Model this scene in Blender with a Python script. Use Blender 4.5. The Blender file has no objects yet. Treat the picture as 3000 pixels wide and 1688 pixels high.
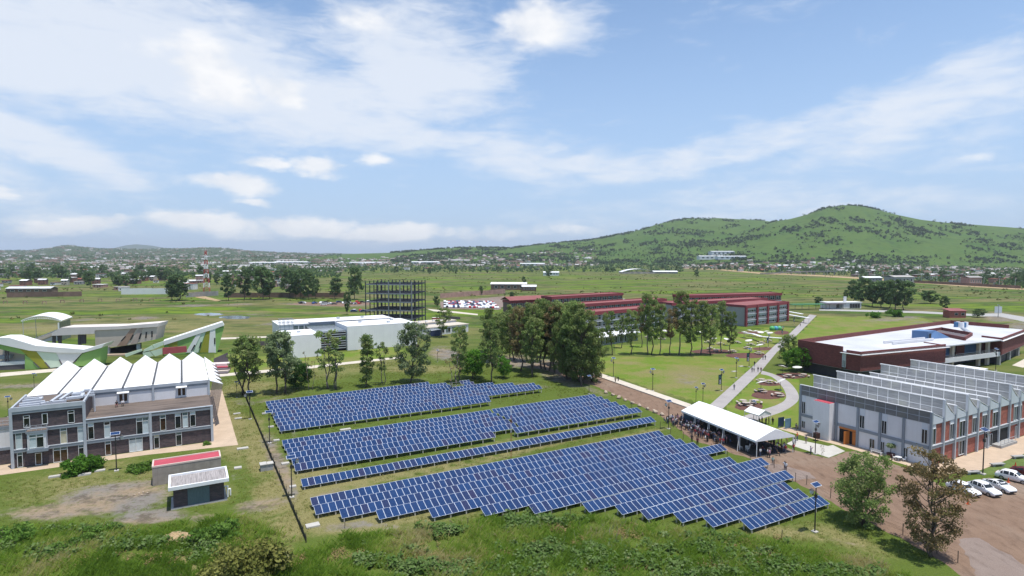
import bpy, math, random
import numpy as np
random.seed(7); rng = np.random.default_rng(7)
SC = bpy.context.scene; COL = SC.collection
R = math.radians
# ------------------------------------------------------------------ camera
F, TH, CH = 1740.7, R(3.376), 37.7          # focal length in photo pixels, pitch down, camera height
cam = bpy.data.cameras.new('camera'); cam.sensor_width = 36; cam.lens = 36*F/3000
cam.clip_start = .5; cam.clip_end = 60000
cam_o = bpy.data.objects.new('camera', cam); COL.objects.link(cam_o)
cam_o.location = (0, 0, CH); cam_o.rotation_euler = (R(90)-TH, 0, 0); SC.camera = cam_o
# ------------------------------------------------------------------ light and exposure
SUN_EL, SUN_AZ = R(78), R(127)              # azimuth clockwise from +Y (the view direction)
SKY_STR, SUN_STR, EXPO = .125, 3.6, .52
HAZE = 6.5e-5
SC.view_settings.view_transform = 'Standard'; SC.view_settings.look = 'None'
SC.view_settings.exposure = EXPO; SC.view_settings.gamma = 1; SC.view_settings.use_curve_mapping = False
sun = bpy.data.lights.new('sun', 'SUN'); sun.energy = SUN_STR; sun.angle = R(.53); sun.color = (1, .965, .9)
sun_o = bpy.data.objects.new('sun', sun); COL.objects.link(sun_o)
sun_o.location = (0, 0, 300)
sun_o.rotation_euler = (R(90)-SUN_EL, 0, math.pi-SUN_AZ)
W = bpy.data.worlds.new('World'); SC.world = W; W.use_nodes = True
NT = W.node_tree; NT.nodes.clear()
def ray(x, y):
    a = (x-1500)/F; b = -(y-844)/F; c, s = math.cos(TH), math.sin(TH)
    return np.array([a, c+b*s, -s+b*c])
def build_world():
    N, Lk = NT.nodes, NT.links
    def nd(t, **k):
        n = N.new(t)
        for a, v in k.items(): setattr(n, a, v)
        return n
    def mth(op, a, b=None, c=None, clamp=False):
        n = nd('ShaderNodeMath', operation=op, use_clamp=clamp)
        for i, v in enumerate((a, b, c)):
            if v is None: continue
            if isinstance(v, (int, float)): n.inputs[i].default_value = v
            else: Lk.new(v, n.inputs[i])
        return n.outputs[0]
    out = nd('ShaderNodeOutputWorld'); bg = nd('ShaderNodeBackground'); bg.inputs[1].default_value = SKY_STR
    sky = nd('ShaderNodeTexSky', sky_type='NISHITA', sun_disc=False)
    sky.sun_elevation = SUN_EL; sky.sun_rotation = SUN_AZ; sky.altitude = 1500
    sky.air_density = 1.0; sky.dust_density = 1.6; sky.ozone_density = 1.2
    tc = nd('ShaderNodeTexCoord'); D = tc.outputs['Generated']
    sx = nd('ShaderNodeSeparateXYZ'); Lk.new(D, sx.inputs[0])
    az = mth('ARCTAN2', sx.outputs[0], sx.outputs[1]); el = mth('ARCSINE', sx.outputs[2])
    # soft warp so that no cloud edge is a clean ellipse
    mp = nd('ShaderNodeMapping'); mp.inputs['Scale'].default_value = (3.2, 3.2, 9.5); Lk.new(D, mp.inputs[0])
    wn = nd('ShaderNodeTexNoise'); wn.inputs['Scale'].default_value = 1.0; wn.inputs['Detail'].default_value = 5
    wn.inputs['Roughness'].default_value = .62; Lk.new(mp.outputs[0], wn.inputs[0])
    ws = nd('ShaderNodeSeparateColor'); Lk.new(wn.outputs['Color'], ws.inputs[0])
    azw = mth('ADD', az, mth('MULTIPLY', mth('SUBTRACT', ws.outputs[0], .5), .20))
    elw = mth('ADD', el, mth('MULTIPLY', mth('SUBTRACT', ws.outputs[1], .5), .075))
    cv = nd('ShaderNodeCombineXYZ'); Lk.new(azw, cv.inputs[0]); Lk.new(elw, cv.inputs[1])
    def blob(x, y, rx, ry, rot, w):
        d = ray(x, y); d = d/np.linalg.norm(d)
        m = nd('ShaderNodeMapping', vector_type='TEXTURE')
        m.inputs['Location'].default_value = (math.atan2(d[0], d[1]), math.asin(d[2]), 0)
        m.inputs['Rotation'].default_value = (0, 0, R(-rot)); m.inputs['Scale'].default_value = (rx/F, ry/F, 1)
        Lk.new(cv.outputs[0], m.inputs[0])
        ln = nd('ShaderNodeVectorMath', operation='LENGTH'); Lk.new(m.outputs[0], ln.inputs[0])
        mr = nd('ShaderNodeMapRange', interpolation_type='SMOOTHSTEP')
        mr.inputs[1].default_value = 1.25; mr.inputs[2].default_value = .15; mr.inputs[3].default_value = 0; mr.inputs[4].default_value = w
        Lk.new(ln.outputs['Value'], mr.inputs[0]); return mr.outputs[0]
    def total(bl):
        s = None
        for b in bl:
            o = blob(*b); s = o if s is None else mth('MAXIMUM', s, o)
        return s
    veil = total([(250, 120, 950, 240, 6, 1.25), (800, 290, 640, 170, 8, 1.15), (1230, 180, 350, 200, 12, 1.05), (1660, 90, 170, 110, -4, .8),
        (60, 390, 420, 85, 24, 1.0), (330, 530, 200, 36, 20, .7), (1120, 385, 560, 62, 3, .85), (1600, 470, 480, 85, 4, .85),
        (2150, 440, 640, 62, -12, .85), (2750, 300, 600, 110, -18, .9), (3300, 120, 500, 150, -20, .8), (2300, 600, 800, 80, 0, .55), (1900, 620, 400, 50, 0, .4),
        (-700, 250, 700, 200, 10, .9), (-900, 560, 500, 50, 4, .6)])
    puff = total([(620, 235, 200, 85, 28, 1.0), (830, 262, 90, 60, 8, .9), (1080, 60, 150, 60, 15, .7), (1560, 70, 150, 85, -6, 1.0), (690, 545, 150, 44, 6, 1.0),
        (760, 478, 80, 28, 4, .85), (900, 488, 120, 40, 6, 1.0), (1085, 475, 80, 26, 0, .8), (760, 600, 70, 18, 0, .8), (700, 672, 1000, 42, 0, .62), (1500, 676, 560, 30, 0, .55), (30, 558, 60, 16, 0, .7),
        (230, 668, 200, 32, -2, 1.1), (350, 655, 40, 26, 0, .8), (620, 662, 260, 34, 0, 1.05), (920, 655, 180, 40, 0, 1.15), (1150, 672, 230, 28, 0, 1.0), (1300, 672, 60, 22, 0, .7),
        (1440, 674, 60, 16, 0, .6), (1680, 668, 170, 18, 0, .5), (2080, 560, 110, 30, -6, .35), (2860, 460, 60, 14, 0, .4)])
    # fibrous noise, drawn out along the horizon
    m2 = nd('ShaderNodeMapping'); m2.inputs['Scale'].default_value = (5, 5, 17); m2.inputs['Rotation'].default_value = (0, R(9), 0); Lk.new(D, m2.inputs[0])
    n2 = nd('ShaderNodeTexNoise'); n2.inputs['Scale'].default_value = 1; n2.inputs['Detail'].default_value = 9; n2.inputs['Roughness'].default_value = .57
    n2.inputs['Distortion'].default_value = .35; Lk.new(m2.outputs[0], n2.inputs[0])
    m3 = nd('ShaderNodeMapping'); m3.inputs['Scale'].default_value = (15, 15, 26); Lk.new(D, m3.inputs[0])
    n3 = nd('ShaderNodeTexNoise'); n3.inputs['Scale'].default_value = 1; n3.inputs['Detail'].default_value = 8; n3.inputs['Roughness'].default_value = .55
    Lk.new(m3.outputs[0], n3.inputs[0])
    m4 = nd('ShaderNodeMapping'); m4.inputs['Scale'].default_value = (9, 9, 34); m4.inputs['Rotation'].default_value = (0, R(-7), 0); Lk.new(D, m4.inputs[0])
    n4 = nd('ShaderNodeTexNoise'); n4.inputs['Scale'].default_value = 1.6; n4.inputs['Detail'].default_value = 9; n4.inputs['Roughness'].default_value = .6; n4.inputs['Distortion'].default_value = .5; Lk.new(m4.outputs[0], n4.inputs[0])
    vs = mth('ADD', mth('ADD', veil, mth('MULTIPLY', mth('SUBTRACT', n2.outputs[0], .5), 1.7)), mth('MULTIPLY', mth('SUBTRACT', n4.outputs[0], .5), 1.3))
    mv = nd('ShaderNodeMapRange', interpolation_type='SMOOTHSTEP'); Lk.new(vs, mv.inputs[0])
    mv.inputs[1].default_value = .10; mv.inputs[2].default_value = 1.15
    ps = mth('ADD', puff, mth('MULTIPLY', mth('SUBTRACT', n3.outputs[0], .5), 1.5))
    mpf = nd('ShaderNodeMapRange', interpolation_type='SMOOTHSTEP'); Lk.new(ps, mpf.inputs[0])
    mpf.inputs[1].default_value = .20; mpf.inputs[2].default_value = .95
    # everything fades to milky air near the horizon
    hz = nd('ShaderNodeMapRange', interpolation_type='SMOOTHSTEP'); Lk.new(el, hz.inputs[0])
    hz.inputs[1].default_value = .46; hz.inputs[2].default_value = -.02; hz.inputs[3].default_value = 0; hz.inputs[4].default_value = .86
    def mix(f, a, b):
        m = nd('ShaderNodeMix', data_type='RGBA')
        if isinstance(f, float): m.inputs[0].default_value = f
        else: Lk.new(f, m.inputs[0])
        for i, v in ((6, a), (7, b)):
            if isinstance(v, tuple): m.inputs[i].default_value = v
            else: Lk.new(v, m.inputs[i])
        return m.outputs[2]
    CW = (6.6, 6.75, 7.0, 1)
    base = mix(.0, sky.outputs[0], CW)
    hsv = nd('ShaderNodeHueSaturation'); hsv.inputs['Saturation'].default_value = 1.0; hsv.inputs['Value'].default_value = 1.08
    hsv.inputs['Hue'].default_value = .497; Lk.new(base, hsv.inputs['Color'])
    c0 = mix(hz.outputs[0], hsv.outputs[0], (2.35, 3.2, 4.6, 1))
    c1 = mix(mth('MULTIPLY', mv.outputs[0], .86), c0, (4.65, 4.95, 5.45, 1))
    shade = nd('ShaderNodeMapRange'); Lk.new(n3.outputs[0], shade.inputs[0]); shade.inputs[1].default_value = .3; shade.inputs[2].default_value = .62
    pc = mix(shade.outputs[0], (4.6, 4.8, 5.15, 1), (5.7, 5.7, 5.75, 1))
    c2 = mix(mth('MULTIPLY', mpf.outputs[0], .9), c1, pc)
    Lk.new(c2, bg.inputs[0]); Lk.new(bg.outputs[0], out.inputs[0])
build_world()
# ------------------------------------------------------------------ pixel -> place helpers
def G(x, y, z=0.0):
    d = ray(x, y); t = (z-CH)/d[2]; return np.array([d[0]*t, d[1]*t, z])
def ZA(P, y):                                   # height of photo row y above ground point P
    b = -(y-844)/F; c, s = math.cos(TH), math.sin(TH)
    return CH+P[1]*(b*c-s)/(c+b*s)
def PX(P):
    P = np.asarray(P, float); x, y, z = P[..., 0], P[..., 1], P[..., 2]-CH
    c, s = math.cos(TH), math.sin(TH); d = y*c-z*s; d = np.where(d < .1, .1, d)
    return 1500+F*x/d, 844-F*(y*s+z*c)/d
class Fr:                                       # a building's own axes: s along the front, t into the building
    def __init__(s, o, ang):
        s.o = np.array(o[:2], float); s.a = R(ang); s.u = np.array([math.cos(s.a), math.sin(s.a)]); s.v = np.array([-s.u[1], s.u[0]])
    def P(s, a, b, z=0): q = s.o+s.u*a+s.v*b; return np.array([q[0], q[1], z])
    def L(s, p): d = np.array(p[:2])-s.o; return (float(d@s.u), float(d@s.v))
    def ht(s, x, y, t=0):
        d = ray(x, y); k = (t+s.o@s.v)/(d[:2]@s.v); p = d*k; return float((p[:2]-s.o)@s.u), float(p[2]+CH)
    def hs(s, x, y, a=0):
        d = ray(x, y); k = (a+s.o@s.u)/(d[:2]@s.u); p = d*k; return float((p[:2]-s.o)@s.v), float(p[2]+CH)
    def hz(s, x, y, z): return s.L(G(x, y, z))
# ------------------------------------------------------------------ mesh builder
class MB:
    def __init__(s): s.v = []; s.f = []; s.m = []
    def add(s, vs, fs, m=0):
        n = len(s.v); s.v += [tuple(map(float, v)) for v in vs]; s.f += [tuple(n+i for i in f) for f in fs]; s.m += [m]*len(fs); return s
    def box(s, x0, x1, y0, y1, z0, z1, m=0):
        return s.add([(x0,y0,z0),(x1,y0,z0),(x1,y1,z0),(x0,y1,z0),(x0,y0,z1),(x1,y0,z1),(x1,y1,z1),(x0,y1,z1)],
            [(0,3,2,1),(4,5,6,7),(0,1,5,4),(1,2,6,5),(2,3,7,6),(3,0,4,7)], m)
    def poly(s, pts, m=0): return s.add(pts, [tuple(range(len(pts)))], m)
    def prism(s, pts, z0, z1, m=0, mt=None):
        n = len(pts); a = [(p[0],p[1],z0) for p in pts]; b = [(p[0],p[1],z1) for p in pts]
        s.add(a+b, [tuple(range(n-1,-1,-1))]+[(i,(i+1)%n,n+(i+1)%n,n+i) for i in range(n)], m)
        k = len(s.v)-n; s.f.append(tuple(range(k,k+n))); s.m.append(m if mt is None else mt); return s
    def slab(s, pts, d, m=0):                   # a polygon of 3-D points given the thickness vector d
        n = len(pts); b = [tuple(np.add(p, d)) for p in pts]
        return s.add(list(pts)+b, [tuple(range(n-1,-1,-1)), tuple(range(n,2*n))]+[(i,(i+1)%n,n+(i+1)%n,n+i) for i in range(n)], m)
    def tube(s, p0, p1, r0, r1=None, n=6, m=0):
        r1 = r0 if r1 is None else r1; p0 = np.array(p0, float); p1 = np.array(p1, float); d = p1-p0; L = np.linalg.norm(d)
        if L < 1e-6: return s
        d /= L; a = np.cross(d, (0,0,1) if abs(d[2]) < .9 else (1,0,0)); a /= np.linalg.norm(a); b = np.cross(d, a)
        vs = [p+r*(a*math.cos(2*math.pi*i/n)+b*math.sin(2*math.pi*i/n)) for p, r in ((p0,r0),(p1,r1)) for i in range(n)]
        return s.add(vs, [(i,(i+1)%n,n+(i+1)%n,n+i) for i in range(n)]+[tuple(range(n-1,-1,-1)), tuple(range(n,2*n))], m)
    def bar(s, p0, p1, w, h, m=0):              # a rectangular bar between two points (w sideways, h upward)
        p0 = np.array(p0, float); p1 = np.array(p1, float); d = p1-p0; d /= np.linalg.norm(d)
        a = np.cross(d, (0,0,1) if abs(d[2]) < .95 else (0,1,0)); a /= np.linalg.norm(a); b = np.cross(a, d)
        q = [p+sx*a*w/2+sy*b*h/2 for p in (p0,p1) for sx, sy in ((-1,-1),(1,-1),(1,1),(-1,1))]
        return s.add(q, [(0,1,2,3)[::-1],(4,5,6,7),(0,1,5,4),(1,2,6,5),(2,3,7,6),(3,0,4,7)], m)
    def ell(s, c, r, n=8, k=5, m=0):            # ellipsoid
        vs = [(c[0],c[1],c[2]-r[2])]
        for j in range(1,k):
            a = -math.pi/2+math.pi*j/k
            vs += [(c[0]+r[0]*math.cos(a)*math.cos(2*math.pi*i/n), c[1]+r[1]*math.cos(a)*math.sin(2*math.pi*i/n), c[2]+r[2]*math.sin(a)) for i in range(n)]
        vs.append((c[0],c[1],c[2]+r[2])); t = len(vs)-1
        fs = [(0,1+(i+1)%n,1+i) for i in range(n)]+[(t,1+(k-2)*n+i,1+(k-2)*n+(i+1)%n) for i in range(n)]
        for j in range(k-2): fs += [(1+j*n+i,1+j*n+(i+1)%n,1+(j+1)*n+(i+1)%n,1+(j+1)*n+i) for i in range(n)]
        return s.add(vs, fs, m)
    def mesh(s, name, mats, smooth=False):
        me = bpy.data.meshes.new(name); me.from_pydata(s.v, [], s.f)
        for m in (mats if isinstance(mats, (list, tuple)) else [mats]): me.materials.append(m)
        if any(s.m): me.polygons.foreach_set('material_index', s.m)
        if smooth: me.polygons.foreach_set('use_smooth', [True]*len(s.f))
        me.update(); return me
    def build(s, name, mats, parent=None, loc=(0,0,0), rz=0, smooth=False):
        return link(name, s.mesh(name, mats, smooth), parent, loc, rz)
def link(name, me, parent=None, loc=(0,0,0), rz=0, scale=None):
    o = bpy.data.objects.new(name, me); COL.objects.link(o); o.location = loc; o.rotation_euler = (0,0,rz)
    if scale is not None: o.scale = scale if hasattr(scale, '__len__') else (scale,)*3
    if parent is not None: o.parent = parent
    return o
def tag(o, label=None, cat=None, group=None, kind=None):
    if label: o['label'] = label
    if cat: o['category'] = cat
    if group: o['group'] = group
    if kind: o['kind'] = kind
    return o
def thing(name, label, cat, loc=(0,0,0), rz=0, group=None, scale=None):
    return tag(link(name, None, None, tuple(map(float, loc)), rz, scale), label, cat, group)
def part(name, me, parent, loc=(0,0,0), rz=0, scale=None): return link(name, me, parent, loc, rz, scale)
def npmesh(name, V, Fq, mats, midx=None, tint=None):   # fast mesh from arrays of quads
    me = bpy.data.meshes.new(name); V = np.asarray(V, np.float32); Fq = np.asarray(Fq, np.int32); k = Fq.shape[1]
    me.vertices.add(len(V)); me.vertices.foreach_set('co', V.ravel())
    me.loops.add(Fq.size); me.loops.foreach_set('vertex_index', Fq.ravel())
    me.polygons.add(len(Fq)); me.polygons.foreach_set('loop_start', np.arange(len(Fq), dtype=np.int32)*k)
    for m in (mats if isinstance(mats, (list, tuple)) else [mats]): me.materials.append(m)
    if midx is not None: me.polygons.foreach_set('material_index', np.asarray(midx, np.int32))
    if tint is not None:
        at = me.attributes.new('tint', 'FLOAT', 'FACE'); at.data.foreach_set('value', np.asarray(tint, np.float32))
    me.update(calc_edges=True); return me
# ------------------------------------------------------------------ materials
MATS = {}
def mnode(name):
    m = bpy.data.materials.new(name); m.use_nodes = True; nt = m.node_tree
    return m, nt, nt.nodes['Principled BSDF']
def lk(nt, a, b): nt.links.new(a, b)
def nn(nt, t, **k):
    n = nt.nodes.new(t)
    for a, v in k.items():
        if a in n.inputs: n.inputs[a].default_value = v
        else: setattr(n, a, v)
    return n
def ramp(nt, fac, stops):
    r = nt.nodes.new('ShaderNodeValToRGB'); e = r.color_ramp.elements
    while len(e) < len(stops): e.new(.5)
    for i, (p, c) in enumerate(stops): e[i].position = p; e[i].color = (*c, 1) if len(c) == 3 else c
    lk(nt, fac, r.inputs[0]); return r.outputs[0]
def mixc(nt, f, a, b, bt='MIX'):
    m = nt.nodes.new('ShaderNodeMix'); m.data_type = 'RGBA'; m.blend_type = bt
    for i, v in ((0, f), (6, a), (7, b)):
        if isinstance(v, (int, float)): m.inputs[i].default_value = v
        elif isinstance(v, tuple): m.inputs[i].default_value = (*v, 1) if len(v) == 3 else v
        else: lk(nt, v, m.inputs[i])
    return m.outputs[2]
def noise(nt, vec, scale, detail=4, rough=.55, stretch=None):
    if stretch:
        mp = nt.nodes.new('ShaderNodeMapping'); mp.inputs['Scale'].default_value = stretch; lk(nt, vec, mp.inputs[0]); vec = mp.outputs[0]
    n = nt.nodes.new('ShaderNodeTexNoise'); n.inputs['Scale'].default_value = scale; n.inputs['Detail'].default_value = detail
    n.inputs['Roughness'].default_value = rough; lk(nt, vec, n.inputs[0]); return n.outputs[0]
def pm(name, col, rough=.75, var=.18, scale=.8, metal=0, bump=0, bscale=20, stretch=None, streak=0, rnd=0, dirt=None):
    """painted / mineral surface: base colour broken up by noise, streaks of dirt and fine relief"""
    if name in MATS: return MATS[name]
    m, nt, p = mnode(name); tc = nt.nodes.new('ShaderNodeTexCoord'); oc = tc.outputs['Object']
    lo = tuple(c*(1-var) for c in col); hi = tuple(min(1, c*(1+var*.6)) for c in col)
    c = ramp(nt, noise(nt, oc, scale, 5, .6, stretch), [(.3, lo), (.7, hi)])
    if streak:
        s = noise(nt, oc, 1, 4, .6, (2.2, 2.2, .12)); d = dirt or tuple(v*.5 for v in col)
        f = nt.nodes.new('ShaderNodeMapRange'); f.inputs[1].default_value = .5; f.inputs[2].default_value = .8; f.inputs[4].default_value = streak; lk(nt, s, f.inputs[0])
        c = mixc(nt, f.outputs[0], c, d)
    if rnd:
        oi = nt.nodes.new('ShaderNodeObjectInfo'); h = nt.nodes.new('ShaderNodeHueSaturation'); mr = nt.nodes.new('ShaderNodeMapRange')
        mr.inputs[3].default_value = 1-rnd; mr.inputs[4].default_value = 1+rnd; lk(nt, oi.outputs['Random'], mr.inputs[0]); lk(nt, mr.outputs[0], h.inputs['Value']); lk(nt, c, h.inputs['Color']); c = h.outputs[0]
    lk(nt, c, p.inputs['Base Color']); p.inputs['Roughness'].default_value = rough; p.inputs['Metallic'].default_value = metal
    if bump:
        b = nt.nodes.new('ShaderNodeBump'); b.inputs['Strength'].default_value = bump; b.inputs['Distance'].default_value = .05
        lk(nt, noise(nt, oc, bscale, 3), b.inputs['Height']); lk(nt, b.outputs[0], p.inputs['Normal'])
    MATS[name] = m; return m
def brick_mat(name, c1, c2, mortar, sc=1.0, bw=.5, bh=.16):
    if name in MATS: return MATS[name]
    m, nt, p = mnode(name); tc = nt.nodes.new('ShaderNodeTexCoord'); geo = tc.outputs['Object']
    sp = nt.nodes.new('ShaderNodeSeparateXYZ'); lk(nt, geo, sp.inputs[0])
    ad = nt.nodes.new('ShaderNodeMath'); lk(nt, sp.outputs[0], ad.inputs[0]); lk(nt, sp.outputs[1], ad.inputs[1])
    cb = nt.nodes.new('ShaderNodeCombineXYZ'); lk(nt, ad.outputs[0], cb.inputs[0]); lk(nt, sp.outputs[2], cb.inputs[1])
    b = nt.nodes.new('ShaderNodeTexBrick'); b.inputs['Scale'].default_value = 1; b.inputs['Brick Width'].default_value = bw; b.inputs['Row Height'].default_value = bh
    b.inputs['Mortar Size'].default_value = .012; b.inputs['Color1'].default_value = (*c1, 1); b.inputs['Color2'].default_value = (*c2, 1); b.inputs['Mortar'].default_value = (*mortar, 1)
    b.inputs['Bias'].default_value = -.1; lk(nt, cb.outputs[0], b.inputs[0])
    n = noise(nt, geo, 1.2, 6, .7, (1, 1, 2.2)); c = mixc(nt, .75, b.outputs[0], ramp(nt, n, [(.28, (.45,.45,.5)), (.72, (1.4,1.3,1.25))]), 'MULTIPLY')
    lk(nt, c, p.inputs['Base Color']); p.inputs['Roughness'].default_value = .85
    bp = nt.nodes.new('ShaderNodeBump'); bp.inputs['Strength'].default_value = .5; bp.inputs['Distance'].default_value = .03; lk(nt, b.outputs['Fac'], bp.inputs['Height']); bp.invert = True
    lk(nt, bp.outputs[0], p.inputs['Normal']); MATS[name] = m; return m
def glass_mat(name, col, rough=.08, var=.5):
    if name in MATS: return MATS[name]
    m, nt, p = mnode(name); tc = nt.nodes.new('ShaderNodeTexCoord')
    c = ramp(nt, noise(nt, tc.outputs['Object'], .9, 3), [(.3, tuple(v*(1-var) for v in col)), (.7, tuple(v*(1+var) for v in col))])
    lk(nt, c, p.inputs['Base Color']); p.inputs['Roughness'].default_value = rough; p.inputs['Specular IOR Level'].default_value = .5
    MATS[name] = m; return m
def leaf_mat(name, cols, trans=.35, rnd=.22):
    if name in MATS: return MATS[name]
    m, nt, p = mnode(name); nt.nodes.remove(p); out = nt.nodes['Material Output']
    at = nn(nt, 'ShaderNodeAttribute', attribute_name='tint'); n = len(cols)
    c = ramp(nt, at.outputs['Fac'], [(i/(n-1) if n > 1 else 0, k) for i, k in enumerate(cols)])
    oi = nt.nodes.new('ShaderNodeObjectInfo'); h = nt.nodes.new('ShaderNodeHueSaturation')
    mr = nt.nodes.new('ShaderNodeMapRange'); mr.inputs[3].default_value = 1-rnd; mr.inputs[4].default_value = 1+rnd; lk(nt, oi.outputs['Random'], mr.inputs[0])
    lk(nt, mr.outputs[0], h.inputs['Value']); lk(nt, c, h.inputs['Color'])
    d = nt.nodes.new('ShaderNodeBsdfDiffuse'); t = nt.nodes.new('ShaderNodeBsdfTranslucent'); mx = nt.nodes.new('ShaderNodeMixShader'); mx.inputs[0].default_value = trans
    lk(nt, h.outputs[0], d.inputs[0]); lk(nt, h.outputs[0], t.inputs[0]); lk(nt, d.outputs[0], mx.inputs[1]); lk(nt, t.outputs[0], mx.inputs[2]); lk(nt, mx.outputs[0], out.inputs[0])
    MATS[name] = m; return m
# ================================================================== SETTING
def mask_ell(px, py, L):
    m = np.zeros_like(px)
    for cx, cy, rx, ry, rot, w in L:
        a = R(rot); dx, dy = px-cx, py-cy; u = (dx*math.cos(a)+dy*math.sin(a))/rx; v = (-dx*math.sin(a)+dy*math.cos(a))/ry
        m = np.maximum(m, w*np.clip(1.5-np.sqrt(u*u+v*v), 0, 1))
    return m
def in_poly(px, py, P):
    r = np.zeros(px.shape, bool); n = len(P)
    for i in range(n):
        x0, y0 = P[i]; x1, y1 = P[(i+1) % n]
        if y0 == y1: continue
        c = ((y0 > py) != (y1 > py)) & (px < (x1-x0)*(py-y0)/(y1-y0)+x0); r ^= c
    return r
DIRT = [(330,1462,190,46,-8,1),(440,1515,110,22,-6,1),(150,1500,150,28,-4,.9),(300,1440,150,22,-12,.8),(430,1420,110,16,-14,.75),(590,1515,60,16,-5,.7),(90,1555,40,9,0,.7),
 (760,1480,110,24,-8,.75),(820,1370,30,120,-24,.8),(870,1300,16,60,-20,.5),(960,1448,70,16,-12,.6),(700,1395,40,16,0,.4),(1020,1540,120,16,-4,.6),(1180,1545,90,10,-4,.5),
 (850,1630,40,20,30,.5),(520,1576,62,24,-4,1),(720,1180,40,14,0,.5),(790,1172,60,8,-8,.6),(640,1350,30,22,0,.45),(2330,1560,70,10,4,.5),(2480,1590,120,10,12,.5),(2560,1545,60,9,15,.4),
 (1750,1148,50,12,20,.6),(1560,1130,90,10,6,.5),(1640,1108,90,20,20,.7),(2020,1110,60,18,0,.55),(2070,1085,50,8,0,.4),(1960,1100,40,6,-10,.35),(1500,1058,80,20,0,.9),(1590,1068,70,16,0,.9),(1300,1035,60,22,0,.8),
 (1225,1112,60,6,0,.5),(60,1130,160,10,-2,.7),(250,1160,80,6,0,.4),
 (420,932,60,6,-1,.8),(230,938,90,5,-3,.6),(250,950,180,5,-2,.55),(120,958,150,5,-2,.5),(560,948,60,4,-2,.4),(560,896,80,5,-2,.7),(700,892,60,4,-2,.7),(300,925,120,4,-3,.4),
 (960,893,150,6,1,.8),(760,922,60,8,0,.5),(820,948,90,8,-4,.6),(900,940,120,7,-3,.6),(1270,966,50,14,0,.55),(1150,935,60,6,0,.5),
 (2620,935,90,9,-4,.75),(2700,945,50,6,-4,.6),(2930,930,70,16,4,.8),(2990,955,60,18,4,.7),(2850,1100,70,14,-20,.35),(2880,1115,40,12,0,.35),(2560,925,30,4,0,.4),
 (1550,855,120,3,0,.3),(1800,842,160,3,0,.3),(1320,838,60,4,-3,.4)]
LAWN = [[(1790,1100),(2080,1190),(2205,1072),(2270,1010),(2240,1000),(2120,1045),(1760,1045),(1740,1090)], [(2125,1195),(2232,1088),(2340,1110),(2345,1240),(2300,1290),(2150,1240)],
 [(2280,1032),(2336,982),(2395,925),(2560,930),(2700,930),(2740,945),(2345,995),(2330,1085)], [(640,1035),(870,1050),(1170,1012),(1180,1030),(1110,1056),(560,1107),(560,1090)],
 [(2150,1030),(2270,1005),(2330,960),(2250,960),(2050,1000),(1900,1010),(1800,1010),(1800,1040)]]
DRY = [(2020,1100,90,26,0,1),(1900,1090,80,8,-5,.7),(2100,1140,60,14,0,.7),(1850,1065,60,6,0,.6),(2500,950,120,10,-4,.6),(2180,1110,30,14,0,.5),(2300,1250,40,12,0,.4),(900,1062,200,8,-5,.6),(1000,1480,180,40,-8,.9),(850,1540,60,50,0,.8),(790,1440,60,40,-20,.9),(1100,1395,400,10,-15,.9),(1500,1330,400,8,-14,.8),(1000,1280,300,8,-9,.6),(2150,1400,100,14,20,.6),(640,1450,60,30,0,.6),(600,1560,120,20,0,.5),(880,1440,140,90,-10,.9),(1050,1510,300,50,-4,.9),(1300,1420,500,16,-15,.8),(1780,1300,200,10,-15,.9),(1330,1352,560,9,-15,.7),(2300,1560,140,20,8,.8),(2480,1580,140,26,20,.6),(760,1330,50,110,-15,.7),(680,1270,50,90,0,.7),(700,1660,220,60,0,.75),
 (730,1140,120,30,0,.6),(950,1085,260,26,-6,.5),(1230,1080,150,14,0,.6),(1960,1130,130,40,0,.5),(300,1420,300,60,-10,.5),(250,1380,200,30,-10,.5),(150,1590,160,8,-2,.5),(2900,1130,120,40,20,.8),(1550,1670,300,30,0,.35),(2100,1680,200,30,0,.4),
 (300,960,360,16,-2,.7),(600,985,120,18,0,.5),(60,1170,120,30,0,.6)]
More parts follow.
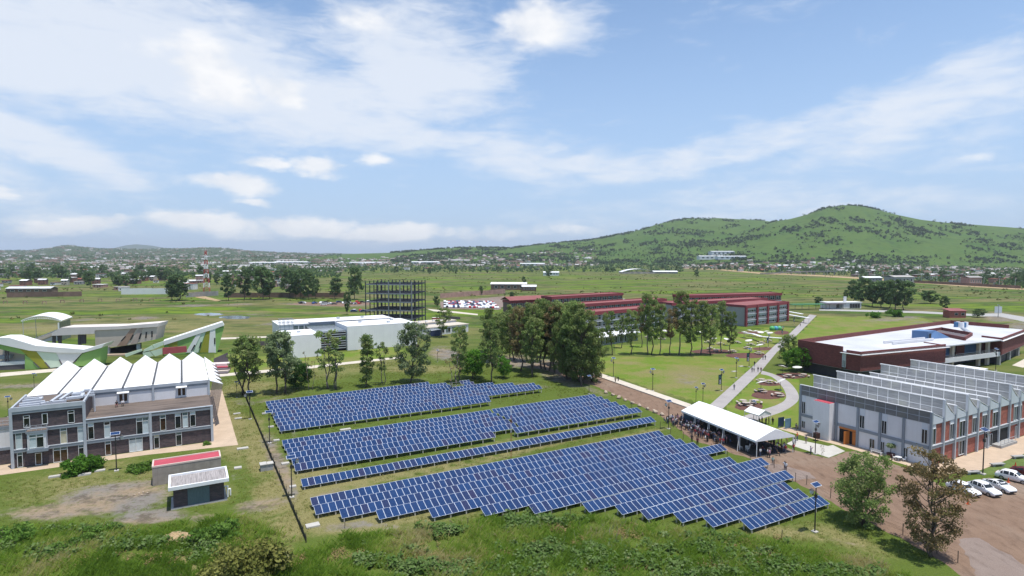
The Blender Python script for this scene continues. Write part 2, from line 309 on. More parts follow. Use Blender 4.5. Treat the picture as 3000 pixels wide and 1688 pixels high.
def ground_mats():
    m, nt, p = mnode('ground'); geo = nt.nodes.new('ShaderNodeNewGeometry'); P = geo.outputs['Position']
    at = nn(nt, 'ShaderNodeAttribute', attribute_name='msk'); sc = nt.nodes.new('ShaderNodeSeparateColor'); lk(nt, at.outputs['Color'], sc.inputs[0])
    fa = nn(nt, 'ShaderNodeAttribute', attribute_name='far')
    n1 = noise(nt, P, .9, 8, .68); n2 = noise(nt, P, .11, 6, .6); n3 = noise(nt, P, .012, 6, .6, (1, 1.0, 1)); n4 = noise(nt, P, 4.5, 5, .7)
    grass = mixc(nt, n2, (.070,.112,.017), (.136,.160,.036)); grass = mixc(nt, ramp(nt, n1, [(.36,(0,0,0)),(.66,(1,1,1))]), grass, (.100,.145,.024))
    grass = mixc(nt, ramp(nt, n4, [(.40,(.55,.55,.55)),(.62,(0,0,0))]), grass, (.050,.074,.015))
    lawn = mixc(nt, n1, (.092,.160,.018), (.150,.205,.032)); lawn = mixc(nt, ramp(nt, n2, [(.42,(0,0,0)),(.62,(.85,.85,.85))]), lawn, (.20,.19,.06))
    dry = mixc(nt, n1, (.185,.165,.065), (.300,.255,.125)); dry = mixc(nt, ramp(nt, n4, [(.38,(.7,.7,.7)),(.6,(0,0,0))]), dry, (.095,.105,.03))
    dirt = mixc(nt, n1, (.195,.145,.095), (.320,.250,.175)); dirt = mixc(nt, ramp(nt, n2, [(.42,(0,0,0)),(.58,(.85,.85,.85))]), dirt, (.190,.178,.165)); dirt = mixc(nt, ramp(nt, noise(nt, P, .32, 7, .72), [(.50,(0,0,0)),(.60,(.8,.8,.8))]), dirt, (.098,.080,.062)); dirt = mixc(nt, ramp(nt, noise(nt, P, 1.7, 6, .7), [(.54,(0,0,0)),(.66,(.75,.75,.75))]), dirt, (.075,.100,.022))
    # open country beyond the campus: strips of pasture, weeds and bare plots
    nf = noise(nt, P, .006, 7, .65, (.55, 1.7, 1)); nf2 = noise(nt, P, .02, 6, .7, (.45, 1.8, 1)); nf3 = noise(nt, P, .07, 5, .7, (.6, 1.3, 1))
    field = ramp(nt, nf, [(.32,(.115,.190,.018)),(.40,(.050,.088,.018)),(.46,(.170,.160,.060)),(.51,(.062,.105,.020)),(.57,(.135,.195,.018)),(.64,(.058,.084,.024)),(.72,(.150,.140,.060))])
    field = mixc(nt, ramp(nt, nf2, [(.53,(0,0,0)),(.62,(.8,.8,.8))]), field, (.185,.150,.080)); field = mixc(nt, ramp(nt, nf3, [(.50,(0,0,0)),(.62,(.75,.75,.75))]), field, (.040,.058,.018))
    def jit(src, k, lo, hi):
        a = nt.nodes.new('ShaderNodeMath'); a.operation = 'MULTIPLY_ADD'; lk(nt, n1, a.inputs[0]); a.inputs[1].default_value = k; lk(nt, src, a.inputs[2])
        b = nt.nodes.new('ShaderNodeMath'); b.operation = 'MULTIPLY_ADD'; lk(nt, n2, b.inputs[0]); b.inputs[1].default_value = k; lk(nt, a.outputs[0], b.inputs[2])
        r = nt.nodes.new('ShaderNodeMapRange'); r.interpolation_type = 'SMOOTHSTEP'; r.inputs[1].default_value = lo+k; r.inputs[2].default_value = hi+k; lk(nt, b.outputs[0], r.inputs[0]); return r.outputs[0]
    c = mixc(nt, fa.outputs['Fac'], grass, field)
    c = mixc(nt, jit(sc.outputs[1], .5, .3, .7), c, lawn); c = mixc(nt, jit(sc.outputs[2], 1.1, .12, .8), c, dry); c = mixc(nt, jit(sc.outputs[0], 1.0, .35, .85), c, dirt)
    lk(nt, c, p.inputs['Base Color']); p.inputs['Roughness'].default_value = 1; p.inputs['Specular IOR Level'].default_value = .1
    b = nt.nodes.new('ShaderNodeBump'); b.inputs['Strength'].default_value = .9; b.inputs['Distance'].default_value = .22; lk(nt, n1, b.inputs['Height']); lk(nt, b.outputs[0], p.inputs['Normal'])
    return m
def make_ground():
    az = np.concatenate([np.linspace(-180,-52,26)[:-1], np.linspace(-52,52,420), np.linspace(52,180,26)[1:-1]]); az = np.radians(az)
    r = 12*1.0165**np.arange(0, 430); r = r[r < 14000]
    A, Q = np.meshgrid(az, r); X = Q*np.sin(A); Y = Q*np.cos(A); n, k = X.shape
    Zg = np.zeros_like(X)
    V = np.stack([X, Y, Zg], -1).reshape(-1, 3); V = np.vstack([V, [[0,0,0]]])
    i = np.arange(n-1)[:, None]*k; j = np.arange(k)[None]; j2 = (j+1) % k
    Fq = np.stack([i+j, i+j2, i+k+j2, i+k+j], -1).reshape(-1, 4)
    c = n*k; t = np.stack([np.arange(k), (np.arange(k)+1) % k, np.full(k, c), np.full(k, c)], -1)
    me = bpy.data.meshes.new('ground'); vv = V.tolist()
    me.from_pydata(vv, [], [tuple(f[::-1]) for f in Fq.tolist()]+[(int(a), int(b), c) for a, b in zip(t[:, 0], t[:, 1])])
    px, py = PX(V); fr = V[:, 1] > 20
    M = np.zeros((len(V), 4), np.float32); M[:, 3] = 1
    M[:, 0] = np.where(fr, mask_ell(px, py, DIRT), 0)
    for Pg in LAWN: M[:, 1] = np.maximum(M[:, 1], np.where(fr & in_poly(px, py, Pg), 1, 0))
    M[:, 2] = np.where(fr, mask_ell(px, py, DRY), 0)*(1-M[:, 1]*.2)
    ca = me.color_attributes.new('msk', 'FLOAT_COLOR', 'POINT'); ca.data.foreach_set('color', M.ravel())
    D = np.hypot(V[:, 0], V[:, 1]); fv = np.clip((D-190)/130, 0, 1).astype(np.float32)
    fa = me.attributes.new('far', 'FLOAT', 'POINT'); fa.data.foreach_set('value', fv)
    me.materials.append(ground_mats()); me.polygons.foreach_set('use_smooth', [True]*len(me.polygons)); me.update()
    tag(link('ground', me), kind='structure')
make_ground()
# ---- hills: ridge lines read off the photograph, each at its own distance
HN = rng.random((64, 64))
def vnoise(x, y):
    xi = np.floor(x).astype(int); yi = np.floor(y).astype(int); fx = x-xi; fy = y-yi; fx = fx*fx*(3-2*fx); fy = fy*fy*(3-2*fy)
    g = lambda a, b: HN[a % 64, b % 64]
    return (g(xi,yi)*(1-fx)+g(xi+1,yi)*fx)*(1-fy)+(g(xi,yi+1)*(1-fx)+g(xi+1,yi+1)*fx)*fy
def fbm(x, y, o=4):
    return sum(vnoise(x*2**k+17*k, y*2**k+5*k)*.5**k for k in range(o))/sum(.5**k for k in range(o))
class Hill:
    def __init__(s, sil, r0, rr, r1, rough, foot=1.0):
        s.sx = [p[0] for p in sil]; s.sy = [p[1] for p in sil]; s.r0, s.rr, s.r1, s.rough, s.foot = r0, rr, r1, rough, foot
    def crest(s, px):
        y = np.interp(px, s.sx, s.sy); b = -(y-844)/F; c, q = math.cos(TH), math.sin(TH)
        return np.maximum(CH+s.rr*(b*c-q)/(c+b*q), -4)
    def z(s, X, Y):
        px, _ = PX(np.stack([X, Y, np.zeros_like(X)], -1)); d = Y; top = s.crest(px)
        t = np.clip((d-s.r0)/(s.rr-s.r0), 0, 1); t2 = np.clip((s.r1-d)/(s.r1-s.rr), 0, 1)
        p = np.where(d < s.rr, (t*t*(3-2*t))**s.foot, t2*t2*(3-2*t2))
        n = (fbm(X/260+9, Y/260+3)-.5)*s.rough*(t*(1-t)*4)*(d < s.rr)
        return -3+(top+3)*p+n*np.clip(top/60, .1, 1)
    def mesh(s, name, x0, x1, mat, na=300, nr=70):
        px = np.linspace(x0, x1, na); d = np.concatenate([np.linspace(s.r0, s.rr, nr), np.linspace(s.rr, s.r1, 14)[1:]])
        a, D = np.meshgrid((px-1500)/F, d); X = a*D*1.0; Y = D; Zz = s.z(X, Y)
        n, k = X.shape; i = np.arange(n-1)[:, None]*k; j = np.arange(k-1)[None]; Fq = np.stack([i+j, i+j+1, i+k+j+1, i+k+j], -1).reshape(-1, 4)
        me = npmesh(name, np.stack([X, Y, Zz], -1).reshape(-1, 3), Fq, mat); me.polygons.foreach_set('use_smooth', [True]*len(me.polygons))
        tag(link(name, me), kind='structure')
SIL_FRONT = [(1700,790),(1990,752),(2100,705),(2200,672),(2268,650),(2310,643),(2362,629),(2404,613),(2435,608),(2467,603),(2519,606),(2561,615),(2624,631),(2694,645),(2764,653),(2868,661),(3000,671),(3300,690),(3900,730)]
SIL_BACK = [(900,750),(1000,745),(1137,741),(1253,731),(1370,725),(1487,727),(1604,715),(1735,703),(1800,690),(1854,680),(1940,655),(2004,643),(2100,641),(2222,648),(2300,655),(2500,680),(2800,730)]
SIL_LEFT = [(-900,745),(-300,738),(0,734),(87,734),(146,727),(180,721),(210,719),(242,724),(291,728),(420,730),(553,728),(597,725),(670,728),(728,735),(816,740),(904,742),(980,749),(1200,752),(1700,752)]
SIL_FAR = [(200,742),(300,734),(335,727),(370,719),(400,716),(440,719),(480,726),(560,733),(700,742),(900,745),(960,741),(1050,744),(1200,748)]
H_FRONT = Hill(SIL_FRONT, 1500, 2700, 4200, 26, 1.25); H_BACK = Hill(SIL_BACK, 1700, 3400, 5200, 26, 1.2)
H_LEFT = Hill(SIL_LEFT, 2600, 5200, 8000, 26, 1.0); H_FAR = Hill(SIL_FAR, 9000, 12500, 13800, 10, 1.0)
def hill_mat(name, a, b, c):
    m, nt, p = mnode(name); geo = nt.nodes.new('ShaderNodeNewGeometry'); P = geo.outputs['Position']
    n1 = noise(nt, P, .006, 7, .62); n2 = noise(nt, P, .035, 6, .7)
    col = ramp(nt, n1, [(.35, a), (.5, b), (.66, a)]); col = mixc(nt, ramp(nt, n2, [(.5,(0,0,0)),(.64,(.8,.8,.8))]), col, c)
    lk(nt, col, p.inputs['Base Color']); p.inputs['Roughness'].default_value = 1; p.inputs['Specular IOR Level'].default_value = .05
    return m
HM = hill_mat('hill_grass', (.058,.112,.022), (.080,.128,.028), (.038,.070,.020)); HL = hill_mat('far_hill_scrub', (.060,.090,.040), (.075,.095,.050), (.035,.055,.03))
H_FRONT.mesh('hill', 1650, 3800, HM); H_BACK.mesh('hill', 880, 2850, HM); H_LEFT.mesh('hill', -900, 1700, HL); H_FAR.mesh('mountain', 150, 1250, HL, 120, 20)
def gz(X, Y):                                   # height of the land
    X = np.asarray(X, float); Y = np.asarray(Y, float); z = np.zeros_like(X)
    for h in (H_FRONT, H_BACK, H_LEFT): z = np.maximum(z, np.where((Y > h.r0) & (Y < h.r1), h.z(X, Y), 0))
    return z
# ---- roads, paths and beds: thin sheets above the ground, with ragged edges where they are unpaved
def ragged(P, step, amp):
    out = []; n = len(P)
    for i in range(n):
        a = np.array(P[i], float); b = np.array(P[(i+1) % n], float); L = np.linalg.norm(b-a); k = max(1, int(L/step))
        for q in range(k):
            p = a+(b-a)*q/k
            if amp: p = p+rng.normal(0, amp, 2)
            out.append(p)
    return out
def sheet(name, pts, mat, z=.004, amp=0, step=1.2, thick=0, px=True):
    P = [G(*p)[:2] for p in pts] if px else [np.array(p[:2], float) for p in pts]
    if amp: P = ragged(P, step, amp)
    b = MB()
    a = sum(P[i][0]*P[(i+1) % len(P)][1]-P[(i+1) % len(P)][0]*P[i][1] for i in range(len(P)))
    if a < 0: P = P[::-1]
    if thick: b.prism([tuple(p) for p in P], 0, thick)
    else: b.poly([(p[0], p[1], z) for p in P])
    return tag(b.build(name, mat), kind='structure')
def soil_mat(name, c1, c2, c3, sc=.35):
    m, nt, p = mnode(name); geo = nt.nodes.new('ShaderNodeNewGeometry'); P = geo.outputs['Position']
    a = noise(nt, P, sc, 7, .65); b = noise(nt, P, sc*.12, 5, .6); f = noise(nt, P, 9, 3, .7)
    c = mixc(nt, a, c1, c2); c = mixc(nt, ramp(nt, b, [(.48,(0,0,0)),(.62,(.85,.85,.85))]), c, c3); c = mixc(nt, ramp(nt, noise(nt, P, .9, 6, .7, (1,.3,1)), [(.5,(0,0,0)),(.68,(.6,.6,.6))]), c, tuple(v*.62 for v in c1)); c = mixc(nt, .45, c, ramp(nt, f, [(.3,(.55,.55,.55)),(.7,(1.35,1.35,1.35))]), 'MULTIPLY')
    lk(nt, c, p.inputs['Base Color']); p.inputs['Roughness'].default_value = 1; p.inputs['Specular IOR Level'].default_value = .15
    bp = nt.nodes.new('ShaderNodeBump'); bp.inputs['Strength'].default_value = .5; bp.inputs['Distance'].default_value = .06; lk(nt, f, bp.inputs['Height']); lk(nt, bp.outputs[0], p.inputs['Normal'])
    return m
M_RED = soil_mat('red_gravel', (.145,.092,.064), (.270,.185,.132), (.255,.195,.150)); M_MULCH = soil_mat('mulch', (.105,.050,.042), (.150,.078,.062), (.12,.06,.05), 1.5)
M_GREYG = soil_mat('grey_gravel', (.200,.150,.126), (.262,.212,.185), (.20,.145,.12)); M_TAN = soil_mat('tan_earth', (.30,.215,.12), (.46,.34,.20), (.38,.27,.16), .8)
M_PROM = pm('promenade_concrete', (.33,.305,.295), .9, .14, .25, bump=.2); M_CREAM = pm('cream_concrete', (.54,.48,.40), .9, .12, .4, bump=.15); M_WALK = pm('tan_walkway', (.47,.36,.26), .9, .16, .35, bump=.15, streak=0)
M_SLAB = pm('white_slab', (.46,.44,.40), .85, .12, .5); M_CONC = pm('grey_concrete', (.36,.35,.335), .9, .2, 1.2, bump=.2, streak=.35)
sheet('dirt_road', [(1560,1070),(1640,1058),(1720,1080),(1762,1104),(1860,1140),(2018,1197),(2150,1250),(2290,1310),(2428,1343),(2475,1324),(2500,1320),(2600,1352),(2700,1390),(2755,1420),(2778,1448),(2830,1440),(2930,1412),(3010,1385),
  (3120,1400),(3300,1600),(3050,1720),(2840,1700),(2760,1648),(2660,1590),(2560,1535),(2470,1492),(2390,1442),(2330,1412),(2262,1382),(2210,1350),(2125,1322),(2040,1292),(1994,1264),(1960,1232),(1900,1201),(1850,1178),(1800,1154),(1750,1134),(1690,1116),(1640,1100)], M_RED, .004, .22)
sheet('gravel_patch', [(2222,1350),(2290,1362),(2370,1385),(2390,1402),(2330,1408),(2262,1395),(2222,1372)], M_GREYG, .008, .16, .8)
sheet('gravel_patch', [(2805,1580),(2860,1575),(2930,1610),(3010,1660),(3040,1720),(2880,1720),(2850,1660)], M_GREYG, .008, .16, .8)
sheet('promenade', [(2060,1204),(2081,1185),(2203,1076),(2270,1012),(2308,982.7),(2372,921.5),(2392.4,924.4),(2334,982.7),(2276,1032),(2228,1090),(2121.7,1193.7),(2104,1210)], M_PROM, .016)
inner = [(2229,1096),(2261.5,1105),(2287.7,1128),(2302,1154.5),(2299.4,1172),(2276,1186.5),(2232.4,1201),(2180,1218.6),(2150,1229)]
outer = [(2232,1086),(2270,1097.7),(2308,1116.7),(2334.3,1145.8),(2340,1169),(2325.5,1186.5),(2290.6,1207),(2232,1227),(2190,1243)]
def smooth(P, k=6):
    P = [np.array(p, float) for p in P]; out = []
    for i in range(len(P)-1):
        a, b, c, d = P[max(i-1,0)], P[i], P[i+1], P[min(i+2,len(P)-1)]
        for q in range(k):
            t = q/k; out.append(.5*((2*b)+(c-a)*t+(2*a-5*b+4*c-d)*t*t+(3*b-a-3*c+d)*t**3))
    return out+[P[-1]]
sheet('curved_path', smooth(inner)+smooth(outer)[::-1], M_PROM, .012)
sheet('pavement', [(1730,1097),(1746,1103),(2014,1196.6),(2025.6,1188),(1768,1099),(1748,1092)], M_CREAM, thick=.28)
sheet('pavement', [(2303.6,1300),(2331.7,1287),(2425.6,1307),(2440,1304),(2476,1322),(2428,1341)], M_SLAB, .012)
def ell_px(cx, cy, rx, ry, n=26): return [(cx+rx*math.cos(2*math.pi*i/n), cy+ry*math.sin(2*math.pi*i/n)) for i in range(n)]
for e in ((2252,1157,50,13),(2194,1191,42,13),(2318,1101,48,9),(2258,1125,36,6),(2085,1030,60,7),(2190,1042,66,8),(2240,1022,34,5),(2200,975,40,4),(2290,975,22,6)): sheet('mulch_bed', ell_px(*e), M_MULCH, .008, .12, .8)
sheet('footpath', [(560,1103),(880,1075),(1120,1050),(1180,1045),(1180,1049),(1120,1056),(880,1083),(560,1111)], M_CREAM, .008)
sheet('footpath', [(640,990),(790,985),(790,989),(640,995)], M_CREAM, .008)
sheet('footpath', [(1250,905),(1330,912),(1400,920),(1400,924),(1330,917),(1270,912)], M_CREAM, .008)
sheet('footpath', [(0,1093),(160,1080),(330,1070),(330,1078),(160,1089),(0,1104)], M_CREAM, .008)
sheet('far_road', [(540,860),(575,872),(630,882),(650,881),(600,868),(548,857)], M_TAN, .06)
sheet('car_park', [(880,886),(1080,884),(1090,893),(1000,898),(840,893)], M_RED, .02, .5, 4)
sheet('car_park', [(1290,884),(1480,868),(1490,890),(1460,908),(1290,904)], M_GREYG, .02, .5, 4)
sheet('far_road', [(2000,784),(2100,788),(2230,799),(2400,806),(2600,818),(2800,833),(3020,846),(3020,851),(2800,838),(2600,823),(2400,810),(2230,803),(2100,791),(2000,787)], M_TAN, .1)
sheet('service_road', [(2400,905),(2520,908),(2700,912),(2850,920),(2935,918),(3010,930),(3010,945),(2930,928),(2850,926),(2700,918),(2520,913),(2400,910)], M_CONC, .03)
# standing water in the meadow
M_WATER = pm('pond_water', (.16,.19,.22), .12, .2, .2)
sheet('pond', ell_px(612,921,42,4), M_WATER, .02, .6, 2); sheet('pond', ell_px(690,930,46,5), M_WATER, .02, .7, 2)
# spoil heap of tan earth near the huts
def mound(name, c, rx, ry, h, mat, label):
    b = MB(); n, k = 28, 9; vs = []; g = G(*c)
    for j in range(k+1):
        for i in range(n):
            a = 2*math.pi*i/n; q = 1-j/k; w = 1+.13*math.sin(3*a+1)+.08*math.sin(7*a)
            vs.append((rx*q*w*math.cos(a), ry*q*w*math.sin(a), h*(1-q*q)**1.4*(.8+.4*rng.random()) if j else -.05))
    b.add(vs, [(j*n+i, j*n+(i+1)%n, (j+1)*n+(i+1)%n, (j+1)*n+i) for j in range(k) for i in range(n)])
    tag(b.build(name, mat, None, (g[0], g[1], 0), 0, True), label, 'mound')
mound('earth_mound', (520,1582), 3.0, 2.2, .9, M_TAN, 'low heap of dry tan earth among the green weeds')
# ================================================================== BUILDINGS
GD = glass_mat('glass_dark', (.018,.022,.024)); GB = glass_mat('glass_blind', (.52,.58,.60), .18, .12); GM = glass_mat('glass_mid', (.13,.17,.17), .1, .3); GC = glass_mat('glass_curtain', (.50,.45,.33), .3, .2); GW = glass_mat('glass_brown', (.06,.035,.022), .1, .5)
M_WFR = pm('window_frame', (.62,.63,.63), .5, .08); M_GREY = pm('grey_steel', (.24,.27,.31), .5, .12, .6, streak=.15); M_GREYL = pm('light_grey_steel', (.42,.45,.49), .5, .1, .6)
M_WHITE = pm('white_wall', (.70,.69,.70), .8, .07, .4, streak=.22, dirt=(.45,.43,.40)); M_WROOF = pm('white_roof', (.79,.79,.79), .55, .11, .22, streak=.18, dirt=(.58,.57,.55), bump=.08, bscale=2)
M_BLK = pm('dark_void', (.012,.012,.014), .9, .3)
BK = [GD, GB, GM, GC, GW]
def window(par, a0, a1, z0, z1, pos, axis='s', cols=1, tr=.25, kinds=(0,), fw=.07, dep=.1, name='window', out=-1, sub=True):
    """frame bars proud of the wall, one pane object behind each light; par's local axes; out = side the wall faces"""
    f = MB(); d0, d1 = sorted((pos, pos+out*dep)); q0, q1 = sorted((pos+out*.01, pos+out*.035))
    def bx(b, x0, x1, h0, h1, e0, e1):
        if axis == 's': b.box(x0, x1, e0, e1, h0, h1)
        else: b.box(e0, e1, x0, x1, h0, h1)
    bx(f, a0, a1, z0, z0+fw, d0, d1); bx(f, a0, a1, z1-fw, z1, d0, d1); bx(f, a0, a0+fw, z0+fw, z1-fw, d0, d1); bx(f, a1-fw, a1, z0+fw, z1-fw, d0, d1)
    zt = z1-(z1-z0)*tr if tr else z1-fw; w = (a1-a0)/cols
    if tr: bx(f, a0+fw, a1-fw, zt-fw/2, zt+fw/2, d0, d1)
    for i in range(1, cols):
        for h0, h1 in (((z0+fw, zt-fw/2), (zt+fw/2, z1-fw)) if tr else ((z0+fw, z1-fw),)): bx(f, a0+i*w-fw/2, a0+i*w+fw/2, h0, h1, d0, d1)
    wo = f.build(name, M_WFR, par)
    n = 0
    for i in range(cols):
        for h0, h1, up in (((z0, zt, 0), (zt, z1, 1)) if tr else ((z0, z1, 0),)):
            k = kinds[n % len(kinds)]; n += 1; b = MB(); bx(b, a0+i*w+.02, a0+(i+1)*w-.02, h0+.02, h1-.02, q0, q1); b.build('pane', BK[k], wo)
    return wo
def rect(fr, r, t=0, plane='s'):
    f = fr.ht if plane == 's' else fr.hs
    a, z1 = f(r[0], r[1], t); b, z0 = f(r[2], r[3], t); return min(a,b), max(a,b), min(z0,z1), max(z0,z1)
# ---------------------------------------------------------------- left building: dark brick, folded white roof
M_DBRICK = brick_mat('dark_brick', (.105,.075,.080), (.060,.052,.060), (.10,.09,.09), 1, .42, .14)
M_TERR = pm('terrace_tile', (.145,.112,.092), .9, .6, .5, bump=.3, stretch=(.35,2.4,1)); M_DUCT = pm('duct_metal', (.62,.65,.70), .35, .1, 1, .3); M_REDROOF = pm('red_roof_paint', (.42,.060,.085), .7, .12, .4)
LB = Fr(G(38,1374), 29.1); SL = 31.2
lb = thing('academic_building', 'three storey dark brick building with folded white roof and grey steel frame', 'building', (*LB.o, 0), LB.a)
b = MB()
b.box(0, SL, .25, 11.5, 0, 6.9); b.box(0, 10.5, .25, 11.5, 6.9, 10.2)
b.build('wall', M_DBRICK, lb)
b = MB(); b.box(10.5, SL, 0, 11.5, 6.95, 7.06); b.build('terrace_floor', M_TERR, lb)
b = MB()
for s in (0, 10.45, 20.72, SL): MB().box(s-.22, s+.22, -.06, .42, 0, 7.3 if s > 11 else 10.6).build('column', M_GREYL, lb)
for s in (20.9, SL): MB().box(s-.2, s+.2, 11.2, 11.55, 7.06, 10.4).build('column', M_GREYL, lb)
def beam(s0, s1, z, h=.62):
    k = MB(); k.box(s0, s1, .02, .5, z-h, z-.12, 0); k.box(s0, s1, -.03, .5, z-.12, z, 1); k.build('floor_beam', [M_GREY, M_GREYL], lb)
for a, c in ((.22,10.23),(10.67,20.5),(20.94,SL-.22)):
    beam(a, c, 3.32); beam(a, c, 6.75 if c < 11 else 7.25, .62 if c < 11 else .75)
beam(.22, 10.23, 10.1, .55)
b = MB(); b.box(0, 10.5, -.02, .3, 10.1, 10.75); b.box(0, .3, .3, 11.5, 10.1, 10.75); b.box(10.2, 10.5, .3, 11.5, 10.1, 10.6); b.build('parapet', M_GREYL, lb)
b = MB(); b.box(.3, 10.2, .3, 11.5, 10.15, 10.24); b.build('flat_roof', M_TERR, lb)
b = MB(); b.box(10.5, SL, 11.5, 41.5, 6.9, 9.35); b.box(0, 10.5, 11.5, 41.5, 0, 9.35); b.box(10.5, SL-.4, 12, 41.5, 0, 6.9); b.build('upper_wall', M_WHITE, lb)
b = MB(); b.box(-.1, SL+.15, 11.3, 11.75, 9.75, 10.32); b.build('eave_beam', M_GREYL, lb); b = MB(); b.box(10.6, SL-.3, 11.38, 11.7, 9.35, 9.75); b.build('shadow_gap', M_GREY, lb)
# folded roof: straight eave in front, valleys and ridges opening towards the back
TB = 42.0; FS = [-.1+(SL+.25)*i/6 for i in range(7)]
for i in range(6):
    a, c = FS[i], FS[i+1]; mid = (a+c)/2; k = MB(); ZV, ZR = 10.15, 12.2
    f0, f1 = (a+.16, 11.3, 10.36), (c-.16, 11.3, 10.36); b0, b1, r = (a+.16, TB, ZV), (c-.16, TB, ZV), (mid, TB, ZR); fm = (mid, 11.3, 10.37)
    for tri in ((f0, fm, r), (fm, f1, r), (f0, r, b0), (f1, b1, r)): k.slab(tri, (0, 0, -.12))
    k.build('roof_fold', M_WROOF, lb)
    if i:
        g = MB(); g.slab([(a-.2, 11.2, 10.40), (a+.2, 11.2, 10.40), (a+.2, TB+.1, ZV+.06), (a-.2, TB+.1, ZV+.06)], (0,0,-.1)); g.build('gutter', pm('dark_gutter', (.06,.062,.066), .7, .2), lb)
    g = MB(); g.slab([(a, TB-.5, 0), (c, TB-.5, 0), (c, TB-.5, ZV), (mid, TB-.5, ZR-.2), (a, TB-.5, ZV)], (0,-.3,0)); g.build('gable_wall', M_WHITE, lb)
for i in range(6):                              # fins and leaning screen on the right flank
    t0 = 11.6+i*5.0; g = MB(); g.slab([(SL+.1, t0, 10.2-.02*i), (SL+.1, t0+3.8, 10.9), (34.0-.05*i, t0+.1, 9.15)], (0,0,-.14)); g.build('roof_fin', M_WROOF, lb)
M_SCREEN = pm('rust_screen', (.23,.19,.18), .8, .25, 2)
g = MB()
for i in range(24): t = 11.6+i*1.25; g.bar((32.2, t, .05), (33.9, t, 9.0), .06, .06)
for z in np.arange(.4, 9.1, .55): q = 32.2+1.7*z/9; g.bar((q, 11.5, z), (q, 41, z), .05, .05)
g.build('leaning_screen', M_SCREEN, lb)
g = MB(); g.slab([(SL+.02, 11.7, .2), (SL+.02, 41, .2), (SL+.02, 41, 9.3), (SL+.02, 11.7, 9.3)], (.12,0,0)); g.build('side_wall', M_GREY, lb)
W3 = [((66.8,1218.8,88,1253),1,(0,0)),((197.4,1204.4,218.6,1238.6),1,(0,0))]
W2 = [((43.3,1267.4,66,1316),1,(1,2)),((174.6,1253.8,197.4,1299.3),1,(3,2)),((226,1249,246.7,1293),1,(1,1)),((256,1241.6,276,1287),1,(0,1)),((303.7,1237,324,1282),1,(1,0)),((398.3,1225.7,437,1270.5),2,(0,2,1,2)),
      ((468,1217,487,1261),1,(4,2)),((512,1211,531,1255),1,(0,1)),((534,1209,551.7,1252),1,(1,2)),((556,1207,573.7,1249),1,(0,1))]
W1 = [((48.6,1327,67.6,1372),1,(0,2)),((154,1311.5,199.7,1358.5),2,(4,2,4,2)),((228.5,1305,247,1342),1,(0,2)),((306.7,1293,326.5,1338),1,(4,2)),((377,1282,419,1327),2,(1,2)),((450,1274,468,1316),1,(0,3)),((514.5,1266.7,533.4,1307),1,(0,2))]
for r, c, k in W3+W2+W1:
    s0, s1, z0, z1 = rect(LB, r, 0); window(lb, s0, s1, max(z0,.05), z1, .25, 's', c, .22, k, .08, .14)
for r in ((101.7,1329,123.7,1366),(121.5,1212.8,140.4,1242.4)):
    s0, s1, z0, z1 = rect(LB, r, 0); window(lb, s0, s1, max(z0,.05), z1, .25, 's', 1, 0, (4 if z0 < 2 else 0,), .1, .14, name='glazed_door')
# projecting bay with balcony
s0, s1 = LB.ht(84,1290)[0], LB.ht(139,1285)[0]
b = MB(); b.box(s0, s1, -1.15, .25, 3.3, 6.2); b.build('bay_box', M_WHITE, lb)
MB().box(s0-.15, s1+.2, -1.35, .0, 6.2, 6.55).build('bay_slab', M_GREY, lb); MB().box(s0-.1, s1+.25, -1.3, .0, 2.75, 3.3).build('bay_slab', M_GREY, lb)
b = MB(); b.box(s0-.1, s1+.15, -1.3, .0, 6.55, 6.6); b.build('balcony_floor', M_TERR, lb)
window(lb, s0+.25, s1-.3, 3.5, 5.95, -1.15, 's', 2, .22, (1,2,0,2), .08, .12)
b = MB()
for z in (6.95, 7.25, 7.55): b.bar((s0-.1, -1.25, z), (s1+.15, -1.25, z), .04, .04); b.bar((s1+.15, -1.25, z), (s1+.15, 0, z), .04, .04); b.bar((s0-.1, -1.25, z), (s0-.1, 0, z), .04, .04)
for s in np.linspace(s0-.1, s1+.15, 5): b.bar((s, -1.25, 6.6), (s, -1.25, 7.55), .04, .04)
b.build('railing', M_GREYL, lb)
# attic windows on the terrace wall
for xa, ya, xb, yb in ((345,1157,378,1182),(517,1137,547,1163)):
    a0, z1 = LB.ht(xa, ya, 11.5); a1, _ = LB.ht(xb, yb, 11.5)
    window(lb, a0, a1, 7.3, 9.3, 11.5, 's', 2, 0, (4,4), .25, .18); k = MB(); k.slab([(a0-.1,11.45,9.5),(a1+.1,11.45,9.5),(a1+.1,10.7,9.3),(a0-.1,10.7,9.3)], (0,0,.08)); k.build('window_hood', M_WROOF, lb)
# ventilation ducts on the flat roof
DU = [[(1.0,1.4),(3.9,1.5),(4.6,2.4),(7.6,2.4)],[(.8,2.6),(4.4,3.0)],[(.9,4.4),(3.4,4.6),(3.4,6.2),(.8,6.4)],[(5.2,2.0),(6.0,8.6)],[(6.6,3.2),(7.4,9.6)],[(7.4,3.2),(9.7,3.4),(9.7,6.4),(7.9,6.5)],[(7.6,5.0),(10.4,5.2)],[(7.9,8.0),(9.2,8.2),(9.3,10.2),(10.3,10.3)]]
for n, path in enumerate(DU):
    b = MB(); z = 10.6+.13*(n % 3)
    for p, q in zip(path, path[1:]): b.bar((*p, z), (*q, z), .5, .42)
    b.build('duct', M_DUCT, lb)
for i in range(3):
    b = MB(); b.tube((10.75+.28*i, 10.2-1.7*i, 7.1), (10.75+.28*i, 10.2-1.7*i, 10.4-.1*i), .16, n=8); b.bar((10.0, 10.2-1.7*i, 10.5-.1*i), (10.9+.28*i, 10.2-1.7*i, 10.5-.1*i), .3, .3); b.build('duct', M_DUCT, lb)
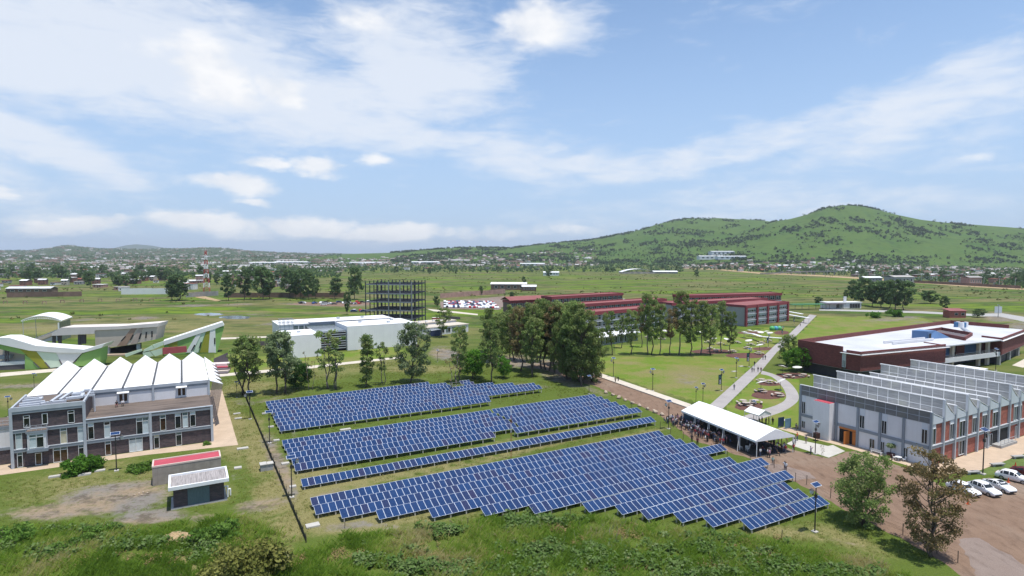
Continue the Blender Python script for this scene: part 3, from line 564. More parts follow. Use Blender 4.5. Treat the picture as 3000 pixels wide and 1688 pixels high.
# low wing running off to the left
lw = thing('link_wing', 'low wing with white wall panel and blue band beside dark brick building', 'building', LB.P(-.3, 3.5), LB.a)
b = MB(); b.box(-14, 0, 0, 7, 0, 2.6); b.build('wall', M_DBRICK, lw); b = MB(); b.box(-14, 0, -.05, 7, 3.1, 6.3); b.build('wall_panel', M_WHITE, lw)
b = MB(); b.box(-14, 0, -.15, 7, 2.6, 3.1); b.box(-14, 0, -.15, 7, 6.3, 6.9); b.build('floor_beam', M_GREY, lw); b = MB(); b.box(-14, 0, 0, 7, 6.9, 7.0); b.build('flat_roof', M_TERR, lw)
b = MB(); [b.bar((-14, .05, z), (0, .05, z), .05, .05) for z in (7.4, 7.9)]; [b.bar((s, .05, 7), (s, .05, 7.9), .05, .05) for s in np.arange(-13.5, 0, 1.5)]; b.build('railing', M_GREYL, lw)
def lsheet(fr, name, pts, mat, z=.012): return sheet(name, [fr.P(*p)[:2] for p in pts], mat, z, px=False)
lsheet(LB, 'walkway', [(-16,-2.9),(-1.2,-2.7),(20,-2.9),(25,-3.6),(35.5,-4.9),(35.6,50),(31.4,50),(31.4,0),(-.3,0),(-.3,3.4),(-16,3.4)], M_WALK)
# ---------------------------------------------------------------- two small huts by the mud
M_PLAST = pm('stained_plaster', (.33,.285,.245), .9, .22, .9, streak=.6, dirt=(.20,.17,.15), bump=.2)
RH = Fr(G(447.4,1425), 29.1); o = thing('pump_house', 'grey plastered hut with flat red painted roof', 'hut', (*RH.o, 0), RH.a)
dh = RH.hz(453,1346.4,3.25)[1]
b = MB(); b.box(0, 10, 0, dh, 0, 3.0); b.build('wall', M_PLAST, o); b = MB(); b.box(.2, 9.8, .2, dh-.2, 3.0, 3.1); b.build('roof', M_REDROOF, o)
M_TRIM = pm('pink_trim', (.60,.48,.42), .85, .1)
b = MB(); b.box(-.04, 10.04, -.04, .2, 3.0, 3.26); b.box(-.04, 10.04, dh-.2, dh+.04, 3.0, 3.26); b.box(-.04, .2, .2, dh-.2, 3.0, 3.26); b.box(9.8, 10.04, .2, dh-.2, 3.0, 3.26); b.build('parapet', M_TRIM, o)
M_CORR = pm('weathered_sheet', (.33,.30,.29), .7, .4, 1.6, stretch=(5,.35,1)); M_BLUEDOOR = pm('blue_grey_shutter', (.10,.145,.165), .5, .18, 2, stretch=(6,1,1))
DH = Fr(G(503,1495), 29.1); o = thing('transformer_hut', 'small dark brick hut with white rimmed grey slab roof and blue shutter', 'hut', (*DH.o, 0), DH.a)
b = MB(); b.box(.25, 7.0, .25, 4.4, .18, 3.1); b.build('wall', M_DBRICK, o); b = MB(); b.box(-.1, 7.4, -.1, 4.7, 0, .18); b.build('plinth', M_SLAB, o)
b = MB(); b.box(2.1, 5.0, .17, .25, .2, 2.75); b.build('shutter_door', M_BLUEDOOR, o)
b = MB()
for i in range(11): b.box(-.05+.675*i, .61+.675*i, -.35, 4.9, 3.22, 3.33+.012*(i % 2))
b.build('roof_sheet', M_CORR, o)
b = MB(); b.box(-.35, 7.65, -.65, -.35, 3.1, 3.62); b.box(-.35, 7.65, 4.9, 5.2, 3.1, 3.62); b.box(-.35, -.06, -.35, 4.9, 3.1, 3.62); b.box(7.38, 7.65, -.35, 4.9, 3.1, 3.62); b.box(-.06, 7.38, -.35, 4.9, 3.1, 3.2); b.build('roof_rim', M_WROOF, o)
b = MB(); [b.tube(p, q, .12, n=8) for p, q in (((7.5,.8,.2),(7.5,.8,1.9)),((7.0,.8,1.9),(7.5,.8,1.9)),((7.5,1.3,1.2),(7.9,1.3,1.2)),((7.9,1.3,.2),(7.9,1.3,1.2)),((7.5,1.0,1.2),(7.5,1.6,1.2)))]; b.build('pipe', M_WROOF, o)
# ---------------------------------------------------------------- angular green and white pavilions, left background
M_GRN = pm('green_paint', (.24,.42,.11), .75, .08, .2); M_OLIVE = pm('olive_paint', (.29,.29,.025), .75, .1, .2); M_MINT = pm('mint_paint', (.56,.68,.54), .75, .06, .2); M_PALE = pm('pale_white_paint', (.73,.73,.72), .75, .06, .2)
M_PINKW = pm('pinkish_white', (.68,.61,.57), .8, .08, .15, streak=.15); M_TANW = pm('tan_concrete', (.56,.47,.39), .85, .1, .3); M_BRNW = pm('brown_stripe', (.36,.235,.17), .85, .1, .3); M_PLUM = pm('dark_plum', (.12,.10,.11), .8, .2, .5)
def wallpoly(par, fr, pts, t, mat, name, th=.5):        # photo polygon on the vertical plane t, pushed back to real thickness
    P = [fr.ht(x, y, t) for x, y in pts]; k = MB(); k.slab([(s, t, z) for s, z in P], (0, th, 0)); return k.build(name, mat, par)
PV = Fr(G(72,1083), 12.0)
pv = thing('green_pavilion', 'angular white and green pavilion with zigzag roof, leftmost of the pair', 'building', (*PV.o, 0), PV.a)
C5 = lambda X, Y: (X/6.586, 890+Y/6.586)
wallpoly(pv, PV, [C5(480,985),C5(480,1290),C5(790,1250),C5(640,1090)], 0, M_GRN, 'wall_panel', 6); wallpoly(pv, PV, [C5(380,875),C5(560,900),C5(705,930),C5(960,1240),C5(800,1250)], -.1, M_OLIVE, 'wall_panel', .6)
wallpoly(pv, PV, [C5(705,925),C5(1080,950),C5(1225,1210),C5(960,1240)], -.05, M_MINT, 'wall_panel', 6); wallpoly(pv, PV, [C5(1080,940),C5(1590,940),C5(1400,1140),C5(1225,1210)], -.08, M_PALE, 'wall_panel', 5)
wallpoly(pv, PV, [C5(1600,960),C5(1950,855),C5(1935,1100),C5(1900,1200),C5(1380,1210)], -.03, M_GRN, 'wall_panel', 5)
wallpoly(pv, PV, [C5(-60,655),C5(170,655),C5(690,810),C5(1620,885),C5(2030,765),C5(1960,850),C5(1590,950),C5(1080,945),C5(560,905),C5(-60,770)], -.5, M_PALE, 'roof_band', 7)
wallpoly(pv, PV, [C5(-60,775),C5(480,890),C5(480,985),C5(-60,865)], -.02, M_GRN, 'wall_panel', 3)
for q in ([C5(635,1130),C5(660,1130),C5(765,1235),C5(740,1235)],[C5(850,1125),C5(875,1125),C5(970,1235),C5(945,1240)],[C5(1130,1080),C5(1155,1080),C5(1215,1200),C5(1195,1205)],[C5(1410,1130),C5(1470,1090),C5(1470,1105),C5(1425,1140)]): wallpoly(pv, PV, q, -.16, M_PLUM, 'slit_window', .3)
wallpoly(pv, PV, [C5(-60,1130),C5(480,1110),C5(480,1165),C5(-60,1200)], .4, M_PALE, 'terrace_ledge', 4); wallpoly(pv, PV, [C5(-60,1200),C5(480,1165),C5(480,1275),C5(-60,1310)], .5, M_PLUM, 'plinth', 4)
wallpoly(pv, PV, [C5(-60,870),C5(470,960),C5(470,1120),C5(-60,1130)], 3.5, M_TANW, 'back_wall', 1)
for x in (100, 150): wallpoly(pv, PV, [C5(x-12,890),C5(x+12,890),C5(x+12,1210),C5(x-12,1210)], .8, M_PLUM, 'column', .5)
wallpoly(pv, PV, [C5(-60,1005),C5(200,1000),C5(180,1060),C5(-60,1075)], 1.0, M_GREY, 'gallery_slab', 2)
C6 = lambda X, Y: (270+X/6.283, 890+Y/6.283)
TV = Fr(G(*C6(50,960)), 8.0)
tv = thing('tan_pavilion', 'long tan and white pavilion with brown stripes and slit windows on dark columns', 'building', (*TV.o, 0), TV.a)
wallpoly(tv, TV, [C6(50,545),C6(60,770),C6(250,805),C6(560,780),C6(1160,660),C6(1205,425),C6(1100,435),C6(500,470),C6(50,490)], 0, M_TANW, 'wall_panel', 7)
wallpoly(tv, TV, [C6(720,455),C6(820,450),C6(630,765),C6(455,785)], -.12, M_BRNW, 'stripe', .3); wallpoly(tv, TV, [C6(860,450),C6(930,445),C6(830,735),C6(700,755)], -.1, pm('rose_stripe', (.46,.36,.31), .85, .1), 'stripe', .3)
wallpoly(tv, TV, [C5(1000,560),C5(1180,460),C6(480,415),C6(1230,355),C6(1205,425),C6(500,470),C6(50,490),C5(1820,580),C5(1000,620)], -.4, M_PINKW, 'roof_band', 8)
wallpoly(tv, TV, [C5(480,745),C5(1000,560),C5(1000,620),C5(620,770)], -.3, M_TANW, 'ramp', 2.5)
for q in ([C6(600,600),C6(625,600),C6(545,690),C6(520,690)],[C6(740,570),C6(765,570),C6(715,665),C6(690,670)],[C6(885,545),C6(910,545),C6(875,655),C6(850,655)],[C6(985,520),C6(1008,520),C6(998,635),C6(975,635)],[C6(1088,505),C6(1110,505),C6(1110,615),C6(1088,615)]): wallpoly(tv, TV, q, -.16, M_BLK, 'slit_window', .4)
for x, y0, y1 in ((830,735,850),(860,735,850),(300,800,930)): wallpoly(tv, TV, [C6(x-14,y0),C6(x+14,y0),C6(x+14,y1),C6(x-14,y1)], .6, M_GREYL, 'column', .7)
for x, y1 in ((1030,805),(1145,800),(1525,830),(1580,775),(1620,775)): wallpoly(tv, TV, [C5(x-24,600),C5(x+24,600),C5(x+24,y1),C5(x-24,y1)], .9, M_PLUM, 'column', .8)
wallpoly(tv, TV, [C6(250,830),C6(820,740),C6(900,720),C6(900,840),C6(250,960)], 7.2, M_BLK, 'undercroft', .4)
wallpoly(tv, TV, [C6(215,940),C6(600,930),C6(600,975),C6(215,1000)], -1.5, M_WALK, 'terrace_ledge', 3)
GV = Fr(G(*C6(1340,960)), 26.0)
gv = thing('green_pavilion', 'rising white beam pavilion with green wall and leaning white struts beside folded roof', 'building', (*GV.o, 0), GV.a)
wallpoly(gv, GV, [C6(1320,770),C6(1320,950),C6(2300,900),C6(2430,430),C6(2270,460),C6(1900,585)], 0, M_GRN, 'wall_panel', 4)
wallpoly(gv, GV, [C6(1310,690),C6(2395,340),C6(2430,400),C6(2270,460),C6(1320,765)], -.4, M_PALE, 'roof_beam', 5)
wallpoly(gv, GV, [C6(1910,585),C6(2010,550),C6(1840,900),C6(1720,900)], -.25, M_PALE, 'strut', .8); wallpoly(gv, GV, [C6(2010,550),C6(2090,525),C6(1950,900),C6(1850,900)], -.12, M_MINT, 'wall_panel', .5)
wallpoly(gv, GV, [C6(2095,520),C6(2170,497),C6(2140,900),C6(1980,900)], -.16, M_OLIVE, 'wall_panel', .5); wallpoly(gv, GV, [C6(2170,490),C6(2265,460),C6(2280,900),C6(2140,900)], -.25, M_PALE, 'strut', .8)
wallpoly(gv, GV, [C6(1380,750),C6(1570,690),C6(1570,780),C6(1420,790)], -.14, M_OLIVE, 'wall_panel', .4)
for q in ([C6(1880,755),C6(1900,765),C6(1840,865),C6(1818,865)],[C6(1995,710),C6(2018,710),C6(1985,815),C6(1965,820)],[C6(2245,630),C6(2268,630),C6(2268,745),C6(2245,745)]): wallpoly(gv, GV, q, -.4, M_BLK, 'slit_window', .3)
for q in ([C6(1110,760),C6(1310,690),C6(1310,760),C6(1150,830)],[C6(950,850),C6(1095,770),C6(1150,835),C6(940,890)],[C6(600,930),C6(910,835),C6(920,870),C6(620,985)],[C6(930,905),C6(1060,880),C6(1130,960),C6(960,1000)],[C6(1070,880),C6(1290,820),C6(1290,930),C6(1160,970)]): wallpoly(gv, GV, q, -3.2, M_MINT, 'sloping_plate', .6)
wallpoly(gv, GV, [C6(1295,815),C6(1735,780),C6(1745,890),C6(1300,935)], -6, pm('red_panel', (.38,.075,.085), .8, .1), 'red_wall', .5)
# stepped seating at the right end of the pavilion
SP = Fr(G(667,1095), 14); sp = thing('stepped_seating', 'grey and dark red stepped seating at the end of the green pavilion', 'steps', (*SP.o, 0), SP.a)
for i, (y0, y1, mt) in enumerate(((1092,1080,M_PLUM),(1080,1070,M_TANW),(1070,1058,M_PLUM),(1058,1050,M_REDROOF))):
    z = .35+.35*i; k = MB(); k.box(-7+.4*i, -.2*i, i*1.5, i*1.5+3, 0, z); k.build('step', mt, sp)
k = MB(); k.box(-6, -1, 6, 9, 0, 2.2); k.build('ledge', M_PINKW, sp); k = MB(); k.slab([(-6,9.2,0),(-1.5,9.2,0),(-1.8,9.2,5.2),(-6,9.2,3.4)], (0,.4,0)); k.build('gable', M_PLUM, sp)
# ---------------------------------------------------------------- arched stadium canopy over bleachers
AC = Fr(G(170,1000), 20); ac = thing('bleacher_canopy', 'white arched membrane canopy on trusses over the bleachers', 'canopy', (*AC.o, 0), AC.a)
tip = AC.ht(*C5(405,330), 0); end = AC.ht(*C5(1190,330), 0); pk = AC.ht(*C5(850,240), 0)
N = 22; prof = []
for i in range(N+1):
    u = i/N; s = tip[0]+(end[0]-tip[0])*u
    w = np.array([[tip[0]**2,tip[0],1],[pk[0]**2,pk[0],1],[end[0]**2,end[0],1]]); co = np.linalg.solve(w, [tip[1],pk[1],end[1]]); prof.append((s, co[0]*s*s+co[1]*s+co[2]))
DEP = 13.0; k = MB()
for (s0, z0), (s1, z1) in zip(prof, prof[1:]): k.slab([(s0,0,z0),(s1,0,z1),(s1,DEP,z1+.3),(s0,DEP,z0+.3)], (0,0,.15))
k.build('membrane', M_WROOF, ac)
for t in (0, DEP):
    k = MB(); pr = [(s, z-.15-.9*math.sin(math.pi*min(1, i/N*.98+.02))**.6) for i, (s, z) in enumerate(prof)]
    for i in range(N):
        k.bar((prof[i][0], t, prof[i][1]-.05), (prof[i+1][0], t, prof[i+1][1]-.05), .14, .14); k.bar((pr[i][0], t, pr[i][1]), (pr[i+1][0], t, pr[i+1][1]), .14, .14)
        k.bar((prof[i][0], t, prof[i][1]), (pr[i+1][0], t, pr[i+1][1]), .08, .08); k.bar((pr[i+1][0], t, pr[i+1][1]), (prof[i+1][0], t, prof[i+1][1]), .08, .08)
    k.build('arch_truss', M_WROOF, ac)
    k = MB(); k.tube((end[0]-1.2, t, 0), (end[0]-1.2, t, end[1]-.8), .28, n=10); k.build('mast', M_WROOF, ac); k = MB(); k.tube((tip[0]+.6, t, 0), (tip[0]+.6, t, tip[1]-.2), .1, n=6); k.build('post', M_GREYL, ac)
for i in range(9):
    k = MB(); k.box(end[0]-2.0-1.15*(i+1), end[0]-2.0-1.15*i, .6, DEP-.6, 0, max(.3, 4.6-.5*i)); k.build('bleacher_step', M_GREY, ac)
k = MB(); k.box(end[0]-1.0, end[0]-.8, 0, DEP, 0, end[1]-.6); k.build('back_screen', GM, ac)
# ---------------------------------------------------------------- white box laboratory in the centre
C7 = lambda X, Y: (780+X/4.954, 900+Y/4.954)
WB = Fr(G(*C7(800,710)), 30.0); wb = thing('white_laboratory', 'low white box building with clerestory and recessed glazed court', 'building', (*WB.o, 0), WB.a)
M_WPAN = pm('white_panel', (.80,.79,.80), .6, .05, .3, streak=.16, dirt=(.5,.5,.52))
def panels(par, s0, s1, t0, t1, z1, rows, cols):
    k = MB(); k.box(s0, s1, t0, t1, 0, z1); k.build('wall', M_WPAN, par)
    for i in range(cols):
        for j in range(rows):
            k = MB(); w = (s1-s0)/cols; h = z1/rows; k.box(s0+i*w+.03, s0+(i+1)*w-.03, t0-.05, t0, j*h+.02, (j+1)*h-.02); k.build('wall_panel', M_WPAN, par)
panels(wb, -12.5, 0, 0, 19, 7.8, 4, 5); panels(wb, 11.5, 40, 7.5, 27, 9.0, 4, 10)
for x0, x1, y0, y1, z in ((-12.6,.1,.1,19.1,7.8),(11.4,40.1,7.6,27.1,9.0)): MB().box(x0, x1, y0, y1, z, z+.12).build('roof_slab', M_WROOF, wb); MB().box(x0, x1, y0-.12, y0+.1, z+.12, z+.4).build('roof_kerb', M_WPAN, wb); MB().box(x0, x0+.2, y0+.1, y1, z+.12, z+.4).build('roof_kerb', M_WPAN, wb)
MB().box(-10, 38, 30, 47, 0, 8.6).build('back_wing', M_WPAN, wb); MB().box(-10.2, 38.2, 29.8, 47.2, 8.6, 8.9).build('flat_roof', M_WROOF, wb); MB().box(27.5, 42, 18, 35, 0, 8.3).build('side_wing', M_WPAN, wb)
MB().box(2, 36, 28.6, 29.7, 8.2, 9.3).build('clerestory', M_GREY, wb); MB().box(1.8, 36.2, 28.4, 34, 9.3, 9.5).build('flat_roof', M_WROOF, wb)
MB().box(.05, 11.45, 28, 28.3, 0, 8.2).build('court_glazing', GM, wb)
for i in range(8): MB().box(.05, 11.45, 8.2, 8.4, 1.0+.9*i, 1.3+.9*i).build('louvre', M_GREYL, wb)
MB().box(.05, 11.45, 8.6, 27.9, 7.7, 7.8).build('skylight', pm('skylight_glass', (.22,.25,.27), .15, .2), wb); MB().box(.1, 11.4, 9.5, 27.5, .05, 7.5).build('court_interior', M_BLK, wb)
k = MB()
for s_ in np.linspace(-9.5, -4.5, 4):
    for t in (29.2, 31.5, 34): k.bar((s_, t, 6.0 if t < 30 else 8.9), (s_, t, 11), .1, .1)
for z in (9.6, 11): [k.bar((-9.5, t, z), (-4.5, t, z), .1, .1) for t in (29.2, 31.5, 34)]; [k.bar((s_, 29.2, z), (s_, 34, z), .1, .1) for s_ in np.linspace(-9.5, -4.5, 4)]
k.build('roof_frame', M_GREY, wb)
for i in range(6): window(wb, -3.5+2.2*i-1, -1.5+2.2*i-1, 4.5, 8.2, 30, 's', 1, 0, (2,), .1, .1)
for p in ((20,20),(30,14),(16,40),(26,38),(-6,10),(34,22)): MB().box(p[0]-.6, p[0]+.6, p[1]-.5, p[1]+.5, 7.8 if p[0] < 0 else 8.9, 8.5 if p[0] < 0 else 9.8).build('roof_unit', M_GREYL, wb)
# low white annexes to its right and a dark blue container
an = thing('white_annex', 'low flat white annex right of the white laboratory', 'building', G(1238,987), R(42))
k = MB(); k.box(0, 26, 0, 9, 0, 3.6); k.build('wall', M_WHITE, an); k = MB(); k.box(-.3, 26.3, -.3, 9.3, 3.6, 3.9); k.build('roof', M_CREAM, an); [window(an, 6+3.4*i, 8.6+3.4*i, .8, 3.0, 0, 's', 2, 0, (2,0)) for i in range(5)]
k = MB(); k.box(4, 26, 10, 18, 0, 4.6); k.build('wall', M_WHITE, an); k = MB(); k.box(3.7, 26.3, 9.7, 18.3, 4.6, 4.9); k.build("roof", M_CREAM, an)
k = MB(); [k.box(6+4*i, 7+4*i, 12, 13, 4.9, 5.5) for i in range(5)]; k.build('roof_vent', M_WROOF, an)
cn = thing('shipping_container', 'dark blue container standing before the white annex', 'container', G(1252,985), R(42)); k = MB()
k.box(0, 5.5, -2.8, -.6, .1, 2.7); [k.box(.2+.5*i, .4+.5*i, -2.88, -2.8, .2, 2.6) for i in range(11)]; k.build('body', pm('navy_paint', (.035,.05,.11), .5, .15), cn); k = MB(); k.box(-.05, 5.55, -2.9, -.55, 2.7, 2.82); k.build('roof', M_GREYL, cn)
# ---------------------------------------------------------------- dark steel frame
M_STEEL = pm('dark_steel', (.026,.030,.046), .7, .2, .3); M_STEELL = pm('pale_steel', (.22,.24,.25), .6, .15, .3)  # second steel is a paler copy for the near-face columns and beams
NO = G(1207,959); sf = thing('steel_frame', 'unfinished five storey dark steel frame behind the white laboratory', 'structure', (NO[0], NO[1], 0), R(80))
NX, NY = 5, 5; SX, SY = 5.4, 6.2; LV = [4.25, 8.6, 12.9, 17.2, 21.8]
for i in range(NX):
    for j in range(NY):
        k = MB(); x, y = i*SX, j*SY; k.box(x-.2, x+.2, y-.2, y+.2, 0, 23.2); k.build('column', M_STEELL if i == 0 and j < 3 else M_STEEL, sf)
for z in LV:
    for j in range(NY): k = MB(); k.box(.2, (NX-1)*SX-.2, j*SY-.16, j*SY+.16, z-.55, z); k.build('beam', M_STEEL, sf)
    for i in range(NX): k = MB(); k.box(i*SX-.16, i*SX+.16, 0, (NY-1)*SY, z-.57, z-.02); k.build('beam', M_STEELL if i == 0 else M_STEEL, sf)
    if z < 21:
        k = MB()
        for q in np.arange(.6, (NX-1)*SX, .9): k.box(q-.08, q+.08, .2, (NY-1)*SY-.2, z-.3, z-.06)
        k.build('joist_deck', M_STEEL, sf)
    else:
        k = MB()
        for q in np.arange(1.35, (NX-1)*SX, 1.35): k.box(q-.08, q+.08, .2, (NY-1)*SY-.2, z-.3, z-.06)
        k.build('joist_deck', M_STEEL, sf)
# ---------------------------------------------------------------- right building: saw-tooth roof, white and brick walls
M_RBRICK = brick_mat('red_brick', (.42,.118,.078), (.35,.098,.066), (.29,.14,.11), 1, .3, .09)
def poly_mat(name, dark):
    m, nt, p = mnode(name); tc = nt.nodes.new('ShaderNodeTexCoord'); a = noise(nt, tc.outputs['Object'], 1, 6, .65, (.5,.5,3.5)); b = noise(nt, tc.outputs['Object'], .35, 4)
    c = ramp(nt, a, [(.3, tuple(v*dark for v in (.19,.195,.20))), (.7, tuple(v*dark for v in (.33,.335,.34)))]); c = mixc(nt, ramp(nt, b, [(.5,(0,0,0)),(.7,(.6,.6,.6))]), c, tuple(v*dark for v in (.36,.36,.30)))
    lk(nt, c, p.inputs['Base Color']); p.inputs['Roughness'].default_value = .6; return m
M_POLY = poly_mat('polycarbonate', 1.0); M_POLYD = poly_mat('polycarbonate_dark', .55); M_ORANGE = pm('orange_door_paint', (.50,.16,.03), .5, .12); M_LTW = pm('pale_panel', (.60,.63,.67), .6, .06, .5)  # second polycarbonate is an evenly darker copy for the front tooth
RB = Fr(G(2722,1368), 29.1); rb = thing('workshop_building', 'two storey workshop with saw-tooth roof, white front and red brick side', 'building', (*RB.o, 0), RB.a)
TW = 25.1; SB = [0,4.2,8.3,12.45,16.7,20.85,25.2,29.55,33.8,38.1,42.4,46.6]; PKS = [9.75,11.45,9.95,11.45,9.9,9.9,9.9,11.5,9.9,9.9,11.4]
k = MB(); k.box(.12, SB[-1], .12, TW, 0, 7.6); k.build('brick_wall', M_RBRICK, rb)
k = MB(); k.box(0, .12, .12, TW, 0, 7.6); k.build('white_wall', M_WHITE, rb)
for i in range(len(SB)-1):
    a, c, zp = SB[i], SB[i+1], PKS[i]; zv = 8.35
    k = MB(); k.slab([(a,-.1,zp),(a,TW+.1,zp),(c-.25,TW+.1,zv),(c-.25,-.1,zv)], (0,0,-.12)); k.build('roof_slope', M_WROOF, rb)
    k = MB(); k.slab([(a+.06,-.06,7.45),(c,-.06,7.45),(c,-.06,zv-.05)]+[(a+.06+(c-a-.3)*(1-q), -.06, zv-.12+(zp-zv)*q**1.35) for q in (0,.33,.66,1)][1:], (0,.15,0)); k.build('gable_panel', M_LTW, rb)
    k = MB(); k.slab([(a+.06,TW-.05,7.45),(c,TW-.05,7.45),(c,TW-.05,zv-.05),(a+.06,TW-.05,zp-.12)], (0,-.15,0)); k.build('gable_panel', M_LTW, rb)
    k = MB(); k.box(a-.2, a+.06, -.12, TW+.12, zp, zp+.12); k.build('ridge_cap', M_WROOF, rb)
    z0 = 7.62 if i == 0 else zv-.1; rows = 2 if zp-z0 > 1.7 else 1; n = 13
    for j in range(n):
        for q in range(rows):
            w = TW/n; h = (zp-z0)/rows; k = MB(); k.box(a-.07, a-.02, j*w+.07, (j+1)*w-.07, z0+q*h+.06, z0+(q+1)*h-.06); k.build('clerestory_panel', M_POLYD if i == 0 else M_POLY, rb)
    k = MB(); k.box(a-.02, a+.03, 0, TW, z0, zp-.05); k.build('clerestory_rail', M_WROOF if i else M_GREYL, rb)
    k = MB(); k.box(a-.2, a+.2, -.28, .12, 0, zp); k.build('column', M_GREYL if i else M_GREY, rb)
k = MB(); k.box(0, SB[-1], -.02, .12, 7.35, 7.62); k.build('eave_beam', M_GREY, rb)
for a, c in zip(SB, SB[1:]):
    k = MB(); k.box(a+.2, c-.2, -.16, .12, 3.1, 3.62, 0); k.box(a+.2, c-.2, -.22, .12, 3.62, 3.72, 1); k.build('floor_beam', [M_GREY, M_GREYL], rb)
TC = [25.1,21.1,17.1,12.8,8.6,4.4]
for t in TC: k = MB(); k.box(-.22, .12, t-.22, t+.22, 0, 7.62 if t < 25 else 9.7); k.build('column', M_GREY, rb)
for a, c in zip(TC[::-1], TC[::-1][1:]): k = MB(); k.box(-.14, .12, a+.22, c-.22, 3.1, 3.66); k.build('floor_beam', M_GREY, rb)
k = MB(); k.box(-.14, .12, .2, 4.18, 3.1, 3.66); k.build('floor_beam', M_GREY, rb)
R1 = lambda X, Y: (2320+X/4.83, 1060+Y/4.83); R2 = lambda X, Y: (2640+X/5.3667, 1080+Y/5.3667)
for q, kd in (((145,555,192,740),0),((140,830,188,945),0),((962,750,1027,950),0),((1102,1080,1170,1262),4),((1275,825,1342,1030),0),((1268,1125,1308,1335),0),((1840,945,1918,1170),0),((1595,1210,1640,1425),0)):
    t0, t1, z0, z1 = rect(RB, (*R1(q[0],q[1]), *R1(q[2],q[3])), 0, 't'); zm = (z0+z1)/2; z1 = min(z1+.0, 6.9 if z1 > 4 else 3.0); window(rb, t0, max(t1, t0+.75), max(.1, z0), z1, 0, 't', 2, 0, (kd, 0), .07, .12)
    if z1 > 4: k = MB(); k.box(-.05, 0, t0, t1, z1, 7.55); k.build('pale_panel', M_LTW, rb)
for q, kd in (((468,950,540,1195),4),((775,870,830,1105),0),((925,820,1005,1065),0),((1130,770,1186,1000),0),((1285,725,1350,900),0),((1450,680,1522,905),0),((1780,600,1842,800),2),((1862,575,1892,780),0),((915,1110,998,1290),0),((1320,1040,1350,1250),0),((1372,1040,1422,1262),2),((1800,910,1830,1120),0)):
    s0, s1, z0, z1 = rect(RB, (*R2(q[0],q[1]), *R2(q[2],q[3])), 0); z1 = min(z1, 6.7 if z1 > 4 else 3.0); window(rb, s0, s1, max(.1, min(z0, 3.8 if z1 > 4 else .3)), z1, .12, 's', 2, .0, (kd, 0), .07, .16)
    if z1 > 4: k = MB(); k.box(s0, s1, .03, .12, z1, 7.3); k.build('pale_panel', M_LTW, rb)
# entrance with orange doors, stair tower
t0, t1 = RB.hs(*R1(922,1100), 0)[0], RB.hs(*R1(672,1050), 0)[0]
k = MB(); k.box(-.03, .01, t0, t1, .05, 2.7); k.build('doorway', M_BLK, rb); k = MB(); k.box(-.2, .0, t0, t1, 2.7, 3.1); k.build('door_lintel', M_ORANGE, rb)
k = MB(); tm = t0+(t1-t0)*.42; k.slab([(-.05,tm,.05),(-1.25,tm+.35,.05),(-1.25,tm+.35,2.6),(-.05,tm,2.6)], (0,.09,0)); k.build('door_leaf', M_ORANGE, rb)
k = MB(); k.box(-.1, .0, t0, t0+.9, .05, 2.6); k.build('door_leaf', M_ORANGE, rb)
ta, tb_ = RB.hs(*R1(630,800), 0)[0]+.3, 21.0
k = MB(); k.box(-1.9, 0, ta, tb_, 0, 7.55); k.build('stair_tower', M_WHITE, rb); k = MB(); k.box(-1.85, -.05, ta+.05, tb_-.05, 7.55, 7.62); k.build('tower_roof', M_REDROOF, rb)
sa, sb_ = RB.ht(*R2(1430,1000))[0], RB.ht(*R2(1680,1000))[0]
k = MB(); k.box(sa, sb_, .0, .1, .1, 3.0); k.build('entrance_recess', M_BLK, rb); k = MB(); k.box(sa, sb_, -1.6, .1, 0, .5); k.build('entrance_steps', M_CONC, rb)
k = MB(); [k.bar((sa+.2, -1.4, z), (sb_-.2, -1.4, z), .05, .05) for z in (1.0, 1.5)]; [k.bar((q, -1.4, .5), (q, -1.4, 1.5), .05, .05) for q in np.linspace(sa+.2, sb_-.2, 5)]; k.build('railing', M_GREYL, rb)
lsheet(RB, 'walkway', [(-2.6,-2.8),(-2.6,15),(-3.2,20),(-3.2,28),(0,28),(0,0),(46,0),(46,-4.8),(6,-5.2),(2,-4.2)], M_WALK, .012)
lsheet(RB, 'grass_verge', [(2.5,-5.4),(46,-5.0),(46,-10.5),(20,-10),(7,-8.5)], pm('verge_grass', (.10,.145,.03), 1, .35, .8, bump=.6, bscale=3), .008)
# ---------------------------------------------------------------- large brick building behind it
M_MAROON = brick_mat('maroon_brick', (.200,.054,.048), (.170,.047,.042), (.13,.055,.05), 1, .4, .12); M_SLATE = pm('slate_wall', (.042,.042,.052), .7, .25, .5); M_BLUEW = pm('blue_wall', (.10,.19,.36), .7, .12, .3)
BB = Fr(G(2522,1032.8,9), 30.5); bb = thing('brick_academy', 'large maroon brick building with broad white flat roof and white eaves', 'building', (*BB.o, 0), BB.a)
LFT, BCK, RBK, W1, C2, D2, E2 = (1.6,20.8), (106.5,23), (108,3.6), (37.8,-5.3), (69,-8.4), (104,-2.8), (108,-2.2)
def inset(P, d): c = np.mean(P, 0); return [tuple(np.array(p)+(c-np.array(p))/np.linalg.norm(c-np.array(p))*d) for p in P]
OUT = [(0,0), W1, C2, D2, E2, RBK, BCK, LFT]
k = MB(); k.prism(OUT, 8.3, 8.62); k.build('flat_roof', pm('grey_white_membrane', (.52,.53,.555), .75, .16, .10, bump=.15, streak=.2), bb)
def wallseg(par, a, c, z0, z1, th, mat, name):
    a = np.array(a, float); c = np.array(c, float); d = c-a; L = np.linalg.norm(d); d /= L; n = np.array([-d[1], d[0]])*th; kk = MB()
    kk.prism([tuple(a), tuple(c), tuple(c+n), tuple(a+n)], z0, z1); return kk.build(name, mat, par)
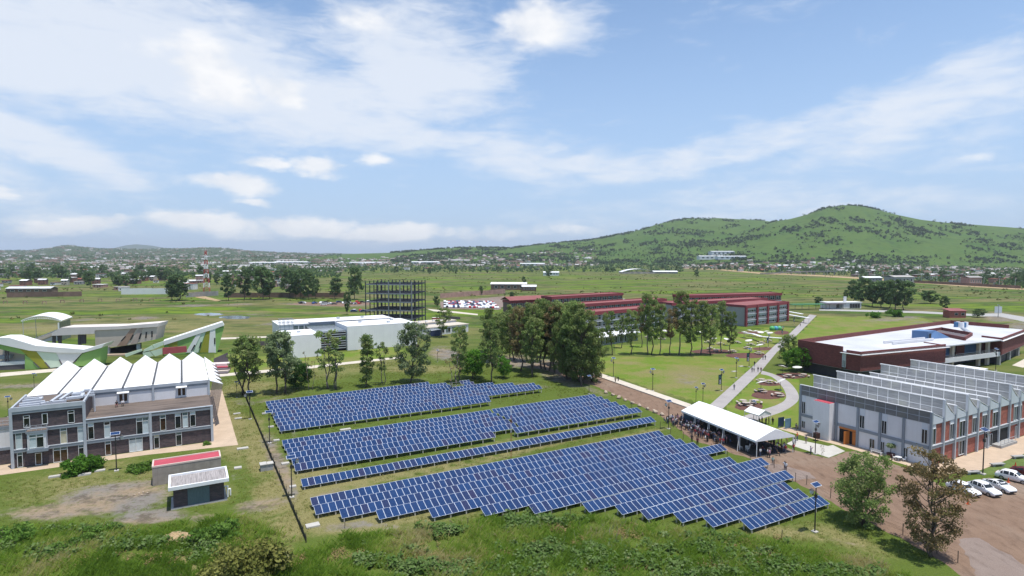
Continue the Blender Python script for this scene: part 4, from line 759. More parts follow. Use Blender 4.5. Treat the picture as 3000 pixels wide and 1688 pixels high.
wallseg(bb, (0,0), W1, 3.4, 9.15, .4, M_MAROON, 'wall'); wallseg(bb, (-.05,4.2), (0,0.02), 3.4, 9.15, .4, M_MAROON, 'wall'); wallseg(bb, LFT, (-.02,5.4), 3.4, 10.0, .4, M_MAROON, 'wall')
wallseg(bb, BCK, LFT, 3.4, 10.0, .4, M_MAROON, 'wall'); wallseg(bb, RBK, BCK, 3.4, 10, .4, M_MAROON, 'wall'); wallseg(bb, C2, D2, 3.4, 9.2, .4, M_MAROON, 'wall'); wallseg(bb, (70.4,-2), C2, 3.4, 9.2, .4, M_MAROON, 'wall'); wallseg(bb, W1, (39.4,1.5), 3.4, 8.9, .4, M_MAROON, 'wall')
wallseg(bb, (-.7,-.6), (38.6,-6.2), 8.15, 8.32, .55, M_WROOF, 'eave_canopy'); wallseg(bb, (-.9,5.6), (-.65,-.6), 8.15, 8.32, .6, M_WROOF, 'eave_canopy'); wallseg(bb, (68.3,-9.1), (104,-3.6), 8.15, 8.32, .6, M_WROOF, 'eave_canopy')
window(bb, 4.25, 5.35, 3.9, 8.1, .1, 't', 2, .5, (2,1), .12, .2)
wallseg(bb, (39.2,1.5), (70.6,-2), 3.4, 8.3, .4, M_BLUEW, 'recess_wall'); wallseg(bb, (38.2,-5.0), (69.4,-8.1), 3.0, 4.5, .35, M_WHITE, 'balcony_front'); wallseg(bb, (38.3,-4.8), (70.4,-2.2), 3.0, 3.2, 3.4, M_CONC, 'balcony_floor')
k = MB()
for i in range(16):
    p = np.array((38.2,-4.9))+(np.array((69.4,-8.0))-np.array((38.2,-4.9)))*i/15; k.bar((*p,4.5), (*p,5.4), .06, .06)
for z in (4.9, 5.4): k.bar((38.2,-4.9,z), (69.4,-8.0,z), .06, .06)
k.build('railing', M_GREY, bb)
for q in (44, 47, 52): window(bb, q, q+2.2, 4.6, 7.6, .6-.11*(q-39), 's', 2, .3, (0,2), .08, .25)
wallseg(bb, (55.5,-.9), (60,-1.4), 3.4, 8.3, .5, M_MAROON, 'recess_wall')
for p in ((46,-3.6),(61,-5),(66,-5.6)): k = MB(); k.box(p[0]-.7, p[0]+.7, p[1]-.4, p[1]+.4, 0, 8.2); k.build('column', M_TANW, bb)
IN = [(1.3,1.2),(36.9,-3.9),(41,2.5),(69,-.8),(70.4,-6.8),(103.5,-1.5),(107,4),(105.5,21.6),(2.8,19.5)]
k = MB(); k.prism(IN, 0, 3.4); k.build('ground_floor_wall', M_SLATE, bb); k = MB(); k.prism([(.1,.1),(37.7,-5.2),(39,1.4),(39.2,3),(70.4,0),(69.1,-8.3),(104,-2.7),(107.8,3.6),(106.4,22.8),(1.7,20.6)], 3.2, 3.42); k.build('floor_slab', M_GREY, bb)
for p in ((69.2,-8.1),(84,-5.6),(97,-3.6)): k = MB(); k.box(p[0]-.5, p[0]+.5, p[1], p[1]+.8, 0, 3.2); k.build('column', M_CONC, bb)
# roof court, plant room, pipe runs and tanks
for a, c in (((55.8,-3.0),(72,1.2)),((72,1.2),(80,14.5)),((80,14.5),(66.5,14)),((66.5,14),(55.8,-3.0))): wallseg(bb, a, c, 8.62, 9.7, .4, M_MAROON, 'court_parapet')
k = MB(); k.prism([(56.8,-2.2),(71.2,1.6),(78.6,13.8),(67.2,13.4)], 8.63, 8.66); k.build('court_floor', M_PLUM, bb)
k = MB(); k.slab([(47,9,8.62),(47,9,11.3),(52,9,11.3),(58,7,8.62)], (1.6,-4.2,0)); k.build('plant_room', M_BLUEW, bb); k = MB(); k.box(48.4, 49.6, 4.2, 4.3, 8.65, 10.6); k.build('door', M_BLK, bb)
for y in (3.6, 6.2): k = MB(); k.bar((26,y+1.0,9.1), (47,y-1.2,9.1), .35, .7); k.build('roof_rail', M_WHITE, bb)
for i in range(9): k = MB(); k.box(77+1.6*i, 78.1+1.6*i, 4+.9*i, 5.1+.9*i, 8.62, 9.2); k.build('roof_vent', M_GREYL, bb)
M_TANKB = pm('blue_tank', (.05,.16,.32), .4, .1)
for i in range(5): k = MB(); k.tube((95+1.7*(i%3),14+2*(i//3),8.62),(95+1.7*(i%3),14+2*(i//3),10.6), .75, .7, 12); k.build('water_tank', M_TANKB if i % 2 else M_WROOF, bb)
lsheet(BB, 'walkway', [(70,-14),(72,-10.4),(104,-5.2),(120,-3),(120,-7),(104,-8.5),(80,-14)], M_CREAM, .012)
# white cabin between the two
ck = thing('white_cabin', 'white flat roofed cabin between saw-tooth workshop and maroon brick building', 'hut', (125.7,165.5,0), R(31)); k = MB(); k.box(0, 18, 0, 7, 0, 3.2); k.build('wall', M_WHITE, ck); k = MB(); k.box(-.2, 18.2, -.2, 7.2, 3.2, 3.4); k.build('roof', M_WROOF, ck); k = MB(); k.box(3, 12.5, -.06, 0, .6, 2.9); k.build('grey_panel', M_LTW, ck)
# ---------------------------------------------------------------- red terraced complex behind the trees
M_CRED = pm('red_parapet', (.245,.042,.052), .75, .15, .25, streak=.2); M_CRROOF = pm('red_flat_roof', (.25,.085,.080), .85, .15, .15); M_FAC = pm('facade_pale', (.36,.345,.34), .7, .12, .3)
def red_bar(p, ang, L, Wd, h, label, openings=True, cols=False, floors=3, wm=None):
    o = thing('classroom_block', label, 'building', (p[0], p[1], 0), R(ang)); k = MB(); k.box(0, L, .5, Wd, 0, h-1.0); k.build('wall', wm or M_FAC, o)
    k = MB(); k.box(-.2, L+.2, 0, Wd+.2, h-1.0, h-.35); k.build('roof', M_CRROOF, o)
    for nm, bx_ in (('front',(-.25,L+.25,-.15,.25)),('back',(-.25,L+.25,Wd,Wd+.35))): k = MB(); k.box(*bx_, h-1.6, h); k.build('parapet', M_CRED, o)
    for s in (-.25, L-.05): k = MB(); k.box(s, s+.3, .26, Wd-.02, h-1.2, h-.02); k.build('parapet', M_CRED, o)
    n = int(L/(9.6 if cols else 4.6)); fh = (h-1.2)/floors
    for f in range(floors):
        k = MB(); k.box(0, L, -.1, .5, f*fh+fh-.35, f*fh+fh-.05); k.build('floor_band', M_GREYL, o)
        for i in range(n):
            w = L/n; a = i*w+(.9 if cols else .5); c = (i+1)*w-.6
            if openings: window(o, a, c, f*fh+.7, f*fh+fh-.5, .5, 's', 4 if cols else 2, .42, (0,1,2,1,0,1,2,1) if cols else (0,2,0,0), .1, .2, sub=False)
    if cols:
        for i in range(n+1): k = MB(); k.box(i*L/n-.6, i*L/n+.6, -.5, .5, 0, h-.1); k.build('column', M_CRED, o)
    return o
M_BROWNW = pm('brown_block_wall', (.17,.12,.10), .9, .2, .3)
red_bar((119.8,302.7), 37, 41, 16, 11, 'red framed classroom block nearest the promenade, with tall red columns', cols=True)
red_bar((30,264), 36, 58, 10, 11, 'long red roofed classroom block just behind the row of tall trees')
red_bar((22,300), 35, 84, 10, 11, 'long red roofed classroom block, second behind the tall trees', wm=M_MAROON)
red_bar((24,356), 35, 60, 10, 11.5, 'red roofed block with dark openings, left rear of the complex', wm=M_MAROON)
red_bar((86,318), 28, 75, 11, 11, 'red roofed block behind the red column block')
red_bar((104,362), 18, 75, 10, 11.8, 'rearmost red roofed block at the right of the complex', wm=M_MAROON)
pb = red_bar((-1,356), 30, 28, 9, 9, 'brown block with pitched red roof beside the far car park', wm=M_BROWNW); k = MB(); k.slab([(-1,-1,9),(27,-1,9),(27,5,11),(-1,5,11)], (0,0,.2)); k.slab([(-1,5,11),(27,5,11),(27,10.5,9),(-1,10.5,9)], (0,0,.2)); k.build('pitched_roof', M_CRROOF, pb)
cf = thing('cafeteria', 'long low cafeteria with white roof behind the tall trees', 'building', G(1715,1022), R(40)); k = MB(); k.box(0, 34, 1, 9, 0, 3.2); k.build('wall', M_GREY, cf); k = MB(); k.box(-1, 35, 0, 10, 3.4, 3.7); k.build('roof', M_WROOF, cf)
for i in range(11): window(cf, 1+3*i, 3.6+3*i, .4, 3.0, 1, 's', 2, 0, (0,2), .08, .1)
# ---------------------------------------------------------------- marquee and small tent
def cloth_mat():
    m, nt, p = mnode('tent_cloth'); tc = nt.nodes.new('ShaderNodeTexCoord'); c = ramp(nt, noise(nt, tc.outputs['Object'], .6, 4), [(.3,(.76,.76,.77)),(.7,(.84,.84,.84))])
    lk(nt, c, p.inputs['Base Color']); p.inputs['Roughness'].default_value = .6; b = nt.nodes.new('ShaderNodeBump'); b.inputs['Strength'].default_value = .35; b.inputs['Distance'].default_value = .12
    lk(nt, noise(nt, tc.outputs['Object'], 1.1, 3, .5, (1,.4,1)), b.inputs['Height']); lk(nt, b.outputs[0], p.inputs['Normal']); return m
M_CLOTH = cloth_mat()
TN = Fr(G(2216.8,1341), 20.0); tw, tl, ze, zr = 8.6, 22.4, 3.25, 4.9
tn = thing('marquee_tent', 'long white marquee with a pitched roof shading the crowd', 'tent', (*TN.o, 0), TN.a)
for sgn in (0, 1):
    k = MB(); nb = 5
    for i in range(nb):
        t0, t1 = i*tl/nb, (i+1)*tl/nb
        for q in range(4):                          # each bay sags a little between the frames
            u0, u1 = q/4, (q+1)/4; y0, y1 = t0+(t1-t0)*u0, t0+(t1-t0)*u1; d0, d1 = -.14*math.sin(math.pi*u0), -.14*math.sin(math.pi*u1)
            e = -.35 if not sgn else tw+.35; k.add([(e,y0,ze-.08+d0*.6),(e,y1,ze-.08+d1*.6),(tw/2,y1,zr+d1*.2),(tw/2,y0,zr+d0*.2),((e*.5+tw/4),y0,(ze+zr)/2+d0),((e*.5+tw/4),y1,(ze+zr)/2+d1)], [(0,1,5,4),(4,5,2,3)] if sgn == 0 else [(0,4,5,1),(4,3,2,5)])
    k.build('roof_cloth', M_CLOTH, tn, smooth=True)
for nm, x in (('eave', -.35), ('eave', tw+.35)): k = MB(); k.box(x-.02, x+.02, 0, tl, ze-.42, ze-.06); k.build('valance', M_CLOTH, tn)
for y in (0, tl): k = MB(); k.slab([(-.35,y,ze-.3),(tw+.35,y,ze-.3),(tw+.35,y,ze-.06),(tw/2,y,zr),(-.35,y,ze-.06)], (0,.03,0)); k.build('gable_cloth', M_CLOTH, tn)
for i in range(6):
    for x in (0, tw): k = MB(); k.tube((x, i*tl/5*.995+.05, 0), (x, i*tl/5*.995+.05, ze), .07, n=8); k.build('pole', M_WROOF, tn)
for i in range(1, 5): k = MB(); k.tube((-1.0, i*tl/5-.5, 0), (-.2, i*tl/5, ze-.15), .05, n=6); k.build('guy_pole', M_WROOF, tn)
k = MB(); k.box(.2, tw-.2, tl-.1, tl-.02, .1, 2.6); k.build('end_screen', pm('blue_screen', (.12,.22,.36), .5, .1), tn)
tag(MB().box(.05, tw-.05, .1, tl-.2, .012, .03).build('tent_shade_sheet', pm('painted_shade', (.035,.033,.034), .95, .3), None, (*TN.o, 0), TN.a), 'dark sheet painting the shade on the ground under the long marquee', 'painted shade')  # near-black sheet that paints the marquee's shade onto the ground
ST = G(2262,1247); st = thing('gazebo_tent', 'small white gazebo tent behind the long marquee', 'tent', (ST[0]-3.2, ST[1]-.5, 0), R(24))
k = MB(); z0, z1 = 2.4, 3.3
for q in ([(0,0,z0),(3.6,0,z0),(1.8,0,z1)],): k.slab(q, (0,.03,0))
k.slab([(-.1,-.1,z0),(1.8,-.1,z1),(1.8,4.1,z1),(-.1,4.1,z0)], (0,0,.03)); k.slab([(1.8,-.1,z1),(3.7,-.1,z0),(3.7,4.1,z0),(1.8,4.1,z1)], (0,0,.03)); k.slab([(0,4,z0),(3.6,4,z0),(1.8,4,z1)], (0,.03,0)); k.build('roof_cloth', M_CLOTH, st)
for x in (0, 3.6):
    for y in (0, 4): k = MB(); k.tube((x,y,0),(x,y,z0), .05, n=6); k.build('pole', M_WROOF, st)
for i, (a, c) in enumerate((((0,0),(3.6,0)),((0,4),(3.6,4)),((0,0),(0,4)),((3.6,0),(3.6,4)))): wallseg(st, a, c, z0-.22, z0, .02, M_CLOTH, 'valance')
# ================================================================== SOLAR ARRAY
def panel_mat():
    m, nt, p = mnode('solar_cells'); tc = nt.nodes.new('ShaderNodeTexCoord'); oi = nt.nodes.new('ShaderNodeObjectInfo')
    c = ramp(nt, oi.outputs['Random'], [(0,(.013,.032,.092)),(.35,(.017,.043,.118)),(.7,(.018,.036,.096)),(.93,(.022,.033,.082)),(1,(.030,.031,.074))])
    b = nt.nodes.new('ShaderNodeTexBrick'); b.offset = 0; b.inputs['Scale'].default_value = 1; b.inputs['Brick Width'].default_value = .158; b.inputs['Row Height'].default_value = .158; b.inputs['Mortar Size'].default_value = .006
    b.inputs['Color1'].default_value = (1,1,1,1); b.inputs['Color2'].default_value = (.82,.85,.9,1); b.inputs['Mortar'].default_value = (1.8,1.9,1.9,1); lk(nt, tc.outputs['Object'], b.inputs[0])
    c = mixc(nt, 1.0, c, b.outputs[0], 'MULTIPLY'); c = mixc(nt, .5, c, ramp(nt, noise(nt, tc.outputs['Object'], 2.2, 4), [(.3,(.75,.75,.8)),(.7,(1.3,1.3,1.2))]), 'MULTIPLY')
    lk(nt, c, p.inputs['Base Color']); p.inputs['Roughness'].default_value = .2; p.inputs['Specular IOR Level'].default_value = .26; return m
M_CELL = panel_mat(); M_ALU = pm('panel_frame', (.58,.63,.72), .45, .06, 1); M_POST = pm('concrete_post', (.58,.53,.45), .9, .15, 2); M_GALV = pm('galvanised', (.40,.41,.42), .45, .1, 1, .4)
PW, PL, TILT = .992, 1.935, R(20.25)
k = MB(); e = .030; k.box(0, PW, 0, e, -.02, .02, 1); k.box(0, PW, PL-e, PL, -.02, .02, 1); k.box(0, e, e, PL-e, -.02, .02, 1); k.box(PW-e, PW, e, PL-e, -.02, .02, 1); k.box(e, PW-e, e, PL-e, -.01, .012, 0)
PANEL_ME = k.mesh('solar_panel', [M_CELL, M_ALU])
PDY, PDZ = PL*math.cos(TILT), PL*math.sin(TILT)
RAW = {}
def postmesh(h):
    h = round(h*20)/20
    if h not in RAW: k = MB(); k.box(-.07, .07, -.07, .07, 0, h); RAW[h] = k.mesh('post', M_POST)
    return RAW[h]
def solar_row(tl_px, tr_px, zl0, zl1, label, gaps=(), ang=None):
    """one table of panels: photo corners of its upper edge, heights of the lower edge at both ends"""
    A = G(*tl_px, zl0+PDZ); B = G(*tr_px, zl1+PDZ)
    an = R(29.1); u = np.array([math.cos(an), math.sin(an)]); v = np.array([-u[1], u[0]])
    L = float((B[:2]-A[:2])@u); dr = math.atan2(float((B[:2]-A[:2])@v), L); rz = an+max(-.02, min(.02, dr))
    u = np.array([math.cos(rz), math.sin(rz)]); v = np.array([-u[1], u[0]]); O = A[:2]-v*PDY
    n = max(1, round(L/1.01)); st = L/n; sl = math.atan2(zl1-zl0, L)
    o = thing('solar_row', label, 'solar panels', (O[0], O[1], 0), rz, 'rows of solar panels')
    for i in range(n):
        if any(g0 <= (i+.5)/n <= g1 for g0, g1 in gaps): continue
        q = link('solar_panel', PANEL_ME, o, (i*st+(st-PW)/2, 0, zl0+(zl1-zl0)*(i+.5)/n+random.uniform(-.004,.004))); q.rotation_euler = (TILT+random.uniform(-.012,.012), -sl+random.uniform(-.008,.008), 0)
    for y, z in ((.35,.35*math.tan(TILT)), (PDY-.35,(PDY-.35)*math.tan(TILT))):
        k = MB(); k.bar((0,y,zl0+z-.06), (L,y,zl1+z-.06), .06, .08); k.build('rail', M_GALV, o)
    m = max(2, int(L/2.45))
    for i in range(m+1):
        s = .35+(L-.7)*i/m; zl = zl0+(zl1-zl0)*s/L
        for y in (.12, PDY-.4): link('post', postmesh(zl+y*math.tan(TILT)-.1), o, (s, y, 0))
    return o
ORD = ['first','second','third','fourth','fifth','sixth','seventh','eighth','ninth','tenth','eleventh','twelfth','thirteenth']
D_TL = [(908,1458.5),(918,1481.6),(992.7,1491.7),(1100,1495),(1253.8,1490),(1405.7,1484.8),(1548,1479),(1704.4,1474.3),(1799.8,1481.3),(1873,1495.3),(1971,1503.5),(2058.9,1516),(2167.5,1523)]
D_TR = [(1930.5,1261.5),(1963.4,1273.7),(1993,1285.4),(2031,1296),(2109.5,1300.2),(2073.6,1331),(2137,1338.4),(2229.7,1341),(2235.6,1366),(2300,1377.6),(2296.6,1411.6),(2338.8,1431.6),(2398.6,1450.4)]
for i, (a, c) in enumerate(zip(D_TL, D_TR)): solar_row(a, c, .6, .68, f'{ORD[i]} row of blue solar panels from the back of the big nearest block', ())
C_ = solar_row((880.4,1404), (1906.4,1220.6), .55, .85, 'lone row of blue solar panels standing between two blocks')
B_TL = [(825.6,1290),(831.4,1301.7),(838.4,1314.5),(845.4,1327.3),(853.6,1343.6),(860.6,1360)]; B_LE = [(1435,1200.4),(1451.6,1210),(1468,1218.4),(1488.3,1228.4),(1505,1238.4),(1446.5,1267)]
B_RS = [(1440,1198.7),(1456.9,1206.7),(1473.5,1215.8),(1494.4,1225.4),(1512,1238.5),(1501,1253.8)]; B_TR = [(1741,1155),(1763,1162),(1784,1170.5),(1807.4,1178.2),(1829.5,1186.4),(1866.8,1193.4)]
for i in range(6): solar_row(B_TL[i], B_LE[i], .6, .9, f'{ORD[i]} row from the back, left half of the middle solar block'); solar_row(B_RS[i], B_TR[i], .9, 1.15, f'{ORD[i]} row from the back, right half of the middle solar block')
A_TL = [(778.3,1176.3),(782.7,1183.9),(787,1191.2),(793,1200),(797.6,1208.8),(801,1218.8),(805.8,1228.4),(811.5,1238),(816.8,1248.5)]; A_TR = [(1256.9,1120),(1392,1120.6),(1405,1126.7),(1462,1127.6),(1523,1129.3),(1583.5,1128.8),(1601,1135.8),(1434,1158.5),(1436.8,1166.9)]
for i in range(9): solar_row(A_TL[i], A_TR[i], .6, 1.15, f'{ORD[i]} row of solar panels from the back of the farthest block', ((.875,.935),) if i in (1, 2) else ())
# ---------------------------------------------------------------- wire fence with dark netting, left of the array
M_NET = pm('dark_net', (.020,.026,.014), .95, .3, 3); M_WIRE = pm('rusty_post', (.09,.07,.055), .9, .3, 2)
FA, FB = G(898,1590)[:2], G(686,1086)[:2]; FL = float(np.linalg.norm(FB-FA)); fz = math.atan2(*(FB-FA)[::-1])
fn = thing('net_fence', 'long low fence of dark netting running along left edge of solar array', 'fence', (*FA, 0), fz); npst = 52
for i in range(npst):
    k = MB(); k.tube((0,0,0), (0,0,1.35), .045, n=5); k.build('post', M_WIRE, fn, (FL*i/(npst-1), random.uniform(-.06,.06), 0))
for i in range(npst-1):
    x0, x1 = FL*i/(npst-1), FL*(i+1)/(npst-1); h = .85+random.uniform(-.15,.15); k = MB()
    for z in np.arange(.08, h, .19): k.bar((x0,0,z), (x1,random.uniform(-.03,.03),z), .04, .07)
    for q in range(6): k.bar((x0+(x1-x0)*q/6,0,.05), (x0+(x1-x0)*q/6,0,h), .05, .04)
    k.build('net_panel', M_NET, fn)
# ---------------------------------------------------------------- wire fence on the right, along the dirt road
FP = [(1765,1180),(1850,1205),(1905,1240),(1965,1272),(2040,1303),(2130,1345),(2268,1372),(2331,1412),(2363,1420),(2433,1460),(2550,1530),(2645,1567),(2745,1622),(2806,1650),(2872,1690)]
wf = thing('wire_fence', 'thin wire fence on dark posts between the solar array and the dirt road', 'fence', G(2130,1345)); base = G(2130,1345)
pts = []
for a, c in zip(FP, FP[1:]):
    p, q = G(*a)[:2], G(*c)[:2]; n = max(1, int(np.linalg.norm(q-p)/3.6)); pts += [p+(q-p)*i/n for i in range(n)]
for p in pts: k = MB(); k.tube((0,0,0), (random.uniform(-.04,.04),0,1.55), .05, n=5); k.build('post', M_WIRE, wf, (p[0]-base[0], p[1]-base[1], 0))
for z in (.5, .95, 1.4):
    k = MB()
    for p, q in zip(pts, pts[1:]): k.bar((*(p-base[:2]), z), (*(q-base[:2]), z), .012, .012)
    k.build('wire', M_WIRE, wf)
for x, y in ((1370,1545),(1470,1535),(1510,1524),(1617,1517),(1670,1516),(1850,1540),(2290,1580),(1010,1548)):
    g = G(x, y); k = MB(); k.tube((0,0,0), (.05,0,1.3), .045, n=5); tag(k.build('fence_post', M_WIRE, None, tuple(g)), f'thin dark stake in tall grass before the front solar rows, {ORD[[1010,1370,1470,1510,1617,1670,1850,2290].index(x)]} from left', 'post', 'stakes in the tall grass')
# ---------------------------------------------------------------- solar street lamps
M_POLE = pm('dark_pole', (.035,.030,.030), .5, .2); M_LENS = pm('lamp_glass', (.55,.57,.55), .2, .05)
k = MB(); k.tube((0,0,0),(0,0,5.7), .085, .06, 8); POLE = k.mesh('pole', M_POLE)
k = MB(); k.box(-.3,.3,-.3,.3,0,.14); FOOT = k.mesh('footing', M_SLAB)
k = MB(); k.box(-.64,.64,-.36,.36,-.02,.02,1); k.box(-.59,.59,-.31,.31,.02,.028,0); SP_ME = k.mesh('lamp_solar_panel', [M_CELL, M_ALU])
k = MB(); k.bar((0,0,5.1),(.75,0,5.35), .05, .05); k.bar((0,0,4.75),(.75,0,5.3), .03, .03); k.box(.55,.66,-.06,.06,4.75,5.2); ARM = k.mesh('arm', M_POLE)
k = MB(); k.ell((.85,0,5.2), (.26,.2,.30), 8, 5); LANT = k.mesh('lantern', M_LENS); k = MB(); k.tube((.85,0,5.42),(.85,0,5.62), .30, .05, 8); CAPM = k.mesh('lantern_cap', M_POLE); k = MB(); k.box(-.16,.16,-.12,.12,4.3,4.7); BOX = k.mesh('battery_box', M_POLE)
def lamp(base, ytop, label, side=1, banner=None, rz=None):
    g = G(*base); h = ZA(g, ytop); s = max(.7, min(1.5, h/6.15)); o = thing('solar_lamp', label, 'street lamp', g, R(29.1) if rz is None else rz, 'solar street lamps', s)
    link('pole', POLE, o); link('footing', FOOT, o); q = link('lamp_solar_panel', SP_ME, o, (0,0,5.95)); q.rotation_euler = (R(24),0,0); ar = link('arm', ARM, o); la = link('lantern', LANT, ar); link('lantern_cap', CAPM, la); link('battery_box', BOX, o)
    if side < 0: ar.scale = (-1,1,1)
    if banner:
        k = MB(); k.box(-.55,.55,-.03,.03,1.9,4.6,0)
        f = MB(); f.box(-.42,.42,-.045,-.03,3.6,4.4,1); [f.box(-.15,.3,-.045,-.03,2.1+.42*i,2.36+.42*i,0) for i in range(3)]
        bn = k.build('banner', pm('banner_navy', (.012,.030,.045), .7, .2), o); bn.location = (-.62,0,0); f.build('banner_print', [pm('banner_white', (.6,.62,.64), .7), pm('banner_teal', (.02,.08,.10), .7)], bn)
    return o
LAMPS = [((2387,1559),1415,'solar street lamp standing right of the nearest solar rows',-1),((855,1457.6),1335,'solar street lamp inside the fence by the middle solar block',1),((790,1299),1203,'solar street lamp at left end of the farthest solar block',1),
 ((733,1228.6),1145,'solar street lamp just outside the left fence',-1),((341.6,1380),1266,'solar street lamp in front of the dark brick building',1),((25,1222),1160,'leftmost solar street lamp, behind the dark brick building',1),((100.4,1138),1102,'solar street lamp on grass behind the folded white roof',1),
 ((1958.7,1257),1172,'solar street lamp at the far end of the long marquee',-1),((2208,1228),1183,'solar street lamp between the two tents',1),((2388,1330.7),1232,'solar street lamp on the white slab by the workshop',1),
 ((2038.7,1183),1150,'solar street lamp behind the marquee, left of a taller one',1),((2059,1182),1122,'taller solar street lamp on the lawn behind the marquee',1),((1912,1145.7),1079,'solar street lamp in the middle of the big lawn',-1),((1797,1106),1047,'solar street lamp at left edge of the big lawn',-1),
 ((1725.7,1154.4),1099,'solar street lamp beside the dirt road under the grove',1),((2156.6,1108),1047,'solar street lamp left of the promenade above the lawn',1),((2879,1390),1254,'tall solar street lamp before the brick side of the workshop',1),((2748,1090),1042,'solar street lamp before the maroon brick wall',-1),
 ((2916.7,1086),1020,'solar street lamp by the right wing of the maroon building',-1),((2924,928),893,'solar street lamp carrying a pale sign at far right',1),((1282,1061),1040,'short solar lamp post near the white annex',1),((694,1165),1146,'small solar lamp under the slim trees at left',1)]
for a in LAMPS: lamp(*a)
for b_, y, t in (((2113,1145.7),1081,'lamp post with dark banner, nearest the marquee beside the promenade'),((2194.4,1075.8),1020,'lamp post with dark banner, second along the promenade'),((2251,1017.6),978,'lamp post with dark banner, third along the promenade'),((2293,985),958,'lamp post with dark banner before the red column block'),((2327,950),930,'farthest lamp post with dark banner on the promenade')): lamp(b_, y, t, 1, True)
# guyed lattice mast in the array
M_MRED = pm('mast_red', (.35,.07,.05), .6, .15); g = G(1497,1345); hm = ZA(g, 1190)
ms = thing('lattice_mast', 'slim red and white lattice mast standing in the solar array', 'mast', g)
for i in range(6):
    z0, z1 = hm*i/6, hm*(i+1)/6; k = MB(); c = [(.14*math.cos(q), .14*math.sin(q)) for q in (0, 2.09, 4.19)]
    for p in c: k.bar((*p,z0),(*p,z1), .03, .03)
    for z in np.arange(z0, z1-.2, .4): [k.bar((*c[j],z),(*c[(j+1)%3],z+.4), .02, .02) for j in range(3)]
    k.build('mast_section', [M_MRED, M_WROOF][i % 2], ms)
def nth(n): return f'{n}{"th" if 10 <= n % 100 <= 20 else {1:"st",2:"nd",3:"rd"}.get(n % 10, "th")}'
# ================================================================== TREES AND VEGETATION
M_BARK = pm('bark', (.115,.090,.072), .95, .35, 3, bump=.5, stretch=(1,1,.25)); M_BARKG = pm('grey_bark', (.16,.14,.125), .95, .3, 3, bump=.5, stretch=(1,1,.25))
L_EUC = leaf_mat('eucalyptus_leaf', [(0.118,0.190,0.059),(0.178,0.257,0.079),(0.237,0.319,0.100),(0.262,0.288,0.118),(0.203,0.293,0.086)], .42); L_GREY = leaf_mat('grey_green_leaf', [(0.142,0.193,0.090),(0.219,0.287,0.137),(0.309,0.391,0.197),(0.258,0.297,0.159)], .4)
L_RUST = leaf_mat('rusty_leaf', [(0.133,0.108,0.056),(0.221,0.163,0.081),(0.284,0.208,0.108),(0.189,0.183,0.075),(0.314,0.189,0.109)], .4); L_GRN = leaf_mat('bright_leaf', [(0.057,0.146,0.024),(0.100,0.224,0.034),(0.154,0.296,0.047)], .45); L_DGRN = leaf_mat('dark_leaf', [(0.036,0.091,0.023),(0.064,0.137,0.033),(0.096,0.178,0.046)], .4)
L_FAR = leaf_mat('far_leaf', [(0.075,0.130,0.056),(0.113,0.179,0.071),(0.156,0.216,0.094)], .35)
def leaf_cloud(C, Rr, n, size, rg, flat=.75, droop=0):
    """n leaf quads scattered through ellipsoid clumps with centres C and radii Rr"""
    C = np.asarray(C, float); Rr = np.asarray(Rr, float); k = len(C); idx = rg.integers(0, k, n)
    d = rg.normal(size=(n,3)); d /= np.linalg.norm(d, axis=1)[:, None]; r = rg.random(n)**.45
    P = C[idx]+d*r[:, None]*Rr[idx]*np.array([1,1,flat])
    nrm = rg.normal(size=(n,3))+d*.7+np.array([0,0,.35]); nrm /= np.linalg.norm(nrm, axis=1)[:, None]
    a = np.cross(nrm, rg.normal(size=(n,3))); a[:, 2] -= droop; a /= np.linalg.norm(a, axis=1)[:, None]; b = np.cross(nrm, a)
    s = size*(.6+.8*rg.random(n))[:, None]; a = a*s; b = b*s*.55
    V = np.stack([P-a-b*.3, P-a*.2+b, P+a+b*.2, P+a*.1-b], 1).reshape(-1, 3); Fq = np.arange(4*n).reshape(n, 4)
    ct = rg.random(k); t = np.clip(ct[idx]*.65+rg.random(n)*.35, 0, 1); return V, Fq, t
def branch(b, p, q, r0, r1, rg, n=3, w=.25):
    p = np.array(p, float); q = np.array(q, float); pts = [p]; L = np.linalg.norm(q-p)
    for i in range(1, n): pts.append(p+(q-p)*i/n+rg.normal(0, w*L*.12, 3))
    pts.append(q)
    for i in range(n): b.tube(pts[i], pts[i+1], r0+(r1-r0)*i/n, r0+(r1-r0)*(i+1)/n, 6)
    return pts
